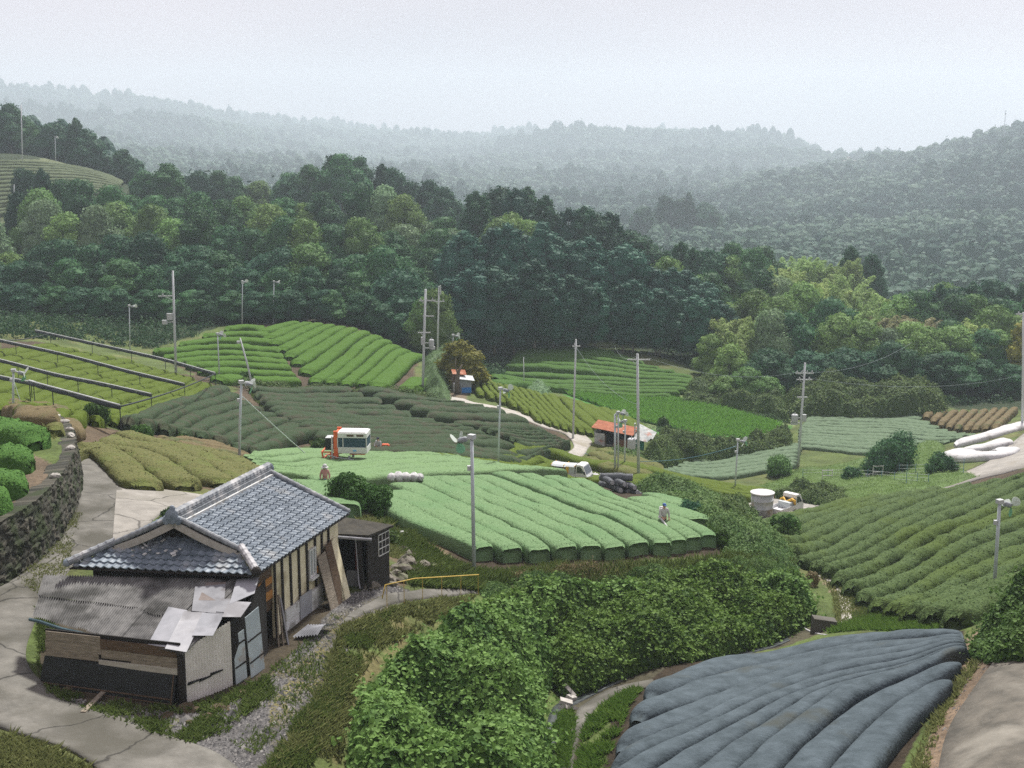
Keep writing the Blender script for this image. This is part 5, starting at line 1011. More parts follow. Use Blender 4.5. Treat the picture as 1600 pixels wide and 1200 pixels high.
# ------------------------------------------------------------------ trucks
M_tw = mat('white_truck_paint', (.70, .71, .72), (.76, .77, .77), scale=1, rough=.3, spec=.5); M_tglass = mat('truck_glass', (.03, .04, .045), rough=.06, spec=.8); M_tyre = mat('tyre', (.015, .015, .016), rough=.9); M_rim = mat('rim', (.5, .5, .5), rough=.4, metal=.5)
M_canvas = mat('grey_canvas', (.42, .46, .47), (.52, .55, .56), scale=3, rough=.8); M_yel = mat('yellow_tarp', (.62, .36, .03), (.75, .46, .06), scale=2, rough=.6, bump=.5, bscale=6); M_red = mat('red_lamp', (.5, .02, .02), rough=.3); M_plate = mat('yellow_plate', (.75, .55, .05), rough=.5)
def truck(p, yaw, label, canopy=False):
    e = empty('pickup_truck', p, yaw, label, 'truck'); mb = MB()
    prof = [(.62, .32), (1.66, .32), (1.70, .75), (1.62, .95), (1.28, 1.72), (1.05, 1.78), (.66, 1.76), (.62, 1.0)]; k = len(prof)
    V = [(x, -.71, z) for x, z in prof]+[(x, .71, z) for x, z in prof]; V = [(x, y*(1 if z < 1 else .93), z) for x, y, z in V]
    mb.add(V, [tuple(range(k)), tuple(range(2*k-1, k-1, -1))]+[(i, k+i, k+(i+1) % k, (i+1) % k) for i in range(k)]); cab = mb.build('cab', M_tw, e)
    mb = MB(); mb.plate([(1.605, -.6, 1.02), (1.605, .6, 1.02), (1.335, .56, 1.64), (1.335, -.56, 1.64)], .012); mb.build('windscreen', M_tglass, cab)
    for s in (-1, 1):
        mb = MB(); P = [(.72, s*.70, 1.08), (1.45, s*.70, 1.08), (1.24, s*.665, 1.62), (.74, s*.665, 1.62)]; mb.plate(P[::s], .012 if s < 0 else .012); mb.build('side_window', M_tglass, cab)
        mb = MB(); mb.box((1.5, s*.86, 1.15), (.07, .12, .24)); mb.beam((1.48, s*.7, 1.08), (1.5, s*.84, 1.1), .03, .03); mb.build('mirror', M_tyre, cab)
        mb = MB(); mb.box((1.69, s*.52, .72), (.05, .24, .16)); mb.build('headlight', M_glass, cab)
        mb = MB(); mb.box((-1.70, s*.58, .50), (.04, .18, .1)); mb.build('tail_light', M_red, e)
        mb = MB(); mb.box((-.55, s*.70, .80), (2.3, .03, .28)); mb.build('side_gate', M_tw, e)
        for x in (-1.05, 1.12):
            mb = MB(); mb.lathe((x, s*.62, .28), [(.2, -.08), (.28, -.07), (.28, .07), (.2, .08)], 16, 'y'); w = mb.build('wheel', M_tyre, e, True); mb = MB(); mb.lathe((x, s*.62+s*.015, .28), [(.06, -.09), (.16, -.08), (.16, .08), (.06, .09)], 12, 'y'); mb.build('rim', M_rim, w)
    mb = MB(); mb.box((-.55, 0, .62), (2.32, 1.42, .08)); mb.box((-.5, 0, .48), (2.3, .7, .16)); mb.build('cargo_bed', M_tw, e)
    mb = MB(); mb.box((-1.70, 0, .80), (.03, 1.4, .28)); mb.build('tailgate', M_tw, e); mb = MB(); mb.box((-1.73, 0, .38), (.02, .33, .17)); mb.build('number_plate', M_plate, e); mb = MB(); mb.box((.60, 0, 1.3), (.03, 1.2, .3)); mb.build('rear_window', M_tglass, cab)
    if canopy:
        mb = MB()
        for x in (-1.66, -.5, .5):
            for s in (-1, 1): mb.beam((x, s*.69, .8), (x, s*.66, 1.62), .035, .035)
            mb.beam((x, -.66, 1.62), (x, .66, 1.62), .035, .035)
        mb.build('canopy_frame', M_yel, e); mb = MB(); t = np.linspace(-.7, .7, 7); z = [1.50, 1.62, 1.66, 1.67, 1.66, 1.62, 1.50]
        xs = [-1.68, -1.1, -.5, .05, .5]; zs = [0, -.03, -.02, .01, .03]; V = [(x, a, b_+dz) for x, dz in zip(xs, zs) for a, b_ in zip(t, z)]; F = [(i*7+j, i*7+j+1, (i+1)*7+j+1, (i+1)*7+j) for i in range(4) for j in range(6)]
        mb.add(V, F); mb.build('canopy_sheet', M_canvas, e)
        for s in (-1, 1):
            mb = MB(); mb.plate([(.0, s*.715, .95), (.55, s*.715, .95), (.55, s*.70, 1.56), (.0, s*.70, 1.56)], .01); mb.build('side_curtain', M_canvas, e); mb = MB(); mb.plate([(-.28, s*.715, 1.0), (.0, s*.715, .95), (.0, s*.70, 1.56), (-.28, s*.70, 1.54)], .01); mb.build('yellow_curtain', M_yel, e)
        mb = MB(); mb.box((-.9, 0, .95), (1.4, 1.2, .5)); mb.build('dark_canopy_fill', M_black, e)  # black block standing in for the dark open inside of the canopy
    else:
        mb = MB(); mb.tube([(.35, s_, z) for s_, z in ((-.75, 1.0), (-.68, 1.32), (-.45, 1.40), (-.1, 1.18), (.2, 1.1), (.45, 1.36), (.68, 1.22), (.75, .85))], [.08, .12, .14, .12, .11, .13, .11, .05], 8); mb.build('folded_tarp', M_yel, e, True); mb = MB(); mb.box((.15, 0, .95), (.6, 1.2, .5)); mb.build('net_crate', M_canvas, e)
    return e
p1 = at(893, 754, 0, 99); truck(p1+(0, 0, .03), R(-24), 'white small truck with yellow edged canopy parked at the top of the pale green field', True)
p2 = at(1226, 806); truck(p2+(0, 0, .05), R(44), 'white small open truck with folded yellow tarp parked beside the concrete tank')
# ------------------------------------------------------------------ harvester
M_or = mat('orange_red_paint', (.62, .10, .03), (.70, .15, .05), scale=2, rough=.45); M_bnet = mat('dark_blue_net', (.02, .05, .075), (.035, .085, .12), scale=4, rough=.7)
ph = at(545, 731); hv = empty('tea_harvester', ph, R(-4), 'red and white riding tea harvester with dark blue net sides on the pale green field', 'tea harvester'); z0 = .85
def hv_box(name, m, *bx, parent=None):
    mb = MB()
    for c, d in bx: mb.box((c[0], c[1], c[2]+z0), d)
    return mb.build(name, m, parent or hv)
M_hop = mat('white_hopper', (.60, .61, .60), (.70, .70, .69), scale=2, rough=.6)
hv_box('hopper', M_hop, ((.42, 0, .62), (2.1, 1.5, .42)), ((.42, 0, 1.68), (2.1, 1.5, .34)), ((.42, 0, 1.88), (1.9, 1.3, .06)), ((.42, 0, .40), (2.0, 1.4, .05)))
hv_box('net_side', M_bnet, ((.42, -.0, 1.17), (2.05, 1.44, .70)))
hv_box('hopper_post', M_white, *[((x, y, 1.17), (.07, .07, .72)) for x in (-.6, -.22, 1.44) for y in (-.74, .74)])
hv_box('top_opening', M_wood2, ((.3, -.76, 1.68), (.5, .02, .14)), ((1.0, -.76, 1.68), (.5, .02, .14)))
hv_box('blue_label', mat('sky_blue', (.15, .42, .70), rough=.5), ((.6, -.765, .60), (.24, .02, .12)))
hv_box('frame', M_or, ((-.74, -.66, 1.0), (.30, .2, 1.95)), ((-.74, .62, 1.0), (.30, .16, 1.95)), ((-.72, 0, 1.8), (.2, 1.4, .12)), ((-.95, -.5, .75), (.35, .12, .2)), ((-.85, -.6, .2), (.3, .14, .35)), ((.75, 0, .32), (1.1, 1.2, .10)))
hv_box('engine', M_black, ((-1.28, -.1, .95), (.52, .9, .78)), ((-1.28, -.1, 1.38), (.46, .8, .08)))
hv_box('radiator_top', M_hw, ((-1.28, -.1, 1.43), (.5, .86, .03)))
mb = MB()
for a, b_ in (((-1.75, -.7, .45), (-1.1, -.7, .45)), ((-1.65, -.7, -.05), (-1.1, -.7, -.08)), ((-1.75, -.7, .45), (-1.65, -.7, -.05)), ((-1.12, -.7, .45), (-1.12, -.7, -.08)), ((-1.75, .6, .45), (-1.1, .6, .45)), ((-1.65, .6, -.05), (-1.1, .6, -.05)), ((-1.75, -.7, .45), (-1.75, .6, .45)), ((-1.65, -.7, -.05), (-1.65, .6, -.05))): mb.beam(np.array(a)+(0, 0, z0), np.array(b_)+(0, 0, z0), .09, .09)
mb.build('cutter_frame', M_or, hv)
for s in (-1, 1):
    mb = MB(); mb.box((.2, s*.72, z0-.35), (.16, .14, 1.1)); mb.box((-.9, s*.72, z0-.35), (.14, .14, 1.1)); lg = mb.build('crawler_leg', M_motor, hv); mb = MB(); mb.box((-.3, s*.72, .18), (1.8, .26, .30), taper=.92); mb.build('crawler_track', M_tyre, lg)
mb = MB(); mb.tube([(-1.6, -.8, z0+.35), (-.6, -.85, z0+.1), (.6, -.95, z0-.02), (2.2, -1.15, z0-.1)], .025, 6); mb.build('hose', M_cable, hv, True)
mb = MB(); mb.tube([(-1.02, -.7, z0+1.6), (-1.02, -.72, z0-.1)], .05, 6); mb.box((-1.0, -.7, z0+.75), (.14, .14, .55)); mb.build('white_lever', M_white, hv)
# ------------------------------------------------------------------ people
M_skin = mat('skin', (.50, .30, .20), rough=.6)
def skin_mesh(name, verts, edges, rads, m, parent, sub=2):
    me = bpy.data.meshes.new(name); me.from_pydata([tuple(v) for v in verts], edges, []); o = bpy.data.objects.new(name, me); COL.objects.link(o); o.parent = parent
    md = o.modifiers.new('Skin', 'SKIN'); md.use_smooth_shade = True
    for i, r in enumerate(rads): d = me.skin_vertices[0].data[i]; d.radius = (r[0], r[1]) if isinstance(r, tuple) else (r, r); d.use_root = (i == 0)
    s = o.modifiers.new('Sub', 'SUBSURF'); s.levels = sub; s.render_levels = sub; me.materials.append(m); return o
def person(p, yaw, H_, label, shirt, pants, hat, hatm, hands=((.28, .28, 1.0), (-.28, .28, 1.0)), lean=0.0, vest=None):
    e = empty('person', p, yaw, label, 'person'); k = H_/1.7; L_ = lean
    J = {'pel': (0, 0, .93), 'waist': (0, L_*.15, 1.08), 'chest': (0, L_*.5, 1.30), 'neck': (0, L_*.85, 1.47), 'head': (0, L_+.02, 1.60), 'crown': (0, L_+.01, 1.69)}
    V = [J[n] for n in ('pel', 'waist', 'chest', 'neck', 'head', 'crown')]; E = [(0, 1), (1, 2), (2, 3), (3, 4), (4, 5)]; Rd = [(.15, .12), (.14, .11), (.165, .115), .055, (.085, .10), (.07, .08)]
    arms = []; legs = []
    for s, hd in zip((1, -1), hands):
        b_ = len(V); sh = np.array((s*.19, L_*.75, 1.40)); hd = np.array(hd, float); el = (sh+hd)/2+np.array((s*.07, -.05, -.08)); fw_ = (hd-el)/np.linalg.norm(hd-el); pm = hd+fw_*.06
        V += [sh, el, hd, pm]; E += [(2, b_), (b_, b_+1), (b_+1, b_+2), (b_+2, b_+3)]; Rd += [.065, .048, .030, (.040, .022)]; arms.append((sh, el, hd))
        for f in range(5):
            o_ = (f-2)*.019; sd = np.cross(fw_, (0, 0, 1)); sd = sd/(np.linalg.norm(sd)+1e-6); q0 = pm+fw_*(.045 if f else .0)+sd*o_*(1 if f else 2.1); q1 = q0+fw_*((.05, .04, .05, .045, .035)[f])+np.array((0, 0, -.012)); n0 = len(V); V += [q0, q1+np.array((0, 0, -.02))]; E += [(b_+3, n0), (n0, n0+1)]; Rd += [.010, .008]
    for s in (1, -1):
        b_ = len(V); hip = np.array((s*.09, 0, .86)); kn = np.array((s*.11, .03, .48)); an = np.array((s*.12, -.02, .09)); to = np.array((s*.13, .14, .04)); V += [hip, kn, an, to]; E += [(0, b_), (b_, b_+1), (b_+1, b_+2), (b_+2, b_+3)]; Rd += [.095, .062, .042, .04]; legs.append((hip, kn, an))
    V = [np.array(v)*k for v in V]; sc = lambda r: tuple(x*k for x in r) if isinstance(r, tuple) else r*k
    skin_mesh('body', V, E, [sc(r) for r in Rd], M_skin, e, 1)
    # face: nose, eyes, mouth, ears
    hc = np.array(J['head'])*k; mb = MB(); mb.ball(hc+(0, .095*k, -.01), (.014, .02, .022), 6, 5); mb.ball(hc+(.09*k, 0, 0), (.015, .025, .035), 6, 5); mb.ball(hc+(-.09*k, 0, 0), (.015, .025, .035), 6, 5); mb.build('nose_and_ears', M_skin, e, True)
    mb = MB(); mb.ball(hc+(.033, .088*k, .025), (.012, .008, .008), 6, 4); mb.ball(hc+(-.033, .088*k, .025), (.012, .008, .008), 6, 4); mb.box(hc+(0, .094*k, -.05), (.045, .008, .008)); mb.build('face', M_post, e)
    SV = [J['pel'], J['waist'], J['chest'], (0, L_*.82, 1.43)]; SE = [(0, 1), (1, 2), (2, 3)]; SR = [(.175, .145), (.165, .135), (.185, .135), (.10, .09)]
    for (sh, el, hd) in arms: n0 = len(SV); SV += [sh, el, el*.25+hd*.75]; SE += [(2, n0), (n0, n0+1), (n0+1, n0+2)]; SR += [.082, .062, .048]
    skin_mesh('shirt', [np.array(v)*k for v in SV], SE, [sc(r) for r in SR], shirt, e, 1)
    PV = [(0, 0, .97), (0, 0, .88)]; PE = [(0, 1)]; PR = [(.165, .135), (.165, .135)]
    for (hip, kn, an) in legs: n0 = len(PV); PV += [hip, kn, an+np.array((0, 0, .03))]; PE += [(1, n0), (n0, n0+1), (n0+1, n0+2)]; PR += [.112, .082, .062]
    skin_mesh('trousers', [np.array(v)*k for v in PV], PE, [sc(r) for r in PR], pants, e, 1)
    mb = MB()
    if hat == 'bonnet': mb.ball(hc+(0, -.02, .06), (.135, .15, .14), 14, 10, .02); mb.lathe(hc+(0, .0, .03), [(.15, 0), (.22, -.03), (.21, -.045), (.14, -.01)], 16); mb.tube([hc+(0, -.1, 0), hc+(0, -.11, -.14), hc+(0, -.1, -.24)], [.13, .12, .15], 10)
    else: mb.ball(hc+(0, -.005, .065), (.105, .12, .085), 12, 8); mb.box(hc+(0, .14, .045), (.15, .11, .018), (R(-8), 0, 0))
    mb.build('bonnet' if hat == 'bonnet' else 'cap', hatm, e, True)
    if vest is not None: skin_mesh('vest', [np.array(v)*k for v in (J['pel'], J['waist'], J['chest'])], [(0, 1), (1, 2)], [sc(r) for r in ((.182, .10), (.172, .10), (.192, .10))], vest, e, 1)
    return e
M_pink = mat('pink_shirt', (.50, .25, .24), rough=.85); M_navy = mat('navy_cloth', (.02, .025, .05), rough=.85); M_skyb = mat('bright_blue_cloth', (.08, .35, .70), rough=.8); M_capb = mat('blue_cap', (.06, .12, .32), rough=.8); M_lgrey = mat('pale_grey_shirt', (.48, .47, .46), rough=.85)
q = at(508, 750, .75); person(q, R(180), 1.6, 'worker in white bonnet and pink top standing with back turned below the harvester', M_pink, M_skyb, 'bonnet', M_white, ((.24, .10, .85), (-.24, .10, .85)))
q = at(1037, 812, .8); pb = person(q, R(195), 1.68, 'man in blue cap and pale shirt carrying a blower through the pale green rows', M_lgrey, M_navy, 'cap', M_capb, ((.18, .30, 1.02), (-.24, .16, .92)), .03)
mb = MB(); mb.box((-.02, -.26, 1.22), (.34, .2, .46), taper=.85); mb.tube([(.1, -.2, 1.05), (.27, .0, .95), (.26, .35, .95), (.2, 1.0, .72), (.15, 1.5, .55)], [.06, .055, .05, .05, .07], 10); o = mb.build('backpack_blower', M_white, None, True); o.location = q; o.rotation_euler = (0, 0, R(195)); tag(o, 'backpack blower with pale tube carried by the man in the blue cap', 'blower')
mb = MB(); mb.box((-.02, -.37, 1.2), (.26, .06, .26)); mb.build('engine_cover', M_or, o)
q = at(592, 704, .6); person(q, R(160), 1.62, 'worker in white jacket and dark cap bending behind the harvester field', M_white, M_navy, 'cap', M_navy, ((.22, .32, .95), (-.2, .34, .92)), .12)
mb = MB(); mb.box((.5, 0, .98), (.45, .3, .26)); mb.box((.72, .02, .95), (.16, .24, .18)); mb.tube([(.3, 0, 1.0), (-.6, -.1, .85), (-1.2, -.2, .80)], .04, 6); o = mb.build('hedge_trimmer', M_or); o.location = q; tag(o, 'orange hand machine held by the worker in the white jacket', 'trimmer')
# ------------------------------------------------------------------ tank, rolls, bags
pt = at(1190, 806); tk = empty('water_tank', pt, 0, 'round concrete water tank with pale lid beside the open truck', 'water tank'); M_tank = mat('tank_concrete', (.30, .33, .34), (.46, .48, .48), scale=1.8, rough=.9, c3=(.24, .20, .15), c3scale=1.2, c3lo=.55)
mb = MB(); mb.lathe((0, 0, 0), [(.90, -.3), (.90, .70), (.93, .71), (.93, .76), (.91, .77), (.91, 1.35), (.94, 1.36), (.94, 1.41), (.92, 1.42), (.92, 1.95)], 36); mb.build('tank_body', M_tank, tk, True); mb = MB(); mb.lathe((0, 0, 1.95), [(.98, .0), (1.0, .03), (1.0, .10), (.5, .15), (.02, .16)], 36); mb.build('lid', M_white, tk); mb = MB(); mb.box((.90, -.2, 1.75), (.1, .2, .4)); mb.build('rust_bracket', M_rust, tk)
M_roll = mat('rolled_net', (.06, .07, .08), (.16, .17, .185), scale=9, rough=.8, bump=.5); M_rollend = mat('roll_end', (.28, .29, .30), (.45, .46, .47), scale=12, rough=.9)
def roll(p, yaw, L_, r, label):
    e = empty('net_roll', p, yaw, label, 'net roll', 'rolls of black net in a heap'); t = np.linspace(-L_/2, L_/2, 9); mb = MB(); mb.tube([(x, .03*math.sin(x*5), .03*math.cos(x*4)) for x in t], r*(1+.06*np.sin(t*9)), 12); mb.build('net', M_roll, e, True)
    for s in (-1, 1): mb = MB(); mb.lathe((s*(L_/2+.005), 0, .02), [(.02, -.02), (r*.8, -.015), (r*.8, .015), (.02, .02)], 12, 'x'); mb.build('roll_end', M_rollend, e)
for i, (u, v, r) in enumerate([(948, 752, .2), (957, 754, .2), (964, 755, .2), (972, 757, .2), (981, 760, .2), (950, 761, .2), (961, 764, .2), (972, 766, .2), (984, 768, .19), (992, 771, .18)]):
    y = float(at(965, 768)[1])+.4*(i % 2); roll(atY(u, v-2, y), R(-65+6*(i % 3)), 1.5, r, f'rolled black net with pale end, {ordinal(i % 5+1)} along the {"upper" if i < 5 else "lower"} layer of the heap')
roll(atY(963, 745, float(at(965, 768)[1])+.3), R(-5), 2.1, .25, 'long grey net roll lying across the top of the heap')
def bag(p, d, m, label, name='harvest_bag', group='white bags on the tea rows'):
    mb = MB(); mb.ball((0, 0, 0), d, 14, 9, .09); o = mb.build(name, m, None, True); o.location = p; o.rotation_euler = (0, 0, rng.uniform(-.4, .4)); return tag(o, label, 'bag', group)
for i, (u, dx) in enumerate(((612, .42), (622, .5), (634, .55), (646, .5), (656, .42))):
    q = at(u, 750, .8); bag(q+np.array((0, 0, .98)), (dx*.62, .42, (.26, .33, .30, .27, .22)[i]), M_white if i < 4 else mat('speckled_net_bag', (.1, .1, .11), (.7, .7, .7), scale=9, rough=.8), ['white harvest bag at the tree end of the row of bags', 'white harvest bag second from the round tree', 'plump white harvest bag in the middle of the row', 'white harvest bag beside the speckled net bag', 'speckled black and white net bag at the end of the row'][i])
q = at(929, 752); bag(q+np.array((0, 0, .35)), (.5, .4, .38), M_white, 'pale bag between the canopy truck and the heap of net rolls', group=None); q = at(617, 837); bag(q+np.array((0, 0, .1)), (.6, .22, .12), M_white, 'white plastic sack lying on the bank behind the annex shed', 'plastic_sack', None)
# ------------------------------------------------------------------ rusty shed and tin hut
def wbox(mb, o, x0, x1, y0, y1, z0, z1, yaw=0): mb.box((o[0]+(x0+x1)/2, o[1]+(y0+y1)/2, (z0+z1)/2), (x1-x0, y1-y0, z1-z0))
ps = at(962, 697); sh = empty('rusty_shed', ps, R(-22), 'tumbledown shed with rusty tin roof and green netting beside the pale road', 'shed')
M_patch = mat('patchy_white_wall', (.22, .25, .25), (.50, .51, .49), scale=2.2, rough=.85, c3=(.35, .12, .07), c3scale=.9, c3lo=.56); M_rroof = mat('rust_red_roof', (.22, .065, .03), (.36, .13, .065), scale=2.5, rough=.85, c3=(.5, .33, .24), c3scale=1.2, c3lo=.6, stretch=(1, 1, 1)); M_gnet = mat('green_net', (.02, .14, .09), (.04, .22, .15), scale=4, rough=.8)
mb = MB(); mb.box((-1.95, 0, .75), (.08, 2.0, 1.9)); mb.box((-1.4, -1.0, .7), (1.05, .07, 1.5)); mb.build('wall', M_patch, sh); mb = MB(); mb.box((.1, 1.0, .7), (4.0, .08, 1.7)); mb.box((.2, 0, .05), (3.2, 1.7, .1)); mb.build('rear_wall', M_dark, sh)
mb = MB()
for x in (-.8, .5, 1.9): mb.beam((x, -1.0, -.1), (x, -1.0, 1.35), .1, .1)
mb.build('post', M_wood2, sh); mb = MB(); mb.box((.9, -.3, .45), (1.3, .8, .7)); mb.box((.2, -.6, .25), (.5, .4, .4)); mb.build('stored_clutter', M_rust, sh)
mb = MB(); mb.plate([(-2.3, -1.15, 2.0), (2.15, -1.15, 1.5), (2.15, 1.1, 1.85), (-2.3, 1.1, 2.35)], .05); mb.build('roof', M_rroof, sh)
mb = MB(); mb.plate([(2.1, -1.0, -.1), (2.1, 1.6, -.1), (2.1, 1.6, 1.5), (2.1, -1.0, 1.3)], .06); mb.plate([(2.2, -1.2, -.1), (3.2, -.6, -.1), (3.2, -.6, 1.0), (2.2, -1.2, 1.15)], .05); mb.build('green_netting', M_gnet, sh)
mb = MB(); mb.plate([(1.6, 1.0, 1.75), (3.9, .0, 1.0), (3.9, 1.6, 1.4), (1.8, 2.4, 2.0)], .05); mb.plate([(2.2, -1.1, 1.2), (3.6, -.9, .9), (3.9, .2, 1.3), (2.2, .5, 1.75)], .04); mb.build('pale_sheet_roof', M_patch, sh)
pu = at(721, 614); ht = empty('tin_hut', pu, R(10), 'small tin hut with blue tarp and red patched roof beside the pale road', 'hut')
mb = MB(); mb.box((.45, 0, .8), (1.25, 1.2, 1.6)); mb.build('wall', mat('grey_tin', (.2, .23, .25), (.32, .35, .37), scale=3, rough=.7), ht); mb = MB(); mb.box((.5, -.63, .42), (1.1, .06, .62)); mb.build('blue_tarp', mat('blue_tarp', (.02, .16, .48), (.05, .26, .6), scale=4, rough=.6), ht)
mb = MB(); mb.plate([(-.3, -.9, 1.75), (1.4, -.9, 1.5), (1.4, .8, 1.75), (-.3, .8, 2.0)], .05); mb.build('roof', M_canvas, ht); mb = MB(); mb.plate([(-1.0, .0, 2.2), (.6, .0, 2.05), (.6, 1.3, 2.4), (-1.0, 1.3, 2.5)], .05); mb.build('red_roof', M_rroof, ht); mb = MB(); mb.box((-.8, -.2, .6), (.3, .8, 1.2)); mb.build('white_sheet', M_white, ht); mb = MB(); mb.box((-.4, .6, 1.0), (1.2, .8, 2.1)); mb.build('back_room', M_wood2, ht)
mb = MB(); mb.tube([(0, 0, -.3), (.05, 0, 1.6), (.2, 0, 2.6), (.6, .1, 3.4)], [.32, .26, .18, .06], 8); mb.tube([(.15, 0, 2.2), (-.15, 0, 3.2), (-.1, 0, 4.2)], [.12, .08, .03], 6); o = mb.build('dead_tree', M_bark, None, True); o.location = at(714, 616); tag(o, 'dark dead tree trunk leaning before the tin hut', 'dead tree')
# ------------------------------------------------------------------ yellow handrail
RP = [at(u, v, .9)+np.array((0, 0, .9)) for u, v in ((602, 914), (648, 904), (748, 898))]; hr = empty('handrail', RP[0]-(0, 0, .9), 0, 'yellow pipe handrail along the little concrete path', 'handrail'); M_yp = mat('yellow_pipe', (.45, .31, .06), (.53, .38, .08), scale=5, rough=.5)
mb = MB(); mb.tube([p-RP[0]+(0, 0, .9) for p in [RP[0]+(-.12, -.1, -.5), RP[0]]+RP[1:]], .024, 8); mb.build('rail', M_yp, hr, True)
for u, v in ((604, 913), (631, 908), (660, 903), (690, 902), (720, 900), (747, 898)):
    p = at(u, v, .9)+np.array((0, 0, .9)); g = H(p[0], p[1]); mb = MB(); mb.tube([np.array((p[0], p[1], g-.2))-RP[0]+(0, 0, .9), p-RP[0]+(0, 0, .9)], .014, 6); mb.build('post', M_yp, hr)
# ------------------------------------------------------------------ net frames over the lime field
M_nroll = mat('furled_black_net', (.012, .017, .022), (.045, .055, .065), scale=5, rough=.8, bump=.5)
for lb, pts in (('longest furled net bar along the far edge of the lime field', [(55, 516), (150, 537), (240, 557), (336, 583)]), ('furled net bar second from the wood over the lime field', [(-40, 522), (0, 531), (100, 553), (200, 579), (288, 600)]), ('furled net bar third from the wood over the lime field', [(-40, 553), (0, 562), (90, 585), (160, 599), (236, 616)]), ('lowest furled net bar over the lime field', [(-40, 580), (0, 588), (90, 608), (187, 634)])):
    P = np.array([at(u, v, 1.9)+np.array((0, 0, 1.9)) for u, v in pts]); P = resample(P, 60); e = empty('net_bar', P[0], 0, lb, 'net bar', 'furled net bars over the lime field'); k = np.arange(60)
    mb = MB(); mb.tube(P-P[0]-(0, 0, .14), .095+.05*np.abs(np.sin(k*.8))+.03*rng.random(60), 7); mb.build('furled_net', M_nroll, e, True); mb = MB(); mb.tube(P-P[0]+(0, 0, .05), .055, 6); mb.build('pipe', M_hw, e, True)
    for i in range(4, 60, 11): g = float(H(P[i, 0], P[i, 1])); mb = MB(); mb.tube([(P[i]-P[0])*(1, 1, 0)+(0, 0, g-.2-P[0][2]), P[i]-P[0]], .035, 5); mb.build('post', M_nroll, e)
for lb, (a, b_) in (('rolled cable joining the net bars at the lane end', ((187, 634), (336, 583))), ('cable joining the net bars at the wood end', ((0, 531), (78, 520)))):
    p, q = at(*a, 1.9)+(0, 0, 1.85), at(*b_, 1.9)+(0, 0, 1.85); cable(p, q, .25, .06, lb, M_nroll, 'net_cable', None)
# ------------------------------------------------------------------ reed garden: ladders, net fence, buckets
for i, (u, v, hpx) in enumerate(((1292, 757, 24), (1371, 753, 27))):
    p = at(u, v); h = hpx*p[1]/2000; mb = MB(); e = empty('ladder_frame', p, .1, ['pale ladder shaped frame near the leaning pole', 'pale ladder shaped frame before the dark rounded bush'][i], 'garden frame')
    for s in (-.5, .5): mb.tube([(s, 0, -.2), (s, 0, h)], .045, 6)
    mb.build('upright', M_wood if 0 else M_skirt, e)
    for z in (h*.25, h*.62, h*.97): mb = MB(); mb.tube([(-.5, -.03, z), (.5, -.03, z)], .04, 6); mb.build('rung', M_skirt, e)
def netfence(px, label, h=1.3, n=8):
    P = resample(np.array([at(u, v) for u, v in px]), n); e = empty('net_fence', P[0], 0, label, 'net fence')
    for q in P: mb = MB(); mb.tube([q-P[0]+(0, 0, -.2), q-P[0]+(0, 0, h)], .03, 5); mb.build('post', M_hose, e)
    for z in (.3, .6, .9, 1.2): mb = MB(); mb.tube(P-P[0]+(0, 0, z*h/1.3), .012, 4); mb.build('wire', M_cable, e)
netfence([(1254, 752), (1320, 752), (1400, 758), (1450, 762)], 'thin net fence on the near side of the reed garden', n=9); netfence([(1392, 748), (1440, 748), (1505, 742)], 'thin blue net fence before the dark bush by the farm road', 1.5, 8)
for u, v, lb in ((1386, 751, 'white bucket between the ladder frame and the net fence'), (1355, 752, 'pale bucket half hidden in reeds beside the ladder frame')):
    mb = MB(); mb.lathe((0, 0, 0), [(.18, 0), (.24, .45), (.26, .46), (.22, .44), (.17, .06)], 14); o = mb.build('bucket', M_white, None, True); o.location = at(u, v)+(0, 0, .25); tag(o, lb, 'bucket')
# ------------------------------------------------------------------ far building and mast
pf = atY(1326, 272, FY(790)); pf[2] = H(pf[0], pf[1]); fb = empty('far_building', pf, .1, 'pale flat roofed building on the hazy hill crest', 'building'); M_fb = mat('far_wall', (.60, .57, .54), (.68, .66, .63), scale=.2)
mb = MB(); mb.box((0, 0, 6), (19, 9, 18)); mb.box((7, -1, 4), (9, 10, 12)); mb.build('wall', M_fb, fb); mb = MB(); mb.box((-1, 0, 17), (3, 3, 7)); mb.build('roof_tower', M_fb, fb)
for x in (-4.2, -1.4, 1.4): mb = MB(); mb.box((x, -4.53, 11.5), (1.6, .08, 1.8)); mb.build('window', M_tglass, fb)
pm = atY(1568, 222, FY(745)); pm[2] = H(pm[0], pm[1]); ms = empty('radio_mast', pm, 0, 'thin lattice radio mast on the hazy hill at the frame edge', 'radio mast'); zt = (atY(1568, 172, FY(745))-pm)[2]; mb = MB()
for a in range(3): c, s = math.cos(a*2.1), math.sin(a*2.1); mb.tube([(c*1.1, s*1.1, 0), (c*.45, s*.45, zt)], [.16, .10], 5)
mb.build('lattice_leg', M_hw, ms); mb = MB(); [mb.beam((math.cos(a*2.1)*r, math.sin(a*2.1)*r, z), (math.cos((a+1)*2.1)*r*.95, math.sin((a+1)*2.1)*r*.95, z+1.5), .1, .1) for z, r in zip(np.linspace(1, zt-2, 12), np.linspace(1.05, .5, 12)) for a in range(3)]; mb.build('lattice', M_hw, ms); mb = MB(); mb.lathe((0, 0, zt*.9), [(.9, 0), (.9, 1.2)], 10); mb.build('antenna', M_hw, ms)
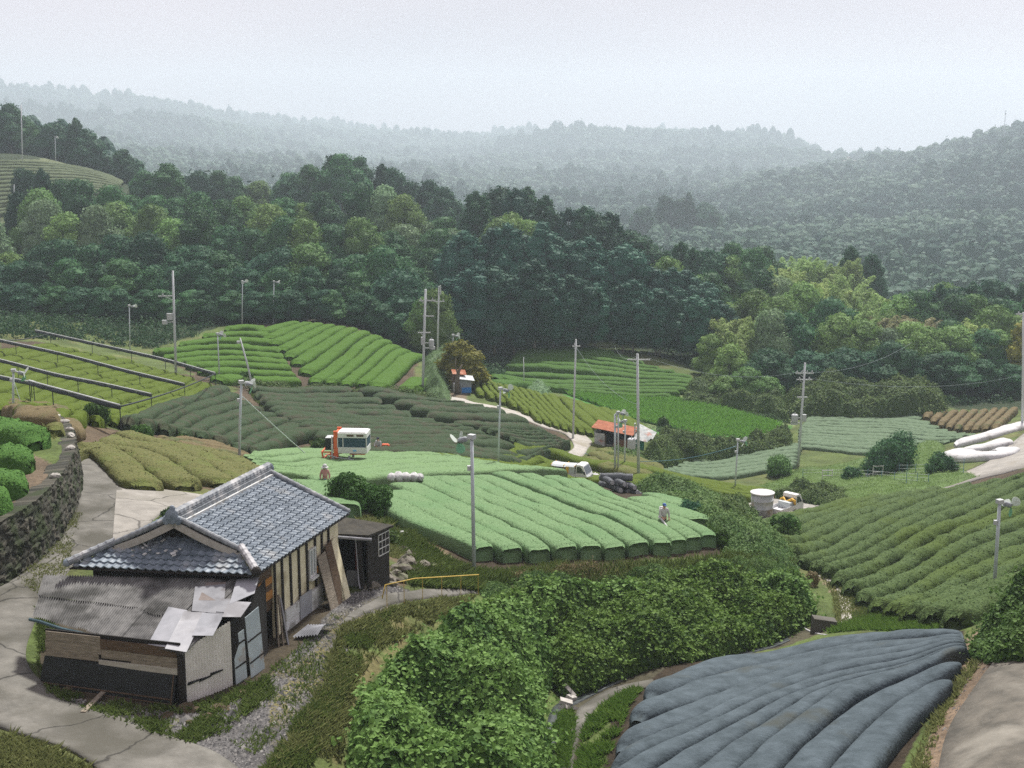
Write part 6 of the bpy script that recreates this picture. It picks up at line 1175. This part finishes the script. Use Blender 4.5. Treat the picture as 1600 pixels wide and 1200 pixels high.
# ------------------------------------------------------------------ stones and rubble
M_earth = mat('earth_mound', (.05, .038, .024), (.12, .092, .056), scale=3, rough=.95, bump=.6)
M_rock = mat('rock', (.09, .08, .06), (.20, .185, .155), scale=3, rough=.92, bump=.6, c3=(.10, .12, .05), c3scale=1.3, c3lo=.56)
def rock(u, v, r, label, flat=.6, m=None):
    me_r = np.random.default_rng(int(u*7+v)); mb = MB(); mb.ball((0, 0, 0), (r, r*.8, r*flat), 10, 7, .16); o = mb.build('boulder', m or M_rock); o.location = at(u, v)+np.array((0, 0, r*flat*.3)); o.rotation_euler = (me_r.uniform(-.3, .3), me_r.uniform(-.3, .3), me_r.uniform(0, 3)); return tag(o, label, 'boulder', 'stones around the farmhouse')
for i, (u, v, r) in enumerate(((618, 905, .45), (626, 892, .5), (636, 884, .55), (640, 872, .4), (630, 864, .4), (648, 898, .35), (662, 892, .5), (672, 889, .35), (690, 916, .32), (612, 914, .35), (600, 905, .4), (655, 906, .3), (580, 918, .4), (668, 916, .2))): rock(u, v, r, f'mossy boulder of the broken bank behind the handrail, {ordinal(i+1)} in the heap')
for i, (u, v, r) in enumerate(((296, 1110, .36), (320, 1122, .26), (345, 1110, .3), (300, 1130, .2), (262, 1118, .22), (108, 1076, .2), (375, 1087, .24))): rock(u, v, r, f'earthy stone at the foot of the lean-to, {ordinal(i+1)} from the corner post', .3, M_earth)
mb = MB(); mb.beam(at(130, 1117)+(0, 0, .08), at(163, 1086)+(0, 0, .12), .16, .05); o = mb.build('loose_plank', M_wood, loc=at(145, 1100)); tag(o, 'single plank lying on the weeds between the lane and the black panel', 'plank')
for i, (u, v, dd) in enumerate(((884, 1101, (.5, .35, .2)), (892, 1096, (.4, .3, .25)), (896, 1108, (.45, .3, .12)), (880, 1108, (.3, .3, .15)), (888, 1090, (.15, .2, .7)))):
    mb = MB(); mb.box((0, 0, 0), dd, (.2*i, .3, i)); o = mb.build('concrete_rubble', mat('rubble', (.35, .33, .30), (.5, .48, .45), scale=6, rough=.9) if i == 0 else bpy.data.materials['rubble']); o.location = at(u, v)+(0, 0, dd[2]*.45); tag(o, f'piece of pale concrete rubble beside the stream path, {ordinal(i+1)} of the heap', 'rubble', 'rubble by the stream path')
mb = MB(); mb.hexa([(-.5, -.3, -.6), (.6, -.3, -.6), (.6, .3, -.6), (-.5, .3, -.6), (-.45, -.25, .55), (.6, -.25, .4), (.6, .3, .4), (-.45, .3, .55)]); o = mb.build('culvert_block', M_conc); o.location = at(1285, 985)+(0, 0, .1); tag(o, 'grey concrete culvert block where the gully meets the track', 'culvert')
# ------------------------------------------------------------------ vines, weeds, grass (nobody could count them)
def vine_mass(name, px, h, n, leaf, mt, label, hoff=None, lump=1.8, edge=1.2, jit=.55, aspect=.8, thick=.35, seed=1, core=True, up=.3, world=None, sprig=45):
    Wd = ats(px, h*.6 if hoff is None else hoff) if world is None else world; x0, y0 = Wd[:, :2].min(0); x1, y1 = Wd[:, :2].max(0); ring = np.vstack([Wd[:, :2], Wd[:1, :2]])
    def top(x, y):
        d, _ = segdist(x, y, ring); e = np.clip(d/edge, 0, 1); e = np.sqrt(e)
        k = .08+1.05*vnoise(x, y, lump, seed)+.5*vnoise(x, y, lump*.42, seed+1)
        return H(x, y)+h*e*k
    P = np.empty((0, 2))
    while len(P) < n:
        q = np.c_[rng.uniform(x0, x1, n), rng.uniform(y0, y1, n)]; P = np.vstack([P, q[inpoly(q[:, 0], q[:, 1], Wd)]])
    P = P[:n]; x, y = P.T; z = top(x, y); e = .12
    gx = (top(x+e, y)-top(x-e, y))/(2*e); gy = (top(x, y+e)-top(x, y-e))/(2*e); N = np.c_[-gx, -gy, np.ones(n)]; N /= np.linalg.norm(N, axis=1)[:, None]
    steep = np.clip(np.hypot(gx, gy), 0, 3); dn = rng.uniform(-thick*.3, thick, n)*(.4+.6*rng.random(n)); Q = np.c_[x, y, z]+N*(.05-np.abs(dn)*.6+leaf*.4*rng.random(n))[:, None]
    Q[:, 2] += -rng.random(n)*np.minimum(steep, 1.5)*.25
    V, F = cards(Q, N+np.array((0, 0, up)), leaf, jit, aspect, .06); big = vnoise(x, y, 1.1, seed+5); t = np.clip(.1+.75*big+rng.normal(0, .2, n), 0, 1); T = np.repeat(t, 4)
    if sprig:          # stray shoots that break the outline
        ms = max(20, n//sprig); b = rng.integers(0, n, ms); dirs = N[b]*.8+rng.normal(0, .45, (ms, 3))+(0, 0, .35); dirs /= np.linalg.norm(dirs, axis=1)[:, None]; ln = rng.uniform(.25, .8, ms)*min(1, h*.6)
        f = np.linspace(.15, 1, 8)[None, :, None]; SP = Q[b][:, None]+dirs[:, None]*ln[:, None, None]*f+np.array((0, 0, -1))*(f**2)*ln[:, None, None]*.45+rng.normal(0, leaf*.45, (ms, 8, 3)); V2, F2 = cards(SP.reshape(-1, 3), np.repeat(N[b]*.4+(0, 0, .6), 8, axis=0), leaf*.85, .6, aspect, .06)
        F = np.vstack([F, F2+len(V)]); V = np.vstack([V, V2]); T = np.r_[T, np.full(len(V2), .0)+np.repeat(np.clip(rng.normal(.72, .2, ms*8), 0, 1), 4)]
    FF = [F]
    if core:
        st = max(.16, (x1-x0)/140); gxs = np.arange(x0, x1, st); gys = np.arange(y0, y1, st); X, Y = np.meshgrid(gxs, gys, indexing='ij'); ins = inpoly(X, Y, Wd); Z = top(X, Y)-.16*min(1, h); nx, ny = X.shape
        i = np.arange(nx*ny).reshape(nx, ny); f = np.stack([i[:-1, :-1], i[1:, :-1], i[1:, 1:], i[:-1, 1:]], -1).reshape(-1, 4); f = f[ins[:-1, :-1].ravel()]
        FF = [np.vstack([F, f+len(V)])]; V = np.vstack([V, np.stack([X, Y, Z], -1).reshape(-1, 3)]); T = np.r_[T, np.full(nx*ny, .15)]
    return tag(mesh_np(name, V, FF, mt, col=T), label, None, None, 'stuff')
L_kud = leafmat('kudzu_leaves', (.045, .11, .022), (.175, .30, .075), trans=.28, objr=0)
L_bank = leafmat('bank_leaves', (.03, .075, .014), (.15, .25, .05), trans=.28, objr=0)
L_weed = leafmat('weed_leaves', (.055, .125, .03), (.165, .255, .085), trans=.3, objr=0)
L_dry = leafmat('dry_weeds', (.12, .10, .045), (.27, .22, .12), trans=.2, objr=0)
L_reed = leafmat('reeds', (.10, .18, .04), (.23, .33, .11), trans=.3, objr=0)
L_hedge = leafmat('wild_hedge_leaves', (.035, .075, .018), (.13, .19, .055), trans=.25, objr=0)
vine_mass('kudzu_vines', [(548, 1110), (556, 1060), (590, 1030), (640, 985), (700, 955), (760, 945), (850, 975), (868, 1010), (852, 1050), (842, 1080), (858, 1130), (850, 1260), (560, 1260), (540, 1180)], 2.3, 34000, .19, L_kud, 'broad leaved kudzu vines heaped over the gully edge', lump=2.4, hoff=1.2, edge=1.0, seed=3)
vine_mass('kudzu_vines', [(700, 950), (760, 930), (830, 915), (960, 908), (1060, 900), (1150, 900), (1215, 903), (1262, 915), (1272, 960), (1200, 995), (1080, 1018), (960, 1050), (880, 1075), (850, 1040), (860, 980), (780, 960)], 1.5, 62000, .17, L_bank, 'leafy vines hanging over the shaded stream bank', lump=2.6, hoff=.5, edge=.9, seed=8, up=.15, thick=.9, jit=.75)
vine_mass('weeds', [(745, 908), (800, 896), (900, 890), (1000, 885), (1110, 877), (1200, 874), (1245, 888), (1235, 905), (1150, 905), (1000, 910), (860, 915), (760, 930)], .6, 22000, .11, L_weed, 'pale weeds along the top of the stream bank', lump=1.2, hoff=.4, edge=.5, seed=12, jit=.9, aspect=.4, up=-.2)
vine_mass('dry_grass', [(790, 893), (880, 880), (1000, 880), (1000, 900), (880, 908), (800, 915)], .7, 3500, .13, L_dry, 'dry straw coloured grass on the bank edge', hoff=.4, edge=.6, seed=14, jit=1.0, aspect=.2, core=False)
vine_mass('wild_shrubs', [(985, 752), (1050, 765), (1110, 778), (1160, 800), (1205, 830), (1235, 850), (1250, 880), (1190, 872), (1130, 862), (1128, 838), (1100, 815), (1070, 798), (1045, 775)], 1.2, 34000, .12, L_weed, 'weedy slope between the pale green field and the tank', lump=2.0, hoff=.6, seed=17)
vine_mass('wild_shrubs', [(1085, 775), (1150, 795), (1190, 815), (1180, 832), (1140, 822), (1100, 800)], 1.6, 9000, .13, L_hedge, 'darker shrubs below the concrete tank', lump=1.6, hoff=.8, seed=19)
vine_mass('reed_garden', [(1180, 752), (1240, 728), (1330, 716), (1400, 695), (1470, 682), (1488, 715), (1530, 735), (1500, 745), (1420, 768), (1310, 778), (1230, 768)], .7, 38000, .12, L_reed, 'bright reeds and weeds around the ladder frames', lump=2.6, hoff=.7, seed=23, jit=.8, aspect=.35)
vine_mass('wild_shrubs', [(1190, 765), (1260, 755), (1330, 762), (1330, 780), (1240, 772)], 1.4, 7000, .15, L_hedge, 'dark shrubs at the front of the reed garden', hoff=.8, seed=25)
vine_mass('wild_hedge', [(1005, 700), (1030, 672), (1080, 682), (1150, 690), (1236, 668), (1240, 690), (1150, 704), (1070, 710), (1020, 722)], 2.0, 22000, .18, L_hedge, 'wild hedge below the bright paddy', lump=2.4, hoff=1.0, seed=29)
vine_mass('tall_reeds', [(662, 560), (690, 553), (712, 570), (700, 600), (706, 618), (668, 614), (662, 590)], 1.8, 9000, .2, leafmat('pale_reeds', (.10, .17, .07), (.20, .30, .14), objr=0), 'pale arching reeds between the bright mound and the hut', lump=2.2, hoff=.9, seed=33, aspect=.3)
vine_mass('wild_hedge', [(1225, 612), (1300, 600), (1400, 605), (1480, 618), (1480, 640), (1400, 640), (1300, 640), (1235, 640)], 3.0, 16000, .28, L_hedge, 'dark hedge strip along the foot of the wood', lump=3.2, hoff=1.4, seed=37)
vine_mass('wild_hedge', [(1062, 625), (1075, 598), (1110, 588), (1160, 600), (1230, 625), (1235, 652), (1150, 632), (1090, 625)], 2.0, 12000, .22, L_hedge, 'shrubby corner between the deep green mound and the wood', lump=2.4, hoff=.9, seed=41)
vine_mass('weeds', [(820, 608), (828, 600), (860, 606), (868, 620), (845, 618)], 1.2, 1800, .2, L_pale, 'silvery grass clump at the foot of the deep green mound', hoff=.5, seed=43)
vine_mass('weeds', [(330, 596), (400, 597), (540, 606), (655, 614), (700, 622), (690, 628), (540, 612), (400, 605)], .8, 6000, .15, L_hedge, 'low dark weeds along the lane below the bright mound', hoff=.3, seed=45, core=False)
vine_mass('weeds', [(985, 668), (1060, 684), (1150, 692), (1238, 664), (1200, 650), (1130, 640), (1226, 668), (1170, 688), (1060, 680), (985, 660)], .8, 6000, .14, L_pale, 'pale grass along the paddy bank', hoff=.2, seed=47, core=False, aspect=.25)
vine_mass('weeds', [(930, 700), (1010, 705), (1030, 720), (1000, 730), (930, 712)], .6, 3500, .12, L_weed, 'weeds below the rusty shed', hoff=.3, seed=49, core=False)
vine_mass('wild_shrubs', [(1512, 985), (1540, 955), (1620, 930), (1700, 925), (1700, 990), (1600, 990), (1550, 994)], 1.7, 15000, .14, leafmat('corner_shrub', (.03, .075, .016), (.10, .18, .04), objr=0), 'dark green shrubs at the top corner of the netted rows', lump=1.8, hoff=1.0, seed=51)
vine_mass('kudzu_vines', [(750, 945), (800, 925), (870, 918), (960, 916), (1040, 918), (1030, 945), (960, 960), (880, 965), (830, 980), (790, 970)], 1.6, 16000, .2, L_kud, 'bright broad leaved vines spilling over the top of the bank', lump=2.0, hoff=1.0, edge=.9, seed=61, thick=.7)
vine_mass('kudzu_vines', [(1180, 905), (1230, 895), (1268, 915), (1275, 945), (1240, 965), (1200, 960)], 2.0, 6000, .2, L_kud, 'bright vines at the culvert end of the bank', lump=1.8, hoff=.8, edge=.8, seed=63, thick=.6)
def grass(px, n, h, mt, label, w=.022, patch=.0, seed=1, hoff=0.0, world=None, lean=.85):
    Wd = ats(px, hoff); x0, y0 = Wd[:, :2].min(0); x1, y1 = Wd[:, :2].max(0); P = np.empty((0, 2)); it = 0
    while len(P) < n and it < 60:
        it += 1; q = np.c_[rng.uniform(x0, x1, n), rng.uniform(y0, y1, n)]; k = inpoly(q[:, 0], q[:, 1], Wd)
        if patch: k &= vnoise(q[:, 0], q[:, 1], patch, seed)*.7+vnoise(q[:, 0], q[:, 1], patch*.4, seed+1)*.3 > rng.uniform(.3, .62, n)
        P = np.vstack([P, q[k]])
    P = P[:n]; n = len(P); z = H(P[:, 0], P[:, 1]); hh = h*rng.uniform(.35, 1.3, n); a = rng.uniform(0, 6.28, n); d = np.c_[np.cos(a), np.sin(a), np.zeros(n)]; s = np.c_[-d[:, 1], d[:, 0], np.zeros(n)]*(w*rng.uniform(.6, 1.6, n))[:, None]
    B = np.c_[P, z-.03]; ln = (lean*rng.uniform(.2, 1.4, n)*hh)[:, None]; M = B+d*ln*.35+np.c_[np.zeros((n, 2)), hh*.6]; Tp = B+d*ln+np.c_[np.zeros((n, 2)), hh]
    V = np.stack([B-s, B+s, M+s*.8, Tp, M-s*.8], 1).reshape(-1, 3); F = np.arange(n*5).reshape(n, 5); t = np.clip(rng.normal(.5, .25, n)+.3*(vnoise(P[:, 0], P[:, 1], 1.3, seed+3)-.5), 0, 1)
    return tag(mesh_np('grass', V, [F], mt, col=np.repeat(t, 5)), label, None, None, 'stuff')
G_green = leafmat('grass_blades', (.075, .125, .028), (.185, .24, .075), trans=.35, objr=0); G_bright = leafmat('bright_grass', (.085, .175, .03), (.19, .30, .065), trans=.35, objr=0); G_dry = leafmat('dry_grass_blades', (.13, .16, .055), (.29, .31, .13), trans=.35, objr=0)
grass([(600, 810), (700, 880), (745, 895), (880, 880), (860, 905), (740, 925), (640, 915), (650, 880), (600, 840)], 20000, .34, G_green, 'green grass on the bank below the pale green field', patch=1.5)
grass([(560, 800), (620, 830), (660, 900), (600, 900), (560, 830)], 5000, .25, G_dry, 'dry grass behind the annex shed', patch=1.2, seed=5)
grass([(530, 985), (640, 945), (745, 932), (700, 965), (600, 1010), (560, 1060), (545, 1120), (530, 1230), (400, 1230), (470, 1130), (510, 1050)], 9000, .24, G_dry, 'dry grass between the gravel yard and the kudzu', patch=.9, seed=7)
grass([(470, 1120), (515, 1060), (540, 1000), (620, 950), (560, 1040), (530, 1110), (470, 1230), (390, 1230)], 11000, .2, G_green, 'green grass verge beside the gravel yard', patch=.8, seed=9)
grass([(55, 1020), (75, 1085), (200, 1135), (300, 1165), (360, 1140), (430, 1085), (420, 1060), (290, 1112), (80, 1080)], 5000, .2, G_green, 'weeds at the foot of the lean-to', patch=.7, seed=11)
grass([(400, 1070), (520, 960), (540, 975), (470, 1120), (400, 1180), (340, 1150)], 1800, .14, G_green, 'tufts in the gravel yard', patch=.8, seed=13)
grass([(0, 1150), (110, 1190), (190, 1240), (-60, 1240)], 5000, .3, G_dry, 'rough grass below the lane', patch=.8, seed=15)
grass([(900, 1230), (912, 1150), (940, 1105), (1000, 1080), (985, 1100), (960, 1160), (935, 1230)], 9000, .26, G_bright, 'lush grass between the stream path and the netted rows', patch=.7, seed=17)
grass([(840, 1230), (862, 1150), (880, 1105), (900, 1120), (885, 1230)], 4000, .2, G_bright, 'moss and grass beside the stream', patch=.7, seed=19)
grass([(1290, 990), (1390, 956), (1512, 942), (1515, 980), (1420, 985)], 26000, .22, G_bright, 'mown bright grass above the netted rows', seed=21)
grass([(1270, 885), (1340, 890), (1395, 960), (1310, 985), (1300, 930)], 5000, .2, G_dry, 'dry grass around the dirt track', patch=.8, seed=23)
grass([(1285, 890), (1335, 905), (1375, 965), (1340, 975), (1325, 935)], 3500, .2, G_green, 'grass strip between the wheel tracks', patch=.5, seed=25)
grass([(880, 614), (960, 616), (1050, 626), (1130, 641), (1215, 664), (1222, 675), (1170, 688), (1110, 684), (1040, 668), (985, 655)], 34000, .75, leafmat('rice_blades', (.13, .30, .05), (.21, .40, .085), objr=0, trans=.4), 'young rice standing in the paddy', w=.06, seed=27, lean=.7)
grass([(0, 640), (100, 650), (120, 665), (85, 690), (60, 660)], 3000, .25, G_dry, 'dry grass by the bend of the lane', patch=1, seed=29)
grass([(20, 830), (60, 790), (85, 720), (70, 690), (100, 690), (122, 740), (100, 820), (60, 860)], 5000, .16, G_dry, 'brown grass along the rim of the stone wall', patch=.8, seed=31, hoff=1.9)
grass([(400, 600), (470, 665), (520, 700), (495, 700), (440, 665), (385, 610)], 4500, .3, G_green, 'grass gap between the dark olive rows', patch=1.5, seed=33, w=.04)
grass([(745, 915), (800, 902), (900, 892), (1000, 888), (1110, 880), (1200, 878), (1245, 888), (1150, 908), (1000, 915), (860, 920)], 7000, .6, G_green, 'tall pale weeds along the bank top', seed=71, lean=.4)
grass([(800, 903), (880, 893), (1000, 888), (1010, 905), (880, 912), (810, 915)], 1300, .6, G_dry, 'tall dry stems along the bank top', seed=73, lean=.35)
grass([(1440, 1230), (1480, 1110), (1535, 1035), (1600, 985), (1560, 985), (1505, 1050), (1455, 1120), (1410, 1230)], 2500, .18, G_dry, 'dry tufts beside the worn road', patch=.8, seed=75)
def pebbles(px, n, size, label):
    Wd = ats(px); x0, y0 = Wd[:, :2].min(0); x1, y1 = Wd[:, :2].max(0); q = np.c_[rng.uniform(x0, x1, 3*n), rng.uniform(y0, y1, 3*n)]; q = q[inpoly(q[:, 0], q[:, 1], Wd)][:n]; n = len(q)
    r = size*rng.lognormal(0, .5, n)[:, None, None]; B = np.array([(1, 0, 0), (0, 1, 0), (-1, 0, 0), (0, -1, 0), (.1, .1, .8)])[None]*r*rng.uniform(.6, 1.3, (n, 5, 1)); V = B+np.c_[q, H(q[:, 0], q[:, 1])][:, None]
    F = np.array([(0, 1, 4), (1, 2, 4), (2, 3, 4), (3, 0, 4)])[None]+5*np.arange(n)[:, None, None]
    return tag(mesh_np('gravel', V.reshape(-1, 3), [F.reshape(-1, 3)], mat('loose_gravel', (.08, .08, .082), (.34, .33, .31), tone=True, rough=.9), col=np.repeat(rng.random(n)**1.6, 5)), label, None, None, 'stuff')
pebbles([(280, 1125), (420, 1060), (540, 930), (620, 915), (660, 930), (570, 965), (520, 1060), (455, 1200), (400, 1250), (330, 1195)], 16000, .022, 'loose grey gravel of the yard')
pebbles([(60, 1080), (300, 1115), (420, 1060), (430, 1090), (300, 1160), (120, 1120)], 2500, .035, 'rubble and chips at the foot of the lean-to')
pebbles([(1425, 1230), (1470, 1110), (1530, 1020), (1600, 985), (1700, 960), (1700, 1230)], 6000, .016, 'grit on the worn road')
grass([(60, 955), (88, 935), (85, 1015), (60, 1020)], 1500, .2, G_green, 'grass strip between the lane and the lean-to', seed=77)
# ------------------------------------------------------------------ single bushes
def bush(u, v, wpx, hpx, mt, label, name='bush', cat='bush', n=None, leaf=None, lumps=14, seed=0, trunk=True):
    p = at(u, v); sc_ = p[1]/2000; w, h = wpx*sc_, hpx*sc_; e = empty(name, p-(0, 0, .1), rng.uniform(0, 6), label, cat); C = []; Rr = []
    for i in range(lumps):
        t = (i+.5)/lumps; z = .18+.68*t; env = math.sin(math.pi*min(1, .25+z*.72))**.6; a = i*2.4; rr = w/2*env*rng.uniform(.35, .72); C.append((rr*math.cos(a), rr*math.sin(a), h*z)); Rr.append(min(w, h*1.3)*rng.uniform(.19, .29))
    lf = leaf or max(.1, p[1]*.0016); nn = n or int(np.clip(2.6*w*h*6/(lf*lf), 1200, 9000))
    join_crown('crown', clump_cards(C, Rr, nn//len(C), lf, .25), ballcore(C, Rr, .78), mt, e)
    if trunk: trunk_mesh(h*.5, max(.05, h*.03), [C[2], C[5], C[8]], e, M_bark)
    return e
bush(546, 802, 76, 68, L_bush, 'round dark evergreen tree rising behind the tiled roof', 'round_tree', 'tree', 9000, .13); bush(584, 806, 58, 50, L_bush, 'lower dark evergreen dome joined to the round tree', 'round_tree', 'tree', 5500, .13)
bush(150, 664, 54, 38, L_bush, 'dark bush at the corner of the net frames'); bush(221, 686, 42, 24, L_bush, 'low dark bush below the slanting olive rows'); bush(285, 690, 18, 14, L_bush, 'tiny dark bush beside the reddish rows'); bush(499, 705, 32, 22, L_bush, 'small green bush behind the harvester engine')
bush(1035, 674, 22, 24, L_bush, 'small round tree on the paddy bank', 'round_tree', 'tree'); bush(1078, 815, 42, 36, L_dark, 'grey green round bush beside the man in the blue cap'); bush(1120, 850, 46, 30, L_bush, 'dark bush at the outer corner of the pale green field')
bush(1060, 790, 34, 26, L_light, 'yellow green bush on the weedy slope above the man in the blue cap'); bush(1392, 745, 92, 64, L_broad, 'big rounded bush in the reed garden'); bush(1470, 745, 60, 36, L_broad, 'leafy bush between the reed garden and the white covers'); bush(1330, 755, 38, 26, L_broad, 'small bush between the two ladder frames')
bush(1222, 850, 52, 52, L_light, 'bright big leaved plant at the lower corner of the olive slope', 'leafy_plant', 'plant', 2600, .28, 10); bush(596, 868, 30, 36, L_brownbush if 'L_brownbush' in globals() else L_hedge, 'rounded tea bush close to the annex window'); bush(610, 852, 34, 28, L_hedge, 'rounded tea bush on the bank behind the annex')
bush(1070, 718, 50, 34, L_hedge, 'shrub below the green netting of the shed'); bush(1268, 915, 26, 26, L_dry, 'dry brown shrub at the start of the wheel tracks'); bush(1165, 830, 50, 40, L_hedge, 'leafy shrub in front of the tank'); bush(270, 812, 46, 22, L_bush, 'bush behind the ridge end of the farmhouse')
bush(385, 600, 30, 20, L_bush, 'dark shrub at the base of the short leaning pole'); bush(1215, 745, 46, 34, L_light, 'pale leafy shrub at the edge of the reed garden'); bush(1430, 640, 30, 22, L_pale, 'pale flowering shrub at the start of the domed rows'); bush(40, 315, 40, 50, L_dark, 'dark pointed shrub below the hilltop field', leaf=.4)
# ------------------------------------------------------------------ haze
def build_haze():
    zmin = float(ZT.min())-1.5
    mb = MB(); mb.box((0, 2600, (zmin+260)/2), (7600, 5480, 260-zmin))
    m = bpy.data.materials.new('haze'); m.use_nodes = True; nt = m.node_tree; nt.nodes.remove(nt.nodes['Principled BSDF'])
    pv = nt.nodes.new('ShaderNodeVolumePrincipled'); pv.inputs['Color'].default_value = (.765, .885, .98, 1); pv.inputs['Density'].default_value = .00030; pv.inputs['Anisotropy'].default_value = .25
    nt.links.new(pv.outputs[0], nt.nodes['Material Output'].inputs['Volume'])
    tag(mb.build('haze', m), kind='stuff')
build_haze()
